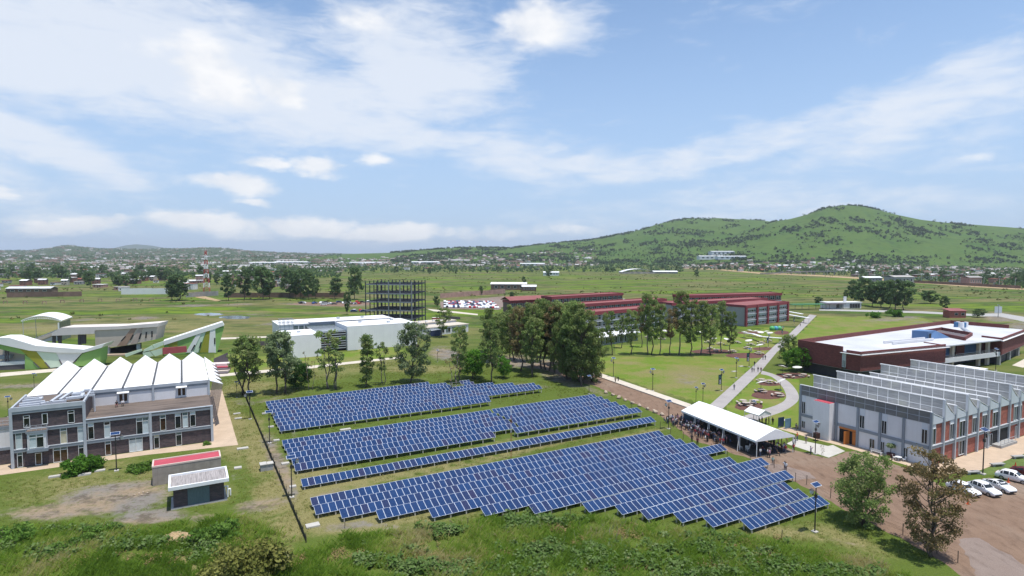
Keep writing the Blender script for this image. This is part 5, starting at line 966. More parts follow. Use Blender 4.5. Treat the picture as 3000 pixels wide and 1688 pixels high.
def tree_proto(name, seed, H, cw, crown0, nclump, cr, nleaf, lsz, lmat, bark, stems=1, shape='euc', flat=.75):
    """crown0 = height where foliage begins (fraction); cw = half width; returns (trunk mesh, crown mesh)"""
    rg = np.random.default_rng(seed); b = MB(); C = []; Rr = []; tops = []
    for s in range(stems):
        bx = rg.normal(0, .25 if stems > 1 else 0, 2)*(stems > 1); tx = rg.normal(0, cw*.18, 2)+bx*3; hh = H*(1 if s == 0 else rg.uniform(.7,.95))
        tops.append((branch(b, (bx[0],bx[1],-.1), (tx[0],tx[1],hh*.9), .02*H*(.8 if stems > 1 else 1)*.75, .03, rg, 6, .18), hh))
    for i in range(nclump):
        tr, hh = tops[i % stems]; u = (i+.5)/nclump; f = crown0+(1-crown0)*u**.9
        if shape == 'round': w = cw*math.sqrt(max(.05, 1-((f-(crown0+1)/2)/((1-crown0)/2+.03))**2))
        elif shape == 'col': w = cw*(.75+.35*math.sin(math.pi*u))*(1-.5*u**4)
        else: w = cw*(.35+.75*math.sin(math.pi*min(1, u*.86+.08)))
        z = f*hh; q = min(len(tr)-2, int(f/.9*(len(tr)-1))); tp = tr[q]+(tr[q+1]-tr[q])*min(1, max(0, f/.9*(len(tr)-1)-q))
        a = i*2.4+rg.normal(0,.5); rd = w*math.sqrt(rg.uniform(.12,1)); c = np.array([tp[0]+rd*math.cos(a), tp[1]+rd*math.sin(a), z+rg.normal(0,.03*H)])
        c[2] = min(c[2], hh-cr*.4); C.append(c); e = cr*rg.uniform(.6,1.25); Rr.append((e,e,e))
        if i % 2 == 0: st = np.array([tp[0],tp[1],max(.1,tp[2]-rd*.7-.4)]); branch(b, st, c, .035+.0035*H, .015, rg, 2, .3)
    V, Fq, t = leaf_cloud(C, Rr, nleaf, lsz, rg, flat, .25 if shape == 'euc' else 0)
    return b.mesh('trunk', bark, True), npmesh('crown', V, Fq, lmat, None, t), H
TP = {}
for i in range(4): TP['slim%d' % i] = tree_proto('slim', 20+i, 10, 2.0+.3*(i%2), .30, 30, .75, 2300, .20, L_EUC if i % 2 else L_GREY, M_BARK, 1, 'euc')
for i in range(2): TP['sparse%d' % i] = tree_proto('sparse', 30+i, 10, 1.7, .30, 20, .6, 1000, .18, L_EUC, M_BARKG, 2, 'euc')
for i in range(4): TP['euc%d' % i] = tree_proto('euc', 40+i, 20, 3.6, .26, 62, 1.15, 5200, .26, [L_EUC, L_EUC, L_RUST, L_EUC][i], M_BARK, 1, 'euc')
for i in range(2): TP['tall%d' % i] = tree_proto('tall', 50+i, 20, 2.9, .36, 44, 1.15, 3600, .27, [L_EUC, L_RUST][i], M_BARKG, 1, 'euc')
for i in range(2): TP['dense%d' % i] = tree_proto('dense', 55+i, 14, 4.4, .14, 84, 1.1, 6800, .24, [L_EUC, L_GREY][i], M_BARK, 1, 'round')
TP['column0'] = tree_proto('column', 58, 11, 1.5, .12, 40, .8, 3600, .2, L_EUC, M_BARK, 1, 'col')
for i in range(2): TP['round%d' % i] = tree_proto('round', 60+i, 7, 2.9, .22, 60, .95, 6000, .19, [L_DGRN, L_GRN][i], M_BARK, 2, 'round')
TP['near0'] = tree_proto('near', 71, 16, 4.3, .12, 90, 1.05, 10500, .17, L_RUST, M_BARK, 3, 'euc'); TP['near1'] = tree_proto('near', 72, 11.5, 3.7, .10, 100, 1.05, 12500, .16, L_EUC, M_BARK, 3, 'euc')
for i in range(3): TP['far%d' % i] = tree_proto('far', 80+i, 12, 3.4, .2, 22, 1.5, 1300, .5, L_FAR, M_BARK, 1, ['round','euc','euc'][i])
TP['bare0'] = tree_proto('bare', 90, 8, 1.2, .35, 12, .5, 160, .15, L_RUST, M_BARKG, 2, 'euc')
def tree(kind, base, ytop, label, wid=1.0, group=None, name='tree', ground=True, rz=None):
    g = G(*base) if ground else np.array(base, float); tm, cm, H = TP[kind]; h = ZA(g, ytop) if ground else ytop
    o = thing(name, label, 'tree', g, random.uniform(0,6.3) if rz is None else rz, group, (h/H*wid, h/H*wid, h/H)); link('trunk', tm, o); link('crown', cm, o); return o
T = [('slim1',(709.7,1158.6),985,'slim olive tree, leftmost of the row behind the array',1.0),('slim3',(733,1158),988,'slim olive tree second from left behind the array',1.0),('slim0',(810,1153),972,'grey green slim tree third from left before the white laboratory',1.0),('slim2',(836,1153),970,'grey green slim tree before left end of the white laboratory',1.1),
 ('round0',(865,1141),1056,'small round dark green tree behind the array',1.05),('bare0',(909,1144),1028,'nearly bare sapling right of the round dark tree',.6),('sparse0',(960,1141),956,'sparse thin tree, left of a pair before the louvred court',.9),('sparse1',(983,1141),970,'sparse thin tree, right of a pair before the louvred court',1.1),
 ('column0',(1071,1135),983,'dense dark columnar tree before the white laboratory',1.0),('sparse0',(1127,1127),996,'thin sparse tree between the columnar and the broad tree',.9),('dense1',(1202,1121),948,'broad grey green tree behind back row of solar panels',.92),
 ('bare0',(1334,1150),1035,'dark thin tree standing in a gap of the farthest solar block',1.2),('euc1',(1349,1122),955,'tall olive tree behind right part of the farthest block',.85),('round1',(1384,1109),1024,'round bright green tree at edge of the grove',1.1),('euc0',(1440,1123),938,'tall eucalyptus at the left front of the grove',.85),('round1',(1476,1108),1046,'small bright green tree below the grove',.8),
 ('slim1',(1294,989),903,'olive tree standing by the low white annex',1.2),('bare0',(2410,1342),1300,'leafless pale sapling on the gravel by the white slab',.8)]
for kd, b_, y, lab, w in T: tree(kd, b_, y, lab, w)
GR = [(1428,1032,905),(1470,1045,915),(1507,1055,893),(1525.7,1087,900),(1558,1092,888),(1586,1081,878),(1598,1084,892),(1609.6,1087,882),(1625,1092,895),(1643.7,1094.6,882),(1683,1118,888),(1704,1131,905),(1545,1060,902),(1575,1062,885),(1640,1070,890),(1670,1085,884),(1490,1075,920),(1450,1060,925),(1605,1050,895),(1560,1105,930),(1700,1122,912),(1665,1112,925),(1735,1118,960)]
GLAB = ['in the left back of','in the left middle of','in the back of','at the left front of','in the middle front of','deep inside','inside','in the dense middle of','right of the middle of','in the right part of','at the right front of','at the right front corner of, by the road,','at the back left of','at the back of','at the right back of','in the right back of','at the left edge of','at the far left edge of','at the far back of','low in the front of','broad and dense at the right end of','low and dense near the right front of','lowest at the road end of']
for i, (x, y, t) in enumerate(GR): tree(['euc0','euc1','euc3','euc2','euc1'][i % 5] if i < 20 else 'near1', (x,y), t, f'tall eucalyptus {GLAB[i]} the dense grove', random.uniform(.85,1.1) if i < 20 else .78, 'eucalyptus grove beside the dirt road')
RW = [(1794,1041,913,'slim'),(1848,1039,907,'euc'),(1899,1039,862,'tall'),(1908,1039,866,'euc'),(1932,1041,892,'tall'),(1963,1041,905,'tall'),(1989,1041,855,'tall'),(2021,1042,878,'euc'),(2052,1041,882,'tall'),(2082,1041,892,'euc'),(2114,1035,884,'tall'),(2140,1035,912,'euc'),(1820,1020,925,'tall'),(1880,1018,900,'tall')]
for i, (x, y, t, kd) in enumerate(RW): tree({'slim':'slim1','euc':'euc%d' % (i % 4),'tall':'tall%d' % (i % 2)}[kd], (x,y), t, f'tall bare stemmed tree, {["first","second","third","fourth","fifth","sixth","seventh","eighth","ninth","tenth","eleventh","twelfth","thirteenth","fourteenth"][i]} listed from the grove in the row beyond the lawn', random.uniform(.7,.9), 'row of tall trees beyond the lawn')
tree('near1', (2529,1539), 1322, 'bushy dark tree at right beside the front solar rows', 1.0, rz=.6); tree('near0', (2728,1632), 1308, 'tall rusty brown tree at lower right before the parked cars', .92, rz=2.1)
tree('dense0', (2303,1072), 982, 'dark broad tree at the corner of the maroon brick building', .95); tree('round1', (2337,1088), 1018, 'bright green round tree in front of the darker one by the maroon building', 1.15)
MF = [(524,881,806,'far0',1.3),(505,880,818,'far0',1.0),(670,881,802,'far1',.8),(716,878,794,'far2',.85),(770,878,782,'far1',.95),(790,876,800,'far2',.8),(848,872,790,'far1',.9),(866,874,800,'far0',.8),(880,875,792,'far2',.9),(904,878,796,'far1',.8),(924,875,818,'far2',.8),(982,875,815,'far0',1.0),(1038,878,786,'far0',.85),(1017,922,855,'far1',.55),(1280,900,868,'far0',1),
 (2524,894,816,'far0',1.0),(2555,898,826,'far1',1.0),(2582,901,826,'far2',1.1),(2605,903,824,'far0',1.0),(2622,908,820,'far1',1.0),(2648,908,824,'far0',1.0),(2500,884,822,'far0',.9),(2767,908,868,'far1',1.0),(2477,878,850,'far0',.9),(2725,890,852,'far0',2.2),(2865,930,905,'far0',2.3),(2397,896,870,'far0',1.6),(1410,865,838,'far1',.8),(1500,880,855,'far0',1),(1535,845,812,'far2',.6)]
for i, (x, y, t, kd, w) in enumerate(sorted(MF)):
    q = sum(1 for m in MF if m[0] < x and (m[0] > 1900) == (x > 1900)); tree(kd, (x,y), t, f'{"broad" if w > 1.2 else "dark"} tree in the meadow {"right of the promenade end" if x > 1900 else "behind the campus at left"}, {nth(q+1)} from the left', w, 'scattered trees in the meadow beyond the campus')
# --- small shrubs named one by one
def shrub_me(seed, n, lm, rx, rz_, sz):
    rg = np.random.default_rng(seed); C = [(rg.normal(0,rx*.45), rg.normal(0,rx*.45), abs(rg.normal(rz_*.5,rz_*.22))) for _ in range(18)]; V, Fq, t = leaf_cloud(C, [(rx*.38,)*3]*18, n, sz, rg, .8); V[:, 2] = np.maximum(V[:, 2], .02); return npmesh('foliage', V, Fq, lm, None, t)
SH = {'olive': shrub_me(5, 2600, leaf_mat('olive_shrub_leaf', [(.150,.170,.040),(.215,.225,.062),(.290,.275,.095)], .3), 2.2, 2.4, .13), 'green': shrub_me(6, 2200, L_GRN, 1.8, 1.8, .17), 'weed': shrub_me(7, 1500, leaf_mat('weed_leaf', [(.075,.150,.028),(.120,.215,.040),(.170,.270,.060)], .4), 1.5, .9, .13), 'grey': shrub_me(8, 1500, L_GREY, 1.0, 1.0, .12)}
def shrub(kind, px, s, label, sz=None):
    g = G(*px); o = thing('shrub', label, 'shrub', g, random.uniform(0,6), None, s); link('foliage', SH[kind], o); k = MB(); [k.tube((0,0,0),(.5*math.cos(q),.5*math.sin(q),.9), .04, .015, 5) for q in (0,1.6,3.1,4.8)]; k.build('stem', M_BARK, o); return o
for a in (('olive',(760,1680),1.9,'big olive bush at the bottom left of the array'),('olive',(695,1695),1.6,'olive bush cut by the bottom edge, left of the fence end'),('green',(232,1385),1.35,'green bush growing before the dark brick building'),('green',(275,1372),1.1,'smaller green bush right of the bush before the brick building'),('weed',(420,1372),1.3,'leafy weeds between lamp and red roofed hut'),('weed',(395,1385),1.1,'green weeds near the lamp before the brick building'),
 ('weed',(640,1570),2.0,'dark leafy bush right of the tan earth heap'),('weed',(20,1590),1.9,'leafy bush at the left edge of the picture'),('weed',(300,1560),1.2,'leafy weed clump below the mud patch'),('weed',(180,1625),1.2,'dark weed clump in the grass at lower left'),('weed',(250,1585),1.2,'weed clump among grass left of the earth heap'),
 ('grey',(2905,1112),1.6,'grey green shrub beside the white cabin'),('weed',(610,1302),.6,'grass clump at the corner of the brick building'),('green',(2620,928),2.2,'low wide green bush behind the maroon building'),('green',(2560,932),1.8,'low green bush on the grass behind the maroon building')): shrub(*a)
# --- uncountable vegetation: tall grass and broad weeds in front
def scatter_area(poly, dens, jit=0):
    P = np.array([G(*p)[:2] for p in poly]); x0, y0 = P.min(0); x1, y1 = P.max(0); n = int((x1-x0)*(y1-y0)*dens); X = rng.uniform(x0, x1, n); Y = rng.uniform(y0, y1, n)
    m = in_poly(X, Y, [tuple(p) for p in P]); return X[m], Y[m]
L_TG = leaf_mat('tall_grass', [(.115,.200,.026),(.175,.290,.038),(.240,.355,.055),(.340,.370,.095),(.440,.390,.190)], .5, 0); L_SG = leaf_mat('short_grass', [(0.149,0.184,0.038),(0.219,0.245,0.061),(0.333,0.306,0.123),(0.420,0.367,0.175)], .4, 0)
L_WD = leaf_mat('broad_weed', [(.058,.115,.028),(.095,.165,.042),(.150,.215,.075),(.215,.265,.120)], .3, 0); L_DW = leaf_mat('dry_weed', [(0.210,0.149,0.061),(0.333,0.254,0.123),(0.175,0.149,0.052)], .3, 0)
def grass_field(name, X, Y, h0, h1, blades, w, mat, tfun=None, tn=.35):
    n = len(X); k = n*blades; bx = np.repeat(X, blades)+rng.normal(0,.16,k); by = np.repeat(Y, blades)+rng.normal(0,.16,k); hs = np.repeat(rng.uniform(h0,h1,n), blades)*rng.uniform(.6,1.1,k)
    a = rng.uniform(0,6.283,k); ln = rng.uniform(.35,1.15,k)*hs; dx, dy = np.cos(a)*ln, np.sin(a)*ln; wx, wy = -np.sin(a)*w, np.cos(a)*w
    z = np.zeros(k); V = np.stack([np.stack([bx-wx,by-wy,z],-1), np.stack([bx+wx,by+wy,z],-1), np.stack([bx+dx*.45+wx*.8,by+dy*.45+wy*.8,hs*.62],-1), np.stack([bx+dx,by+dy,hs],-1)],1).reshape(-1,3)
    t = np.repeat(tfun(X,Y), blades) if tfun else np.repeat(fbm(X/7+3,Y/7+1,3), blades); t = np.clip((t-.5)*1.8+.42+rng.normal(0,tn*.5,k), 0, 1)
    return tag(link(name, npmesh(name, V, np.arange(4*k).reshape(k,4), mat, None, t)), {'tall_grass':'tall lush green grass filling the foreground','short_grass':'short tufty grass round the solar array and huts'}[name], 'grass', kind='stuff')
FGP = [(-60,1720),(-60,1560),(200,1545),(420,1560),(640,1515),(720,1520),(800,1560),(905,1600),(1010,1570),(1200,1560),(1330,1535),(1420,1522),(1560,1525),(1720,1520),(1900,1535),(2010,1560),(2200,1588),(2330,1605),(2480,1635),(2620,1665),(2740,1720)]
X, Y = scatter_area(FGP, 8.5); q_ = fbm(X/4+1, Y/4, 3); m = q_+rng.normal(0,.05,len(X)) > .36; grass_field('tall_grass', X[m], Y[m], .35, 1.15, 9, .036, L_TG)
SGP = [(0,1400),(120,1408),(330,1395),(600,1330),(700,1310),(655,1150),(560,1120),(700,1100),(1100,1060),(1400,1060),(1500,1090),(1640,1105),(1750,1150),(1900,1240),(2120,1345),(2400,1455),(2560,1540),(2740,1640),(2480,1640),(2010,1565),(1330,1540),(900,1605),(800,1565),(640,1520),(420,1560),(0,1550)]
X, Y = scatter_area(SGP, 2.6); px, py = PX(np.stack([X,Y,0*X],-1)); m = (mask_ell(px,py,DIRT) < .35+.3*rng.random(len(X))) & (fbm(X/5,Y/5,3) > .40)
grass_field('short_grass', X[m], Y[m], .10, .30, 6, .035, L_SG, lambda x, y: .35+.5*mask_ell(*PX(np.stack([x,y,0*x],-1)), DRY)*fbm(x/3,y/3,2)+.2*(fbm(x/9,y/9,3)-.5))
def weeds(name, spots, mat, label, sz, hgt, per):
    Vs, Ts, nq = [], [], 0
    for (x, y, r) in spots:
        rg = rng; n = int(per*r*r); d = rg.normal(size=(n,2))*r*.45; z = np.abs(rg.normal(hgt*.6,hgt*.3,n))*(1-.35*np.minimum(1,np.hypot(*d.T)/r)); P = np.stack([x+d[:,0],y+d[:,1],z],-1)
        nr = rg.normal(0,.5,(n,3))+np.array([0,0,1.0]); nr /= np.linalg.norm(nr,axis=1)[:,None]; a = np.cross(nr, rg.normal(size=(n,3))); a /= np.linalg.norm(a,axis=1)[:,None]; b = np.cross(nr,a); s = (sz*(.5+rg.random(n)))[:,None]
        Vs.append(np.stack([P-a*s, P-b*s*.7, P+a*s, P+b*s*.7],1).reshape(-1,3)); Ts.append(np.clip(rg.random(n)*.55+rg.random()*.45,0,1)); nq += n
    return tag(link(name, npmesh(name, np.vstack(Vs), np.arange(4*nq).reshape(nq,4), mat, None, np.concatenate(Ts))), label, 'weeds', kind='stuff')
def wspots(P, n, r0, r1):
    out = []
    for cx, cy, rx, ry in P:
        for _ in range(n): g = G(cx+rng.normal(0,rx*.5), min(1735, cy+rng.normal(0,ry*.5))); out.append((g[0], g[1], rng.uniform(r0,r1)))
    return out
weeds('broad_weeds', wspots([(1150,1650,190,40),(1300,1670,160,30),(1620,1530,110,14),(1520,1540,50,12),(1300,1560,60,14),(1700,1640,180,40),(1900,1650,200,45),(2050,1600,160,30),(2200,1640,150,40),(1560,1620,120,30),(2350,1680,140,20),(1480,1690,200,20),(420,1600,220,30),(120,1620,120,30),(600,1610,60,30),(280,1560,160,12),(2050,1690,200,16),(2500,1690,120,16)], 30, .45, 1.3), L_WD, 'patches of broad leaved weeds in the foreground', .19, .9, 85)
weeds('dry_weeds', wspots([(1640,1550,50,12),(1830,1560,60,20),(1830,1672,120,14),(2180,1590,80,12),(1560,1686,70,12),(450,1640,90,18),(880,1650,60,20),(2100,1660,60,16),(720,1600,50,16),(1250,1620,120,30),(1000,1640,100,30),(1450,1640,120,30),(250,1640,120,20),(1700,1590,120,20),(2280,1650,100,20)], 14, .4, 1.0), L_DW, 'patches of dry brown weeds among the green', .09, .6, 110)
X, Y = [], []
k = MB()
for _ in range(60):
    g = G(rng.normal(1790,60), rng.normal(1575,22)); h = rng.uniform(.9,1.8); k.tube(tuple(g), (g[0]+rng.normal(0,.25), g[1]+rng.normal(0,.2), h), .018, .01, 4)
tag(k.build('dry_stalks', pm('dry_stalk', (.42,.37,.26), .9, .2), None), 'bare pale dry stalks sticking out of the weeds', 'weeds', kind='stuff')
# ================================================================== PEOPLE
SKIN = pm('skin', (.30,.17,.11), .6, .1); HAIR = pm('hair', (.015,.012,.010), .6, .2)
CLO = {n: pm('cloth_'+n, c, .85, .2, 6) for n, c in dict(black=(.018,.018,.022), navy=(.025,.032,.075), white=(.62,.62,.64), grey=(.16,.16,.17), lilac=(.42,.36,.50), red=(.38,.04,.05), orange=(.55,.13,.03), yellow=(.55,.36,.05), maroon=(.14,.03,.04), denim=(.06,.09,.17), khaki=(.28,.22,.14), pink=(.55,.30,.36), green=(.30,.42,.36)).items()}
def body_mesh(pose):
    """one continuous skinned body; faces coloured by the nearest bone. materials: 0 skin 1 shirt 2 trousers 3 shoes"""
    J = {'pel':(0,0,.93,.135), 'bel':(0,0,1.08,.125), 'che':(0,.01,1.28,.15), 'nec':(0,.0,1.46,.06), 'hea':(0,.025,1.57,.088), 'top':(0,.02,1.69,.075)}
    E_ = [('pel','bel',1),('bel','che',1),('che','nec',1),('nec','hea',0),('hea','top',0)]
    def limb(side, hip, kne, ank, toe):
        for n, p, r in (('hip',hip,.095),('kne',kne,.068),('ank',ank,.045),('toe',toe,.04)): J[n+side] = (*p, r)
        E_.extend([('pel','hip'+side,2),('hip'+side,'kne'+side,2),('kne'+side,'ank'+side,2),('ank'+side,'toe'+side,3)])
    def arm(side, sh, el, wr, ha):
        for n, p, r in (('sho',sh,.06),('elb',el,.046),('wri',wr,.034),('han',ha,.04)): J[n+side] = (*p, r)
        E_.extend([('che','sho'+side,1),('sho'+side,'elb'+side,1),('elb'+side,'wri'+side,0),('wri'+side,'han'+side,0)])
    if pose == 'walk': limb('L',(.09,0,.88),(.1,-.16,.5),(.1,.0,.08),(.1,-.15,.04)); limb('R',(-.09,0,.88),(-.1,.06,.48),(-.1,.32,.12),(-.1,.20,.04)); arm('L',(.2,0,1.38),(.25,.12,1.1),(.24,.02,.86),(.24,-.06,.8)); arm('R',(-.2,0,1.38),(-.25,-.1,1.1),(-.24,-.2,.88),(-.24,-.27,.84))
    elif pose == 'sit':
        for k_ in ('pel','bel','che','nec','hea','top'): x, y, z, r = J[k_]; J[k_] = (x, y, z-.42, r)
        limb('L',(.1,-.05,.48),(.12,-.45,.5),(.12,-.45,.08),(.12,-.62,.04)); limb('R',(-.1,-.05,.48),(-.12,-.45,.5),(-.12,-.45,.08),(-.12,-.62,.04)); arm('L',(.2,0,.96),(.25,-.1,.7),(.16,-.34,.58),(.13,-.42,.57)); arm('R',(-.2,0,.96),(-.25,-.1,.7),(-.16,-.34,.58),(-.13,-.42,.57))
    else:
        limb('L',(.09,0,.88),(.1,-.02,.48),(.11,.02,.08),(.13,-.14,.04)); limb('R',(-.09,0,.88),(-.1,-.02,.48),(-.11,.02,.08),(-.13,-.14,.04))
        if pose == 'photo': arm('L',(.2,0,1.38),(.25,-.16,1.2),(.1,-.36,1.42),(.06,-.42,1.48)); arm('R',(-.2,0,1.38),(-.25,-.16,1.2),(-.1,-.36,1.42),(-.06,-.42,1.48))
        elif pose == 'hips': arm('L',(.2,0,1.38),(.38,.05,1.16),(.2,-.06,1.0),(.15,-.1,.98)); arm('R',(-.2,0,1.38),(-.27,.02,1.1),(-.27,-.06,.86),(-.27,-.1,.78))
        else: arm('L',(.2,0,1.38),(.27,.02,1.1),(.27,-.06,.86),(.26,-.1,.78)); arm('R',(-.2,0,1.38),(-.27,.02,1.1),(-.27,-.06,.86),(-.26,-.1,.78))
    K = list(J); me = bpy.data.meshes.new('b'); me.from_pydata([J[k_][:3] for k_ in K], [(K.index(a), K.index(c)) for a, c, _ in E_], [])
    o = bpy.data.objects.new('b', me); COL.objects.link(o); md = o.modifiers.new('s', 'SKIN'); sv = me.skin_vertices[0].data
    for i, k_ in enumerate(K): r = J[k_][3]; sv[i].radius = (r*(1.25 if k_ in ('che','pel','bel') else 1), r); sv[i].use_root = (k_ == 'pel')
    sb = o.modifiers.new('d', 'SUBSURF'); sb.levels = 1; dg = bpy.context.evaluated_depsgraph_get(); ev = bpy.data.meshes.new_from_object(o.evaluated_get(dg)); bpy.data.objects.remove(o)
    A = np.array([J[a][:3] for a, _, _ in E_]); B = np.array([J[c][:3] for _, c, _ in E_]); M_ = np.array([m for _, _, m in E_]); n = len(ev.polygons); C = np.zeros(n*3); ev.polygons.foreach_get('center', C); C = C.reshape(-1,3)
    d = B-A; t = np.clip(((C[:,None]-A)*d).sum(-1)/(d*d).sum(-1), 0, 1); q = np.linalg.norm(C[:,None]-(A+d*t[...,None]), axis=-1); mi = M_[q.argmin(1)]
    ev.materials.clear()
    for m in (SKIN, CLO['white'], CLO['denim'], CLO['black']): ev.materials.append(m)
    ev.polygons.foreach_set('material_index', mi.astype(np.int32)); ev.polygons.foreach_set('use_smooth', [True]*n); ev.name = 'person'; return ev, J['hea']
POSE = {p: body_mesh(p) for p in ('stand','walk','sit','photo','hips')}
k = MB(); k.ell((0,.02,.05), (.098,.105,.10), 10, 6); k.v = [v if v[2] > .02 or v[1] > .02 else (v[0]*.9, v[1]+.05, v[2]+.06) for v in k.v]; HAIR_ME = k.mesh('hair', HAIR, True)
def person(px, pose, shirt, pants, label, face=None, group=None, s=None, z=0, at=None):
    g = G(*px, z) if at is None else np.array(at, float); me, hd = POSE[pose]; o = link('person', me, None, tuple(g), random.uniform(0,6.28) if face is None else face, s or random.uniform(.95,1.05))
    tag(o, label, 'person', group)
    for i, m in ((1, shirt), (2, pants)): o.material_slots[i].link = 'OBJECT'; o.material_slots[i].material = CLO[m]
    link('hair', HAIR_ME, o, hd[:3]); return o
C6p = lambda X, Y: (1900+X*.23465, 1150+Y*.23465)
PPL = [((335,402),'stand','white','black','person in white shirt with bag near far end of marquee',0),((355,395),'stand','pink','navy','person in pale pink beside one in white near far end of marquee',0),((412,372),'stand','navy','black','person in dark clothes at the far corner post of the marquee',0),
 ((540,628),'hips','black','black','person in black with pale cap standing before the marquee front',2.6),((612,662),'stand','maroon','black','person in dark red standing before the marquee front',2.6),((1395,800),'stand','white','denim','person in white top at the near corner post of the marquee',3.6),((1510,818),'stand','pink','black','person in pink at the open end of the marquee',.8),
 ((1550,908),'stand','green','grey','person in pale green shirt by the fence at the road',3.0),((1700,968),'hips','white','navy','person in white shirt on the road beside the solar rows, arms out',2.4),((1712,985),'stand','white','navy','person in white, nearer of two on the road by the solar rows',2.6),((1680,742),'stand','white','denim','person in white outside the open end of the marquee',1.0),((1695,735),'stand','lilac','denim','person in lilac beside one in white outside the marquee end',1.0),
 ((1660,652),'stand','black','navy','person in dark shirt on the pale slab near the marquee',1.2),((1618,640),'stand','red','black','person in red top behind the marquee end',1.2),((1575,705),'stand','black','black','person all in black under the end of the marquee',1.2),((1560,690),'stand','black','black','person in black, second under the end of the marquee',1.0),((1728,650),'stand','yellow','khaki','person in yellow bending over on the pale slab',1.2),
 ((1810,682),'stand','white','grey','person in white walking on the pale slab',.2),((1826,650),'walk','grey','denim','person in grey behind one in white on the pale slab',.3),((1855,602),'stand','orange','denim','person in bright orange shirt on the pale slab',.6),((1965,640),'hips','grey','khaki','person in grey on the grass strip by the workshop',2.8),((2025,776),'photo','lilac','navy','person in lilac shirt taking a picture on the slab edge',1.5),((1845,480),'stand','grey','grey','person in grey at the corner of the workshop',2.0)]
for p, po, sh, pa, lab, fc in PPL: person(C6p(*p), po, sh, pa, lab, fc)
C5p = lambda X, Y: (1650+X*.29115, 840+Y*.29115)
for i, (p, po, sh, pa, lab) in enumerate([((1720,1040),'walk','grey','denim','person walking alone on the near part of the promenade'),((1900,862),'walk','grey','black','leftmost person of the group walking on the promenade'),((1920,857),'walk','white','black','person in white in the group walking on the promenade'),((1925,800),'walk','black','denim','person walking behind the group on the promenade'),((1960,860),'walk','black','grey','person in black right of middle in the promenade group'),((1990,862),'walk','maroon','black','rightmost person of the group walking on the promenade'),
  ((2010,737),'walk','grey','navy','left one of a pair farther up the promenade'),((2033,735),'walk','black','black','right one of a pair farther up the promenade'),((2385,400),'walk','grey','black','person far up the promenade near the red block'),((2420,362),'walk','white','black','farthest person walking up the promenade'),((525,967),'walk','khaki','black','person in khaki on the pale path by the lawn'),((553,958),'walk','black','black','person in black on the pale path by the lawn')]): person(C5p(*p), po, sh, pa, lab, R(-30)+(math.pi if i % 2 else 0))
person(None, 'sit', 'black', 'maroon', 'person in black seated on the terrace of the brick building', LB.a, None, 1, at=LB.P(14.7,8.9,7.08)); person(None, 'sit', 'white', 'black', 'person in white seated on the terrace of the brick building', LB.a, None, 1, at=LB.P(15.7,9.3,7.08))
# crowd along and under the marquee
cr = random.Random(4); spots = []
def free(x, y, d=.5): return all((x-a)**2+(y-b)**2 > d*d for a, b in spots)
for _ in range(1500):
    if len(spots) >= 150: break
    u = cr.random()
    if u < .7: x, y = cr.uniform(-3.0,.8), cr.uniform(7.5,tl+3)
    elif u < .9: x, y = cr.uniform(1,tw-.6), cr.uniform(5,tl-1)
    else: x, y = cr.uniform(2,tw+.4), cr.uniform(-.5,6)
    if free(x, y): spots.append((x, y))
spots.sort(key=lambda p: p[1])
for i, (x, y) in enumerate(spots):
    sh = cr.choice(['black','navy','navy','white','white','white','grey','maroon','denim','black','red','lilac','pink']); pa = cr.choice(['black','black','denim','navy','grey']); edge = x < 1.3
    ps = cr.choice(['stand','stand','hips','photo']) if cr.random() < .75 else 'sit'; po_ = dict(stand='standing', hips='hand on hip', photo='filming', sit='seated')[ps]
    person(None, ps, sh, pa, f'{po_} person in {sh} top and {pa} trousers {"before" if edge else "under"} the marquee, {ORD[min(4,max(0,int(y/tl*5)))]} bay', TN.a+R(90)+cr.uniform(-.9,.9), 'crowd at the marquee', at=TN.P(x, y, .03 if 0 < x < tw and 0 < y < tl else 0))
for i in range(5): person(None, 'stand', 'black', 'black', f'person in black under the small gazebo tent, {ORD[i]} from left', cr.uniform(0,6), 'people under the gazebo', at=(ST[0]-2.6+.75*i, ST[1]+.6+.3*(i%2), 0))
# white plastic chairs under the marquee
M_PLA = pm('white_plastic', (.72,.72,.72), .4, .05)
def chair_parts():
    k = MB(); k.box(-.24,.24,-.24,.24,.42,.46); a = k.mesh('seat', M_PLA); k = MB(); k.slab([(-.24,.22,.46),(.24,.22,.46),(.22,.32,.9),(-.22,.32,.9)], (0,.03,0)); b = k.mesh('backrest', M_PLA); k = MB(); k.tube((0,0,0),(0,0,.42), .025, n=5); return a, b, k.mesh('leg', M_PLA)
CHP = chair_parts()
def chair(g, rz, label, group=None):
    o = thing('chair', label, 'chair', g, rz, group); link('seat', CHP[0], o); link('backrest', CHP[1], o)
    for x in (-.2,.2):
        for y in (-.2,.2): link('leg', CHP[2], o, (x,y,0))
for i, (x, y) in enumerate(((.6,4.8),(1.4,4.2),(.9,3.4),(2.2,4.6))): chair(TN.P(x, y, .03), TN.a+R(80)+i, f'empty white plastic chair in the shade of the marquee, {ORD[i]} from its front edge', 'empty chairs under the marquee')
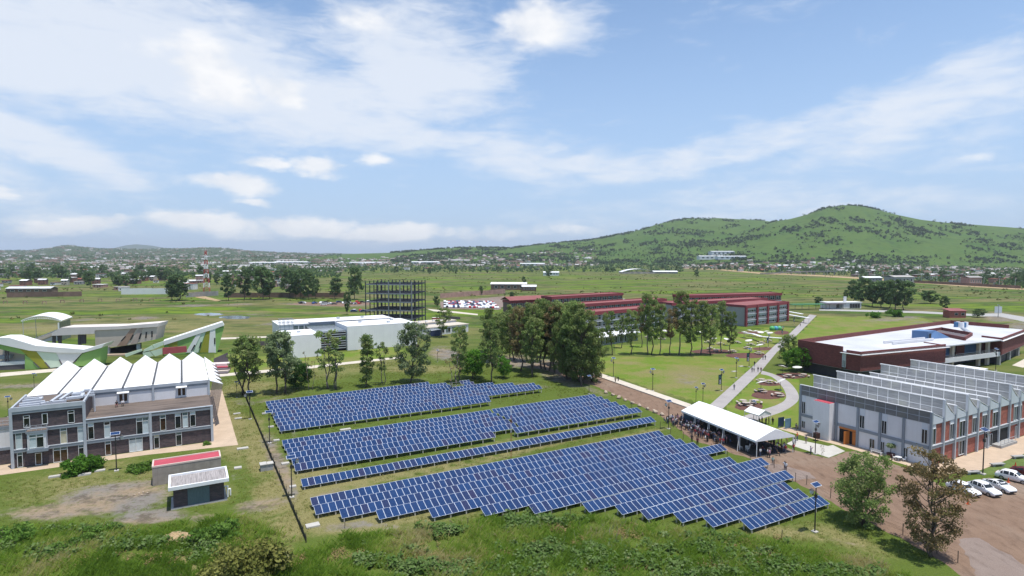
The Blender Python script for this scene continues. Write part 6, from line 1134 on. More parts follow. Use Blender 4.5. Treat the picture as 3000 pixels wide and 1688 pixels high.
# ================================================================== CARS
M_CARW = pm('car_white', (.78,.78,.79), .22, .04); M_TYRE = pm('tyre', (.02,.02,.02), .9, .2); M_RIM = pm('rim', (.35,.36,.37), .3, .1, 1, .6); M_CGL = glass_mat('car_glass', (.02,.024,.026), .05); M_TRIMB = pm('black_trim', (.02,.02,.022), .6, .2); M_HL = pm('headlight', (.6,.62,.63), .1, .05); M_TL = pm('taillight', (.35,.02,.02), .2, .05)
def car_meshes(L=4.6, Wd=1.82, H=1.66, hood=1.02, suv=True):
    x = lambda u: (u-.5)*L     # u: 0 rear .. 1 front
    S = [(0,.45,.80,.86,.88),(.03,.30,.95,.98,.93),(.08,.24,1.0,1.02,.96),(.16,.22,1.0,H-.28 if suv else 1.08,.97),(.24,.22,1.0,H-.04 if suv else H-.18,.98),(.42,.22,.99,H,.99),(.56,.22,.98,H-.04,1.0),(.70,.22,.97,1.05,1.0),(.80,.22,.95,.99,.99),(.92,.24,.86,.91,.96),(.98,.32,.72,.76,.9),(1,.42,.60,.64,.84)]
    V = []; Fs = []; wd = Wd/2
    for u, zb, zl, zt, w in S:
        gh = max(0, zt-zl); wt = wd*w*(1-.22*min(1, gh/.55)) if gh > .12 else wd*w*.93
        V += [(x(u),-wd*w*.92,zb),(x(u),-wd*w,(zb+zl)/2),(x(u),-wd*w*.985,zl),(x(u),-wt,zt-.03*min(1,gh*3)),(x(u),-wt*.55,zt+.02),(x(u),wt*.55,zt+.02),(x(u),wt,zt-.03*min(1,gh*3)),(x(u),wd*w*.985,zl),(x(u),wd*w,(zb+zl)/2),(x(u),wd*w*.92,zb)]
    n = len(S); k = MB(); Fs = [(i*10+j,i*10+(j+1)%10,(i+1)*10+(j+1)%10,(i+1)*10+j) for i in range(n-1) for j in range(10)]+[tuple(range(9,-1,-1)), tuple((n-1)*10+j for j in range(10))]
    k.add(V, Fs); body = k.mesh('body', M_CARW, True); V = np.array(V)
    def lift(idx, sh, off):
        P = V[idx]; c = P.mean(0); P = c+(P-c)*sh; nr = np.cross(P[1]-P[0], P[2]-P[0]); nr /= np.linalg.norm(nr)+1e-9
        if nr@(c-np.array([0,0,.7])) < 0: nr = -nr
        return [tuple(p+nr*off) for p in P]
    sw = {}
    for nm, j in (('L',7),('R',2)):
        kk = []
        for i in (3,4,5,6):
            jj = (j, j-1) if nm == 'L' else (j, j+1); k = MB(); k.slab(lift([i*10+jj[0],(i+1)*10+jj[0],(i+1)*10+jj[1],i*10+jj[1]], .86, .012), (0,0,.004)); kk.append(k.mesh('side_window', M_CGL))
        sw[nm] = kk
    k = MB(); k.slab(lift([6*10+3,7*10+3,7*10+6,6*10+6], .86, .03), (0,0,.004)); ws = k.mesh('windscreen', M_CGL); k = MB(); k.slab(lift([2*10+3,3*10+3,3*10+6,2*10+6], .84, .03), (0,0,.004)); rw = k.mesh('rear_window', M_CGL)
    k = MB(); k.tube((0,-.11,0),(0,.11,0), .335, n=16); ty = k.mesh('tyre', M_TYRE, False); k = MB(); k.tube((0,-.118,0),(0,.118,0), .21, n=12); rm = k.mesh('rim', M_RIM)
    k = MB(); k.box(L*.455,L*.485,-.24,.02,.62,.74); hl = k.mesh('headlight', M_HL); k = MB(); k.box(L*.47,L*.505,-.62,.62,.34,.56); bp = k.mesh('bumper', M_TRIMB); k = MB(); k.box(-L*.495,-L*.47,-.1,.1,.72,.98); tlm = k.mesh('taillight', M_TL); k = MB(); k.box(.55,.75,-.13,.13,.98,1.12); mi = k.mesh('mirror', M_CARW); k = MB(); k.box(-.2,.5,-.42,.42,H+.018,H+.03); sr = k.mesh('sunroof', M_CGL)
    return dict(L=L, W=Wd, body=body, sw=sw, ws=ws, rw=rw, ty=ty, rm=rm, hl=hl, bp=bp, tl=tlm, mi=mi, sr=sr)
SUV = car_meshes(); SED = car_meshes(4.5, 1.78, 1.46, suv=False)
def car(c, g, rz, label, paint=None, group='cars parked by the workshop', roof=False):
    o = thing('parked_car', label, 'car', g, rz, group)
    def lp(nm, me, par, loc=(0,0,0)):
        q = link(nm, me, par, loc)
        return q
    b = lp('body', c['body'], o)
    if paint: b.material_slots[0].link = 'OBJECT'; b.material_slots[0].material = paint
    for sd in ('L','R'): [lp('side_window', m, b) for m in c['sw'][sd]]
    lp('windscreen', c['ws'], b); lp('rear_window', c['rw'], b)
    for sx in (-.30,.31):
        for sy in (-1,1): w = lp('wheel', c['ty'], o, (sx*c['L'], sy*(c['W']/2-.10), .335)); lp('rim', c['rm'], w)
    for sy in (-1,1): lp('headlight', c['hl'], o, (0, sy*.62+.11, 0)); lp('taillight', c['tl'], o, (0, sy*.68, 0)); lp('mirror', c['mi'], o, (0, sy*(c['W']/2+.08), 0))
    lp('bumper', c['bp'], o)
    if roof: lp('sunroof', c['sr'], o)
M_CRED = M_CRED
car(SUV, G(2822,1444), R(-74), 'white car half hidden behind the rusty brown tree'); car(SUV, G(2882,1443), R(-78), 'white car with dark front bumper, second from the brown tree'); car(SED, G(2927,1434), R(-80), 'white car with sunroof, third from the brown tree', None, roof=True); car(SUV, G(2968,1408), R(-52), 'white car parked at an angle at the far right'); car(SED, G(3010,1395), R(-55), 'dark red car cut by the right edge of the picture', pm('car_maroon', (.10,.012,.018), .25, .05))
# far car parks: small cars, one mesh each
def mini_car():
    k = MB(); k.slab([(-2.2,-.85,.35),(2.2,-.85,.35),(2.2,-.85,.8),(1.2,-.85,.95),(.6,-.85,1.42),(-1.2,-.85,1.45),(-2.0,-.85,1.0)], (0,1.7,0), 0); v = len(k.v)
    k.slab([(.62,-.7,1.40),(.62,.7,1.40),(1.22,.75,.97),(1.22,-.75,.97)], (.02,0,.015), 1); k.slab([(-1.1,-.86,1.38),(.5,-.86,1.36),(1.0,-.86,.98),(-1.8,-.86,1.0)], (0,-.01,0), 1); k.slab([(-1.1,.86,1.38),(.5,.86,1.36),(1.0,.86,.98),(-1.8,.86,1.0)], (0,.01,0), 1)
    for x in (-1.35,1.35):
        for y in (-.8,.8): k.tube((x,y-.1,.32),(x,y+.1,.32), .32, n=8, m=2)
    return k.mesh('parked_car', [M_CARW, M_CGL, M_TYRE])
MINI = mini_car(); FARP = [M_CARW]*3+[pm('car_'+n, c, .3, .05) for n, c in dict(silver=(.45,.46,.47), grey=(.12,.12,.13), black=(.015,.015,.018), red=(.35,.02,.025), blue=(.03,.06,.18), navy=(.03,.035,.06)).items()]
PNAME = dict(enumerate(['white','white','white','silver','grey','black','red','blue','navy']))
cc = random.Random(9)
def farcar(g, rz, where, group):
    i = cc.randrange(len(FARP)); o = link('parked_car', MINI, None, tuple(g), rz); tag(o, f'small {PNAME[i]} car {where}', 'car', group); o.material_slots[0].link = 'OBJECT'; o.material_slots[0].material = FARP[i]
# big car park: straight rows
A0 = G(1300,902); B0 = G(1462,905); C0 = G(1300,884)
for r_ in range(8):
    for q in range(24):
        if cc.random() < .1: continue
        u = (q+.5)/24; w = (r_+.5)/8; p = A0+(B0-A0)*u+(C0-A0)*w; p[2] = 0; farcar(p, R(100)+cc.uniform(-.05,.05), f'in the {ORD[r_]} row of the far car park, {["left end","left part","left of middle","middle","right of middle","right part","right end","far right end"][q//3]}', 'cars in the packed far car park')
for x0, y0, n, wh in ((868,890,3,'at left end of the row on red ground'),(925,889,5,'in the left group on red ground behind the laboratory'),(955,893,4,'in the front of the left group on red ground'),(1000,888,5,'in the middle group on red ground'),(1030,892,4,'in the front of the middle group on red ground'),(1060,886,3,'in the right group on red ground'),(1070,914,4,'beside the foot of the steel frame'),(1045,913,3,'left of the foot of the steel frame'),(1590,873,6,'behind the red complex on its roof side'),(1795,880,6,'between the red roofed blocks')):
    for i in range(n): g = G(x0+cc.uniform(-18,18)+i*5, y0+cc.uniform(-1.5,1.5)); farcar(g, R(cc.choice((80,100,20,170)))+cc.uniform(-.2,.2), f'{wh}, {ORD[i]} from left', 'loose cars behind the laboratory')
# ================================================================== SMALL THINGS ON THE CAMPUS
M_ROCK = pm('boulder', (.42,.33,.25), .95, .3, 1.5, bump=.8, bscale=4)
def rock_me(seed):
    k = MB(); k.ell((0,0,.3), (.62,.48,.42), 10, 7); r_ = np.random.default_rng(seed); ph = r_.uniform(0,6,6); k.v = [(x*(1+.22*math.sin(3*x+ph[0])*math.cos(4*z+ph[1])), y*(1+.25*math.sin(4*y+2*x+ph[2])), max(-.05, z*(1+.2*math.sin(5*x+ph[3])))) for x, y, z in k.v]; return k.mesh('boulder', M_ROCK)
RM = [rock_me(i) for i in range(3)]; RKS = [(1635,250),(1700,272),(1762,302),(1830,326),(1896,356),(1970,382),(2046,414),(2126,446),(2198,472),(2285,500)]
for i, (x, y) in enumerate(RKS): g = G(1300+x*.29115, 1080+y*.29115); tag(link('boulder', RM[i % 3], None, tuple(g), random.uniform(0,6), random.uniform(.75,1.15)), f'pale boulder at the road edge, {ORD[i]} from the grove towards the marquee', 'boulder', 'boulders along the dirt road')
for i, (x, y) in enumerate(((395,1451),(408,1447),(420,1444),(432,1446),(415,1452))): g = G(x, y); tag(link('boulder', RM[i % 3], None, tuple(g), random.uniform(0,6), random.uniform(.25,.4)), f'small pinkish rubble stone left of the huts, {ORD[i]} of the heap from left', 'stone', 'rubble heap beside the huts')
def slab(px, w, d, h, label, mat=M_SLAB): g = G(*px); k = MB(); k.box(-w/2, w/2, -d/2, d/2, 0, h); k.box(-w/2+.12, w/2-.12, -d/2+.12, d/2-.12, h, h+.03); tag(k.build('manhole_cover', mat, None, tuple(g), R(29)), label, 'manhole', 'concrete manhole covers')
for p, w, d, h, lab in (((775,1213),1.1,.8,.25,'pale slab inside the fence at the farthest solar block'),((794,1252),1.1,.8,.25,'pale slab beside the lamp at the farthest block'),((810,1292),1.1,.8,.25,'pale slab at the back corner of the middle block'),((836,1360),1.3,.9,.25,'pale slab beside the front of the middle block'),((694,1213),1.5,.8,.2,'pale slab on grass right of brick building path'),((698,1227),1.5,.8,.2,'pale slab nearer the camera on grass by the path'),((711,1315),2.0,1.0,.2,'pale slab near the corner of the tan path'),((697,1372),1.2,1.0,.2,'pale slab between hut and fence'),((858,1427),1.0,.8,.2,'pale slab beside the lamp at the lone row'),((916,1541),1.8,1.2,.2,'white slab by the left end of the nearest block'),
 ((160,1398),1.6,.8,.25,'pale slab in grass before the brick building, left one'),((248,1392),1.8,.8,.25,'pale slab in grass before the brick building, middle one'),((293,1380),1.5,.8,.2,'grey slab in grass left of the lamp'),((2151,1089),1.8,1,.15,'pale slab on the lawn left of the promenade'),((2171,1074),1.8,1,.15,'pale slab higher on the lawn left of the promenade'),((2300,1232),1.6,1.2,.12,'pale slab on grass behind the gazebo tent'),((1262,1275),1.5,.8,.2,'pale slab between the two middle solar blocks'),((1012,1261),2.2,1.0,.3,'white slab between the farthest and middle solar blocks')): slab(p, w, d, h, lab)
g = G(781,1376); jb = thing('junction_box', 'grey concrete junction box left of the fence by the huts', 'box', g, R(29)); k = MB(); k.box(-1,1,-.7,.7,0,1.1); k.build('body', M_CONC, jb); k = MB(); k.box(-1.1,0,-.8,.8,1.1,1.22); k.build('lid', M_SLAB, jb); k = MB(); k.box(.05,1.1,-.8,.6,1.1,1.2); k.build('lid', M_SLAB, jb)
# picnic sets and umbrellas
M_UMB = pm('umbrella_cloth', (.62,.60,.56), .7, .06); M_TAB = pm('table_concrete', (.42,.36,.31), .85, .12)
k = MB(); k.tube((0,0,.70),(0,0,.78), .75, .75, 16); TTOP = k.mesh('table_top', M_TAB); k = MB(); k.tube((0,0,0),(0,0,.7), .22, .18, 8); TLEG = k.mesh('leg', M_CONC)
def seat_arc():
    k = MB(); n = 7
    for i in range(n-1):
        a, c = R(-40+80*i/(n-1)), R(-40+80*(i+1)/(n-1)); k.prism([(1.1*math.cos(a),1.1*math.sin(a)),(1.5*math.cos(a),1.5*math.sin(a)),(1.5*math.cos(c),1.5*math.sin(c)),(1.1*math.cos(c),1.1*math.sin(c))], .36, .45)
    k.box(1.2,1.4,-.2,.2,0,.36); return k.mesh('bench_seat', M_TAB)
SEAT = seat_arc()
def picnic(px, label, s=1.15):
    o = thing('picnic_table', label, 'table', G(*px), random.uniform(0,6), 'round picnic tables', s); link('table_top', TTOP, o); link('leg', TLEG, o); [link('bench_seat', SEAT, o, rz=2*math.pi*i/3) for i in range(3)]
def umb_me():
    k = MB(); n = 10; v = [(0,0,.35)]+[(1.4*math.cos(2*math.pi*i/n), 1.4*math.sin(2*math.pi*i/n), 0) for i in range(n)]; v += [(x*1.0,y*1.0,z-.05) for x, y, z in v]
    k.add(v, [(0,1+i,1+(i+1)%n) for i in range(n)]+[(n+1,n+2+(i+1)%n,n+2+i) for i in range(n)]+[(1+i,n+2+i,n+2+(i+1)%n,1+(i+1)%n) for i in range(n)]); return k.mesh('canopy', M_UMB)
UMB = umb_me(); k = MB(); k.tube((0,0,0),(0,0,2.9), .05, n=6); UPOLE = k.mesh('pole', M_POLE); k = MB(); k.tube((0,0,0),(0,0,.12), .4, n=10); UFOOT = k.mesh('base', M_CONC)
def umbrella(px, label, tilt=(.1,.1), s=1.0):
    o = thing('umbrella', label, 'umbrella', G(*px), random.uniform(0,6), 'white umbrellas in the garden', s); link('base', UFOOT, o); link('pole', UPOLE, o); q = link('canopy', UMB, o, (0,0,2.6)); q.rotation_euler = (tilt[0], tilt[1], 0)
PIC = [(2311,1106),(2355,1104),(2232,1119),(2256,1123),(2229,1149),(2279,1161),(2177,1182),(2184,1189),(2213,1182),(2224,1038),(2082,1024),(2102,1030),(2146,1032),(2190,1022),(2200,1012),(2160,1006),(2110,1010),(2075,1005),(2230,1008),(2250,1000),(1900,990),(1940,995)]
PLB = ['under the left big umbrella near the maroon building','right of the umbrella near the maroon building','at the top of the bed inside the curved path','second at the top of the curved path bed','on the middle mulch bed, left','on the middle mulch bed, right','on the lower mulch bed, left back','on the lower mulch bed, left front','on the lower mulch bed, right','beside the promenade under an umbrella','under the tall trees, left','under the tall trees, second','under the tall trees, third','in the garden left of the promenade','in the garden behind the third banner','in the garden behind the trees, right','in the garden behind the trees, middle','in the garden behind the trees, left','in the garden near the third banner','in the garden closest to the promenade','beside the cafeteria, left','beside the cafeteria, right']
for p, l in zip(PIC, PLB): picnic(p, 'round picnic table with curved benches '+l)
UM = [((2293,1098),(.35,.1),'tilted white umbrella left of the bright green tree foot'),((2335,1100),(.05,.08),'white umbrella right of the bright green tree foot'),((2229,1147),(.3,.2),'tilted white umbrella on the middle mulch bed'),((2286,1143),(.45,.3),'strongly tilted white umbrella beside the curved path'),((2193,1016),(.2,.1),'white umbrella left of the third banner'),((2225,1030),(.15,.2),'white umbrella on a tall pole beside the promenade'),((2197,985),(.2,.1),'white umbrella before the red column block, first'),((2213,987),(.1,.1),'white umbrella before the red column block, second'),((2228,990),(.1,.2),'white umbrella before the red column block, third'),((2244,988),(.2,.1),'white umbrella before the red column block, fourth'),((2255,992),(.1,.1),'white umbrella before the red column block, fifth'),((2180,990),(.1,.1),'white umbrella behind the last tall tree'),
 ((1870,985),(.1,.1),'white umbrella behind the tall trees, leftmost'),((1915,982),(.15,.1),'white umbrella behind the tall trees, second'),((1950,985),(.1,.15),'white umbrella behind the tall trees, third'),((2010,985),(.1,.15),'white umbrella behind the tall trees, fourth'),((2050,990),(.1,.15),'white umbrella behind the tall trees, fifth'),((2090,1010),(.1,.1),'white umbrella between the tall trees near mulch'),((2130,1012),(.2,.1),'white umbrella between the last tall trees')]
for p, t, l in UM: umbrella(p, l, t)
# white zigzag canopy strips and lattice near the red block
k = MB(); P = [G(x, y, 2.4) for x, y in ((2180,975),(2205,978),(2230,986),(2262,989),(2290,991))]
for a, c in zip(P, P[1:]): k.bar(a, c, 1.6, .15)
zz = thing('shade_canopy', 'thin white zigzag canopy on posts before the red column block', 'canopy', (0,0,0)); k.build('roof', M_WROOF, zz)
for p in P: q = MB(); q.tube((p[0],p[1],0), tuple(p), .06, n=6); q.build('post', M_GREYL, zz)
for i, (x0, y0, x1, y1) in enumerate(((2310,913,2350,920),(2310,922,2370,932))):
    o = thing('shade_canopy', ['upper','lower'][i]+' white strip canopy right of the red column block', 'canopy', (0,0,0)); a, c = G(x0, y0, 3), G(x1, y1, 3); k = MB(); k.bar(a, c, 2.0, .2); k.build('roof', M_WROOF, o); [MB().tube((p[0],p[1],0), tuple(p), .08, n=6).build('post', M_GREYL, o) for p in (a, c)]
o = thing('entrance_shelter', 'long dark shelter with green trim at the far end of the promenade', 'shelter', G(2330,908), R(8)); k = MB(); k.box(-2,26,0,5,3.2,3.6); k.build('roof', pm('shelter_green', (.05,.20,.09), .6), o); k = MB(); k.box(22,36,-1,6,3.4,3.7); k.build('roof', M_PLUM, o); [MB().box(s-.1,s+.1,.2,.4,0,3.2).build('post', M_PLUM, o) for s in range(0,36,5)]
o = thing('gatehouse', 'small white gatehouse with grey windows beyond the lawn', 'building', G(2422,905), R(6)); k = MB(); k.box(0,25,0,7,0,4.0); k.build('wall', M_WHITE, o); k = MB(); k.box(-.4,25.4,-.4,7.4,4.0,4.4); k.build('roof', M_WROOF, o); k = MB(); k.box(14,15.5,2,3,4.4,8); k.build('chimney', M_WHITE, o); window(o, 7, 11.5, .5, 3.2, 0, 's', 2, 0, (0,2)); window(o, 16.5, 24, .3, 3.4, 0, 's', 4, 0, (0,0))
o = thing('sign_board', 'pale double sign panel on a pole at far right', 'sign', G(2924,930), R(0)); k = MB(); k.tube((0,0,0),(0,0,6.4), .15, n=8); k.build('pole', M_POLE, o); k = MB(); k.box(-2.2,-.1,-.1,.1,2.6,6.4); k.build('board', M_LTW, o); k = MB(); k.box(.1,2.0,-.1,.1,2.6,6.4); k.build('board', M_LTW, o)
o = thing('brick_hut', 'small brick hut with red roof behind the maroon building', 'hut', G(2782,932), R(4)); k = MB(); k.box(0,10,0,5,0,4.0); k.build('wall', M_RBRICK, o); k = MB(); k.slab([(-.5,-.5,4),(10.5,-.5,4),(10.5,5.5,5),(-.5,5.5,5)], (0,0,.2)); k.build('roof', M_CRROOF, o); window(o, 3, 5, 1.5, 3, 0); window(o, 7, 9, 1.5, 3, 0)
# play dome, bench, planter, cones, stone benches, banners by the tent
o = thing('play_dome', 'green and blue play tunnel beside the promenade', 'playground', G(2262,968), R(10)); 
for i, c in enumerate(((.08,.40,.12),(.06,.30,.42),(.10,.42,.16))): k = MB(); k.ell((1.9*i,0,.9), (1.3,1.3,1.2), 12, 7); k.build('dome', pm('play_colour%s' % 'abc'[i], c, .5), o)
g = G(2568,1330); o = thing('garden_bench', 'white slatted bench against the workshop wall', 'bench', g, R(119)); k = MB(); [k.box(-1,1,-.3+.14*i,-.2+.14*i,.44,.48) for i in range(4)]; k.build('seat', M_PLA, o); k = MB(); [k.box(-1,1,.26,.3,.55+.14*i,.65+.14*i) for i in range(3)]; k.build('backrest', M_PLA, o); [MB().box(x-.04,x+.04,-.28,.3,0,.44).build('leg', M_PLA, o) for x in (-.85,.85)]
g = G(2609,1340); o = thing('planter', 'dark red planter with a small palm at the workshop wall', 'planter', g); k = MB(); k.tube((0,0,0),(0,0,.75), .45, .75, 12); k.build('pot', pm('pot_maroon', (.07,.018,.016), .6), o); k = MB(); k.tube((0,0,.7),(0,0,2.0), .07, .05, 6); k.build('stem', M_BARK, o)
V, Fq, t = leaf_cloud([(0,0,2.2)]*2, [(.8,.8,.5)]*2, 220, .22, rng); link('fronds', npmesh('fronds', V, Fq, L_GREY, None, t), o)
g = G(2632,1350); o = thing('garden_table', 'white round table between chairs at the workshop wall', 'table', g); k = MB(); k.tube((0,0,.68),(0,0,.74), .55, n=14); k.build('table_top', M_PLA, o); k = MB(); k.tube((0,0,0),(0,0,.68), .06, n=8); k.build('leg', M_PLA, o)
chair(G(2620,1346), 1.2, 'white chair left of the round white table'); chair(G(2648,1352), -1.6, 'white chair right of the round white table')
M_CONE = pm('cone_orange', (.60,.09,.02), .6)
for p, l in (((2836,1477),'orange traffic cone on red gravel right of the brown tree'),((2954,1413),'orange traffic cone between the white cars at right'),((2975,1366),'orange traffic cone on grass beside the stone benches')): o = thing('traffic_cone', l, 'cone', G(*p)); k = MB(); k.tube((0,0,.04),(0,0,.75), .16, .04, 10); k.build('cone', M_CONE, o); k = MB(); k.box(-.22,.22,-.22,.22,0,.04); k.build('base', M_CONE, o)
for p, l in (((2922,1366),'grey stone bench behind the white cars, middle one'),((2983,1343),'grey stone bench farthest right on the grass'),((2850,1389),'grey stone bench behind the leftmost white car')): o = thing('stone_bench', l, 'bench', G(*p), R(10)); k = MB(); k.box(-1.3,1.3,-.35,.35,.35,.52); k.build('seat', M_CONC, o); [MB().box(x-.2,x+.2,-.25,.25,0,.35).build('leg', M_CONC, o) for x in (-.9,.9)]
for x, y, c, l in ((2288,1252,(.02,.05,.10),'dark blue display panel behind the marquee end'),(2308,1256,(.14,.26,.36),'light blue display panel behind the marquee end')): o = thing('display_panel', l, 'panel', G(x, y), R(20)); k = MB(); k.box(-.8,.8,-.04,.04,.2,2.2); k.build('board', pm('display_%d' % x, c, .5, .3), o); [MB().box(q-.04,q+.04,-.3,.3,0,.2).build('foot', M_GREYL, o) for q in (-.6,.6)]
g = G(2392,1291); o = thing('loudspeaker', 'dark red loudspeaker box beside the stair tower', 'loudspeaker', g, R(20)); k = MB(); k.box(-.5,.5,-.4,.4,.5,1.6); k.build('cabinet', pm('speaker_box', (.045,.014,.012), .6), o); [MB().tube((q,0,0),(q*.3,0,.5), .04, n=5).build('leg', M_POLE, o) for q in (-.5,.5)]
g = G(1318,935); k = MB(); k.slab([(-5,0,0),(6,-1,0),(6,-1,1.2),(-5,0,2.2)], (0,.4,0)); tag(k.build('tarp_heap', M_PLUM, None, tuple(g)), 'dark tarpaulin fence lying on the grass left of the grove', 'tarpaulin')
g = G(1268,946); o = thing('red_container', 'small red container at the foot of the steel frame', 'container', g, R(20)); k = MB(); k.box(0,4.5,0,2.4,.1,2.6); k.build('body', pm('container_red', (.38,.03,.02), .5), o); k = MB(); k.box(-.05,4.55,-.05,2.45,2.6,2.7); k.build('roof', M_PINKW, o)
o = thing('excavation_fence', 'dark mesh fence round an excavation left of the white laboratory', 'fence', G(705,1016), R(20)); [MB().box(3.0*i,3.0*i+2.9,0,.08,0,1.8).build('panel', M_PLUM, o) for i in range(11)]
# ================================================================== FAR LAND
M_BRH = [pm('house_'+n, c, .9, .25, .3, rnd=.2) for n, c in (('brick',(.22,.105,.075)),('brown',(.19,.12,.09)),('cream',(.46,.40,.33)),('white',(.62,.60,.58)),('grey',(.30,.29,.28)),('pink',(.36,.22,.18)))]; M_HR = [pm('houseroof_'+n, c, .9, .2, .3, rnd=.2) for n, c in (('grey',(.36,.34,.32)),('white',(.66,.66,.66)),('tile',(.27,.09,.06)))]
def house_me(w, d, h, wm, rm, gable):
    k = MB(); k.box(-w/2,w/2,-d/2,d/2,-.6,h); a = k.mesh('wall', wm); k = MB()
    if gable: k.slab([(-w/2-.3,-d/2-.3,h),(w/2+.3,-d/2-.3,h),(w/2+.3,0,h+1.3),(-w/2-.3,0,h+1.3)], (0,0,.15)); k.slab([(-w/2-.3,0,h+1.3),(w/2+.3,0,h+1.3),(w/2+.3,d/2+.3,h),(-w/2-.3,d/2+.3,h)], (0,0,.15))
    else: k.box(-w/2-.2,w/2+.2,-d/2-.2,d/2+.2,h,h+.35)
    b = k.mesh('roof', rm); return a, b, w, d, h
hr = random.Random(3); HOUSES = [house_me(hr.uniform(6,12), hr.uniform(6,10), hr.choice((3,3.2,3.4,5.6,6)), hr.choice(M_BRH), hr.choice([M_HR[0],M_HR[0],M_HR[0],M_HR[2],M_HR[1],M_HR[2]]), hr.random() < .25) for _ in range(26)]
k = MB(); k.box(-.6,.6,-.06,0,0,1.2); HWIN = k.mesh('window', GD); k = MB(); k.box(-.5,.5,-.06,0,0,2.1); HDOOR = k.mesh('door', pm('house_door', (.06,.045,.04), .8))
HPL = []
def spot(px, Y):
    if px > 2000: n = [w for lim, w in ((2180,'left of the white factory'),(2260,'right of the white factory'),(2380,'behind the left end of the overpass'),(2480,'behind the right end of the overpass'),(2580,'behind the left of the tree clump'),(2680,'behind the right of the tree clump'),(2780,'right of the tree clump'),(2880,'near the tall pink house'),(9999,'at the right edge')) if px < lim][0]; d = (800, 1100)
    elif px > 950: n = [w for lim, w in ((1150,'left of the steel frame top'),(1300,'right of the steel frame'),(1450,'above the far car park'),(1600,'above the grove'),(1800,'above the tall trees'),(9999,'left of the white factory')) if px < lim][0]; d = (1300, 1700)
    else: n = [w for lim, w in ((100,'at the left edge'),(230,'above the arched canopy'),(350,'left of the pale wall'),(500,'above the pale wall'),(590,'left of the radio tower'),(690,'right of the radio tower'),(800,'above the tall meadow trees'),(9999,'left of the steel frame')) if px < lim][0]; d = (680, 900)
    return ('in the front row' if Y < d[0] else 'half way back' if Y < d[1] else 'far back')+' '+n
def place_house(px, Y, where, group):
    X = (px-1500)/F*Y; z = float(gz(X, Y)); z = max(z, 0)
    if any((X-a)**2+(Y-b)**2 < 81 for a, b in HPL): return False
    HPL.append((X, Y)); a, b, w, d, h = hr.choice(HOUSES); wn = a.materials[0].name.replace('house_',''); o = thing('house', f'{"two storey" if h > 5 else "small"} {wn} {"gabled" if len(b.polygons) > 8 else "flat roofed"} house {spot(px, Y)}', 'house', (X, Y, z), hr.choice((.3,.5,.1,-.2))+hr.uniform(-.15,.15), group)
    link('wall', a, o); link('roof', b, o)
    for fl in range(2 if h > 5 else 1):
        for x in (-w*.3, w*.22): link('window', HWIN, o, (x, -d/2-.01, 1.2+2.7*fl))
    link('door', HDOOR, o, (w*.02-.2, -d/2-.01, 0)); return True
def road_y(px): return np.interp(px, (2000,2230,2400,2600,2800,3000), (1400,1090,1000,850,720,630))
n = 0
while n < 120:
    px = hr.uniform(2060,3040); r0 = road_y(px)+18; n += place_house(px, min(1600, r0*(1+abs(hr.gauss(0,.40)))), 'in the town below the green hill', 'houses of the town below the green hill')
n = 0
while n < 110: n += place_house(hr.uniform(-60,900), 590*(1+abs(hr.gauss(0,.75))), 'in the settlement at left beyond the meadow', 'houses of the left settlement')
n = 0
while n < 60: n += place_house(hr.uniform(980,1700), hr.uniform(1250,2300), 'in the town strip behind the steel frame', 'houses of the middle town')
# distant houses and woods that can no longer be told apart
def box_field(name, pos, sizes, tints, mat, label, cat):
    P = np.asarray(pos); S = np.asarray(sizes); n = len(P); c = np.array([(-1,-1,0),(1,-1,0),(1,1,0),(-1,1,0),(-1,-1,1),(1,-1,1),(1,1,1),(-1,1,1)], float)
    V = (P[:,None]+c[None]*S[:,None]).reshape(-1,3); f = np.array([(4,5,6,7),(0,1,5,4),(1,2,6,5),(2,3,7,6),(3,0,4,7)]); Fq = (np.arange(n)[:,None,None]*8+f[None]).reshape(-1,4)
    return tag(link(name, npmesh(name, V, Fq, mat, None, np.repeat(tints,5))), label, cat, kind='stuff')
M_FH = leaf_mat('far_house_wall', [(.17,.11,.085),(.22,.17,.14),(.30,.27,.25),(.58,.58,.60),(.22,.13,.10)], 0, 0)
pos = []; siz = []; 
def addfar(px, Y, s): X = (px-1500)/F*Y; z = float(gz(X, Y)); pos.append((X, Y, max(z,0)-1)); siz.append((s*hr.uniform(.5,1.1), s*hr.uniform(.4,.8), hr.uniform(3,6.5)))
for _ in range(520): addfar(hr.uniform(-100,960), hr.uniform(2700,5100), hr.uniform(7,13))
for _ in range(420): addfar(hr.uniform(-60,1000), hr.uniform(1100,2700), hr.uniform(5,9))
for _ in range(60): addfar(hr.uniform(100,1000), hr.uniform(1500,2600), hr.uniform(22,45))
for _ in range(420): addfar(hr.uniform(950,1750), hr.uniform(1700,2600), hr.uniform(5,10))
for _ in range(40): addfar(hr.uniform(1000,1750), hr.uniform(1700,2400), hr.uniform(18,35))
for _ in range(620): px = hr.uniform(2000,3050); addfar(px, min(float(road_y(px))*hr.uniform(1.25,2.1), hr.uniform(1450,1800)), hr.uniform(4,7))
box_field('distant_houses', pos, siz, rng.random(len(pos))**1.25*.92, M_FH, 'mass of tiny distant houses across the valley and far slopes', 'houses')
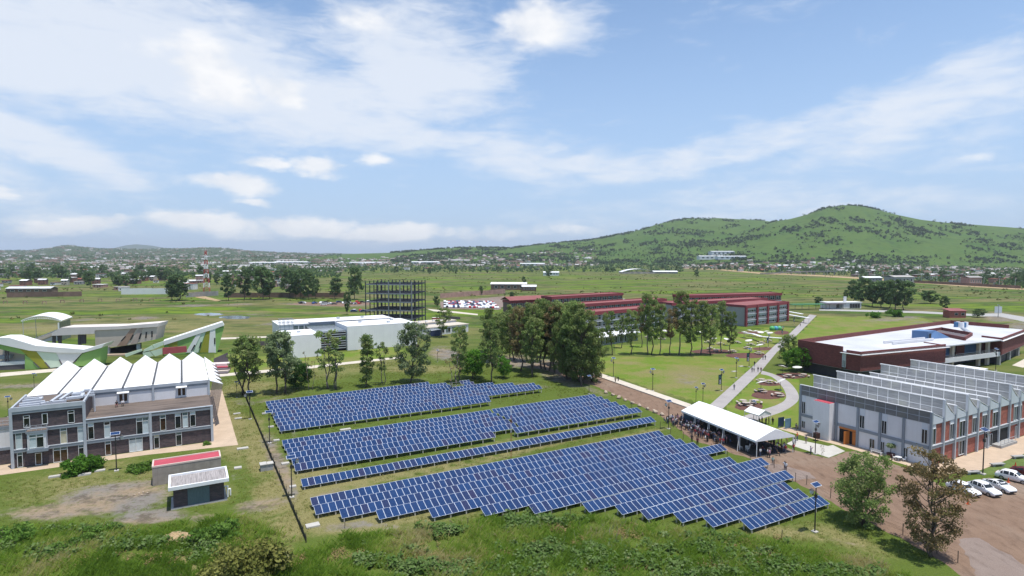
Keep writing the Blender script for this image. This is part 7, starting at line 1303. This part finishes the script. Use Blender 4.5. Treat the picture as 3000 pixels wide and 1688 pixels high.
def clump_field(name, X, Y, Z, r, per, mat, label, cat, flat=.8, tl_=.5):
    n = len(X); k = n*per; d = rng.normal(size=(k,3)); d /= np.linalg.norm(d,axis=1)[:,None]; rr = np.repeat(r, per)
    P = np.stack([np.repeat(X,per),np.repeat(Y,per),np.repeat(Z+r*flat*.75,per)],-1)+d*(rr*rng.uniform(.45,1,k))[:,None]*np.array([1,1,flat]); nr = d+rng.normal(0,.45,(k,3)); nr /= np.linalg.norm(nr,axis=1)[:,None]; a = np.cross(nr, rng.normal(size=(k,3))); a /= np.linalg.norm(a,axis=1)[:,None]; b = np.cross(nr,a); s = (rr*.42*rng.uniform(.6,1.2,k))[:,None]
    V = np.stack([P-a*s-b*s*.4,P-a*s*.3+b*s,P+a*s+b*s*.3,P+a*s*.2-b*s],1).reshape(-1,3); t = np.clip(np.repeat(rng.random(n)*tl_+.15,per)+rng.normal(0,.12,k),0,1)
    return tag(link(name, npmesh(name, V, np.arange(4*k).reshape(k,4), mat, None, t)), label, cat, kind='stuff')
L_HS = leaf_mat('hill_shrub', [(.040,.066,.026),(.058,.088,.034),(.080,.112,.044)], .15, 0); L_MS = leaf_mat('meadow_shrub', [(.085,.105,.030),(.120,.140,.042),(.170,.160,.065),(.100,.140,.036)], .25, 0)
def hill_pts(h, x0, x1, n, lo, thr):
    px = rng.uniform(x0, x1, n*4); Y = rng.uniform(h.r0+(h.rr-h.r0)*lo, h.rr*1.005, n*4); X = (px-1500)/F*Y; m = fbm(X/150+2, Y/150, 4)+rng.normal(0,.045,n*4) > thr; X, Y = X[m][:n//7], Y[m][:n//7]; c = 1+(rng.random(len(X))**3*42).astype(int); X = np.repeat(X,c); Y = np.repeat(Y,c); X = X+rng.normal(0,15,len(X)); Y = np.minimum(Y+rng.normal(0,22,len(X)), h.rr*1.01); return X, Y, h.z(X, Y)
for h, x0, x1, n, lo, thr in ((H_FRONT,1980,3100,3200,.12,.54),(H_BACK,1150,2330,7000,.08,.475)): X, Y, Z_ = hill_pts(h, x0, x1, n, lo, thr); clump_field('hill_scrub', X, Y, Z_, 1.2+5.6*rng.random(len(X))**2.2, 14, L_HS, 'dark scrub scattered over the green hill' if h is H_FRONT else 'dark scrub covering the farther green ridge', 'scrub')
X = []; Y = []
for _ in range(4200): px = hr.uniform(-120,1000); y = 880*(1+abs(hr.gauss(0,1.4))); X.append((px-1500)/F*y); Y.append(y)
for _ in range(3600): px = hr.uniform(-100,1000); y = hr.uniform(2700,5150); X.append((px-1500)/F*y); Y.append(y)
for _ in range(2400): px = hr.uniform(900,2000); y = hr.uniform(1150,2500); X.append((px-1500)/F*y); Y.append(y)
for _ in range(2300): px = hr.uniform(2000,3100); y = min(float(road_y(px))*hr.uniform(1.02,2.2), 1750); X.append((px-1500)/F*y); Y.append(y)
X = np.array(X); Y = np.array(Y); m = Y < 5150; X, Y = X[m], Y[m]; clump_field('distant_trees', X, Y, np.maximum(gz(X, Y), 0), rng.uniform(1.6,4.6,len(X)), 12, L_FAR, 'distant trees merged into dark belts between the houses', 'trees', 1.05)
px = rng.uniform(-100,3100,9000); Y = 330*np.exp(rng.random(9000)*1.25); X = (px-1500)/F*Y; m = fbm(X/90+4, Y/40, 4)+rng.normal(0,.035,9000) > .555; X, Y = X[m], Y[m]; pxx, pyy = PX(np.stack([X,Y,0*X],-1)); m = ~(((pxx > 1000) & (pxx < 2330) & (pyy > 868)) | ((pxx > 700) & (pyy > 885)) | ((pyy > 862) & (pxx < 700) & (rng.random(len(X)) < .8))); X, Y = X[m], Y[m]
clump_field('meadow_scrub', X, Y, 0*X-.15, rng.uniform(.35,1.35,len(X))**1.6, 10, L_MS, 'low scrub dotted over the open meadow', 'scrub', .6)
# individually placed trees of the towns
FTN = {}
def fartree(px, Y, h, where, group):
    FTN[group] = FTN.get(group, 0)+1; where = f'{"tall" if h > 12 else "middling" if h > 9 else "low"} dark tree {where} {spot(px, Y)}'; X = (px-1500)/F*Y; tree(hr.choice(('far0','far1','far2')), (X, Y, max(0, float(gz(X, Y)))), h, where, hr.uniform(.8,1.3), group, ground=False)
for _ in range(95): px = hr.uniform(2050,3040); fartree(px, float(road_y(px))*(1.03+abs(hr.gauss(0,.22))), hr.uniform(7,13), 'among houses', 'trees of the town below the hill')
for _ in range(70): fartree(hr.uniform(-60,900), 640*(1+abs(hr.gauss(0,.5))), hr.uniform(8,18), 'among houses', 'trees of the left settlement')
for _ in range(22): fartree(hr.uniform(1150,2050), hr.uniform(900,1350), hr.uniform(6,14), 'at the meadow edge', 'trees along the far edge of the meadow')
# radio mast
g = G(606,856); hm = ZA(g, 727); rt = thing('radio_tower', 'red and white banded lattice radio tower in the left settlement', 'tower', g, .3); M_TR = pm('tower_red', (.42,.05,.04), .6, .1)
for i in range(9):
    z0, z1 = hm*.94*i/9, hm*.94*(i+1)/9; w0, w1 = 2.3*(1-z0/hm)**.9+.35, 2.3*(1-z1/hm)**.9+.35; k = MB(); c0 = [(w0,w0),(-w0,w0),(-w0,-w0),(w0,-w0)]; c1 = [(w1,w1),(-w1,w1),(-w1,-w1),(w1,-w1)]
    for j in range(4): a, b_ = j, (j+1) % 4; k.bar((*c0[a],z0),(*c1[a],z1), .3, .3); k.bar((*c0[a],z0),(*c1[b_],z1), .16, .16); k.bar((*c0[b_],z0),(*c1[a],z1), .16, .16); k.bar((*c1[a],z1),(*c1[b_],z1), .16, .16)
    k.build('tower_section', [M_TR, M_WROOF][i % 2], rt)
k = MB(); k.tube((0,0,hm*.9),(0,0,hm), .15, n=6); k.build('antenna', M_WROOF, rt); [MB().tube((0,-1.2,z),(0,-.7,z), .9, n=10).build('dish', M_WROOF, rt) for z in (hm*.42, hm*.55)]
# overpass on the far road
a, c = G(2226,803), G(2452,806); v = c-a; L = float(np.hypot(*v[:2])); ov = thing('overpass', 'grey concrete overpass ramp on piers on the far road', 'bridge', a, math.atan2(v[1],v[0])); k = MB(); zs = [(0,.4),(.2,2.2),(.45,4.6),(.7,5.8),(1,6.4)]
for (u0, z0), (u1, z1) in zip(zs, zs[1:]): k.slab([(u0*L,0,z0),(u1*L,0,z1),(u1*L,9,z1),(u0*L,9,z0)], (0,0,-1.1)); k.slab([(u0*L,-.2,z0-.2),(u1*L,-.2,z1-.2),(u1*L,-.2,z1+.9),(u0*L,-.2,z0+.9)], (0,.3,0))
k.build('deck', M_CONC, ov); [MB().box(u*L-.8,u*L+.8,2,7,0,np.interp(u,[q[0] for q in zs],[q[1] for q in zs])-1.1).build('pier', M_CONC, ov) for u in (.42,.52,.62,.72,.84,.97)]
for i in range(22): px = 2010+46*i; Y = float(road_y(px))+6; X = (px-1500)/F*Y; k = MB(); k.tube((0,0,0),(0,0,9.5), .16, .1, 6); k.bar((0,0,9.4),(1.6,0,9.7), .14, .12); tag(k.build('road_lamp', M_PALE, None, (X, Y, 0)), f'thin pale lamp post along the far road, {nth(i+1) if i > 12 else ORD[i]} from left', 'street lamp', 'lamp posts along the far road')
# big sheds, walls and works in the distance
def shed(px, Y, w, d, h, rot, label, wm, rm, arch=False):
    X = (px-1500)/F*Y; o = thing('warehouse', label, 'building', (X, Y, max(0, float(gz(X, Y)))), R(rot)); k = MB(); k.box(-w/2,w/2,0,d,-1,h); k.build('wall', wm, o); k = MB()
    if arch:
        for i in range(8): q0, q1 = -1+2*i/8, -1+2*(i+1)/8; k.slab([(w/2*q0,-.4,h+w*.09*(1-q0*q0)),(w/2*q1,-.4,h+w*.09*(1-q1*q1)),(w/2*q1,d,h+w*.09*(1-q1*q1)),(w/2*q0,d,h+w*.09*(1-q0*q0))], (0,0,.3))
    else: k.slab([(-w/2-.5,-.5,h),(w/2+.5,-.5,h),(w/2+.5,d/2,h+1.6),(-w/2-.5,d/2,h+1.6)], (0,0,.3)); k.slab([(-w/2-.5,d/2,h+1.6),(w/2+.5,d/2,h+1.6),(w/2+.5,d+.5,h),(-w/2-.5,d+.5,h)], (0,0,.3))
    k.build('roof', rm, o); [window(o, -w*.4+i*w*.18, -w*.4+i*w*.18+w*.09, h*.35, h*.75, 0, 's', 1, 0, (0,), .2, .12) for i in range(5)]; return o
for a_ in ((2118,2020,80,30,12,4,'upper white factory hall at the foot of the green hill',M_WHITE,M_WROOF),(2085,1900,80,26,10,4,'left lower white factory hall at the foot of the hill',M_WHITE,M_WROOF),(2145,1850,90,26,9,3,'right lower white factory hall at the foot of the hill',M_LTW,M_WROOF),(2300,1500,34,14,6,2,'white roofed hall in the town left of the overpass',M_WHITE,M_WROOF),
 (1870,1080,60,26,3,2,'low shed with curved white roof at the far meadow edge',M_BRH[2],M_WROOF,True),(1950,1090,44,18,3,-4,'long low white roofed shed right of the curved one',M_BRH[4],M_WROOF),(1615,990,26,10,5,0,'small white shed alone in the far meadow',M_WHITE,M_WROOF),(1490,600,36,12,6,-4,'brick shed with pale metal roof behind the far car park',M_BRH[1],M_HR[1]),(1550,590,14,8,4,-4,'small brick shed right of the pale roofed one',M_BRH[0],M_HR[1]),
 (1245,1950,90,40,8,0,'wide white roofed plant in the middle distance',M_WHITE,M_WROOF),(1060,1900,80,40,7,0,'long white warehouse roof left of the middle plant',M_WHITE,M_WROOF),(850,2000,110,50,7,2,'long white warehouse in the town at left centre',M_WHITE,M_WROOF),(770,1950,90,40,6,2,'low white warehouse far left of centre',M_WHITE,M_WROOF),(1560,1700,70,30,7,0,'white hall at the foot of the far ridge',M_WHITE,M_WROOF),(365,720,26,12,4,6,'long house with flat white roof in the left settlement',M_BRH[0],M_HR[1]),(80,560,40,10,4,4,'low brick sheds with white roof at the left meadow edge',M_BRH[1],M_HR[1]),(2650,730,26,18,8,5,'grey two level works beside the far road',M_BRH[4],M_HR[0]),(2860,690,16,12,9,5,'tall pink brick house beside the far road',M_BRH[5],M_HR[0]),(2560,780,24,12,5,3,'low hall with white roof beside the far road',M_BRH[4],M_HR[1])): shed(*a_)
def far_wall(x0, y0, x1, y1, h, mat, label):
    a, c = G(x0, y0), G(x1, y1); v = c-a; L = float(np.hypot(*v[:2])); o = thing('boundary_wall', label, 'wall', a, math.atan2(v[1],v[0])); n = max(3, int(L/12)); [MB().box(i*L/n,(i+1)*L/n-.06,0,.3,0,h+.15*(i%2)).build('wall_panel', mat, o) for i in range(n)]
far_wall(355,863,492,862,5.5,M_PALE,'long pale wall at the edge of the left meadow'); far_wall(545,872,640,866,4,M_BRH[4],'grey wall below the radio tower'); far_wall(660,872,1010,872,4,M_BRH[1],'brown wall behind the scattered tall trees'); far_wall(20,872,240,868,4,M_BRH[1],'brick wall along the far side of the left meadow'); far_wall(1290,874,1480,860,4,M_BRH[5],'stacked brick wall behind the far car park'); far_wall(2600,824,2990,846,3,M_BRH[1],'brown wall along the far road at right')
for i, (x, y) in enumerate(((16,890),(74,891),(130,892),(183,888),(240,886),(293,884),(346,884),(396,883),(444,884))): g = G(x, y); k = MB(); [k.bar((q,0,0),(q,0,2.2), .3, .3) for q in (-1.4,1.4)]; k.bar((-1.6,0,2.0),(1.6,0,2.0), .3, .5); tag(k.build('goal_frame', M_BRH[5], None, tuple(g)), f'small reddish frame in the row across the left meadow, {nth(i+1) if i > 12 else ORD[i]} from left', 'frame', 'frames in the meadow')
# the air itself
HB = MB(); HB.box(-14500,14500,-14500,14500,-6,285); hz_o = HB.build('haze', None)
hm_ = bpy.data.materials.new('haze_air'); hm_.use_nodes = True; nt = hm_.node_tree; nt.nodes.clear(); ou = nt.nodes.new('ShaderNodeOutputMaterial'); pv_ = nt.nodes.new('ShaderNodeVolumePrincipled'); pv_.inputs['Color'].default_value = (.82,.90,1,1); pv_.inputs['Density'].default_value = HAZE if 'HAZE' in globals() else 5e-5; pv_.inputs['Anisotropy'].default_value = .2
nt.links.new(pv_.outputs[0], ou.inputs['Volume']); hz_o.data.materials.clear(); hz_o.data.materials.append(hm_); tag(hz_o, 'thin bluish haze over the valley', 'haze', kind='stuff')
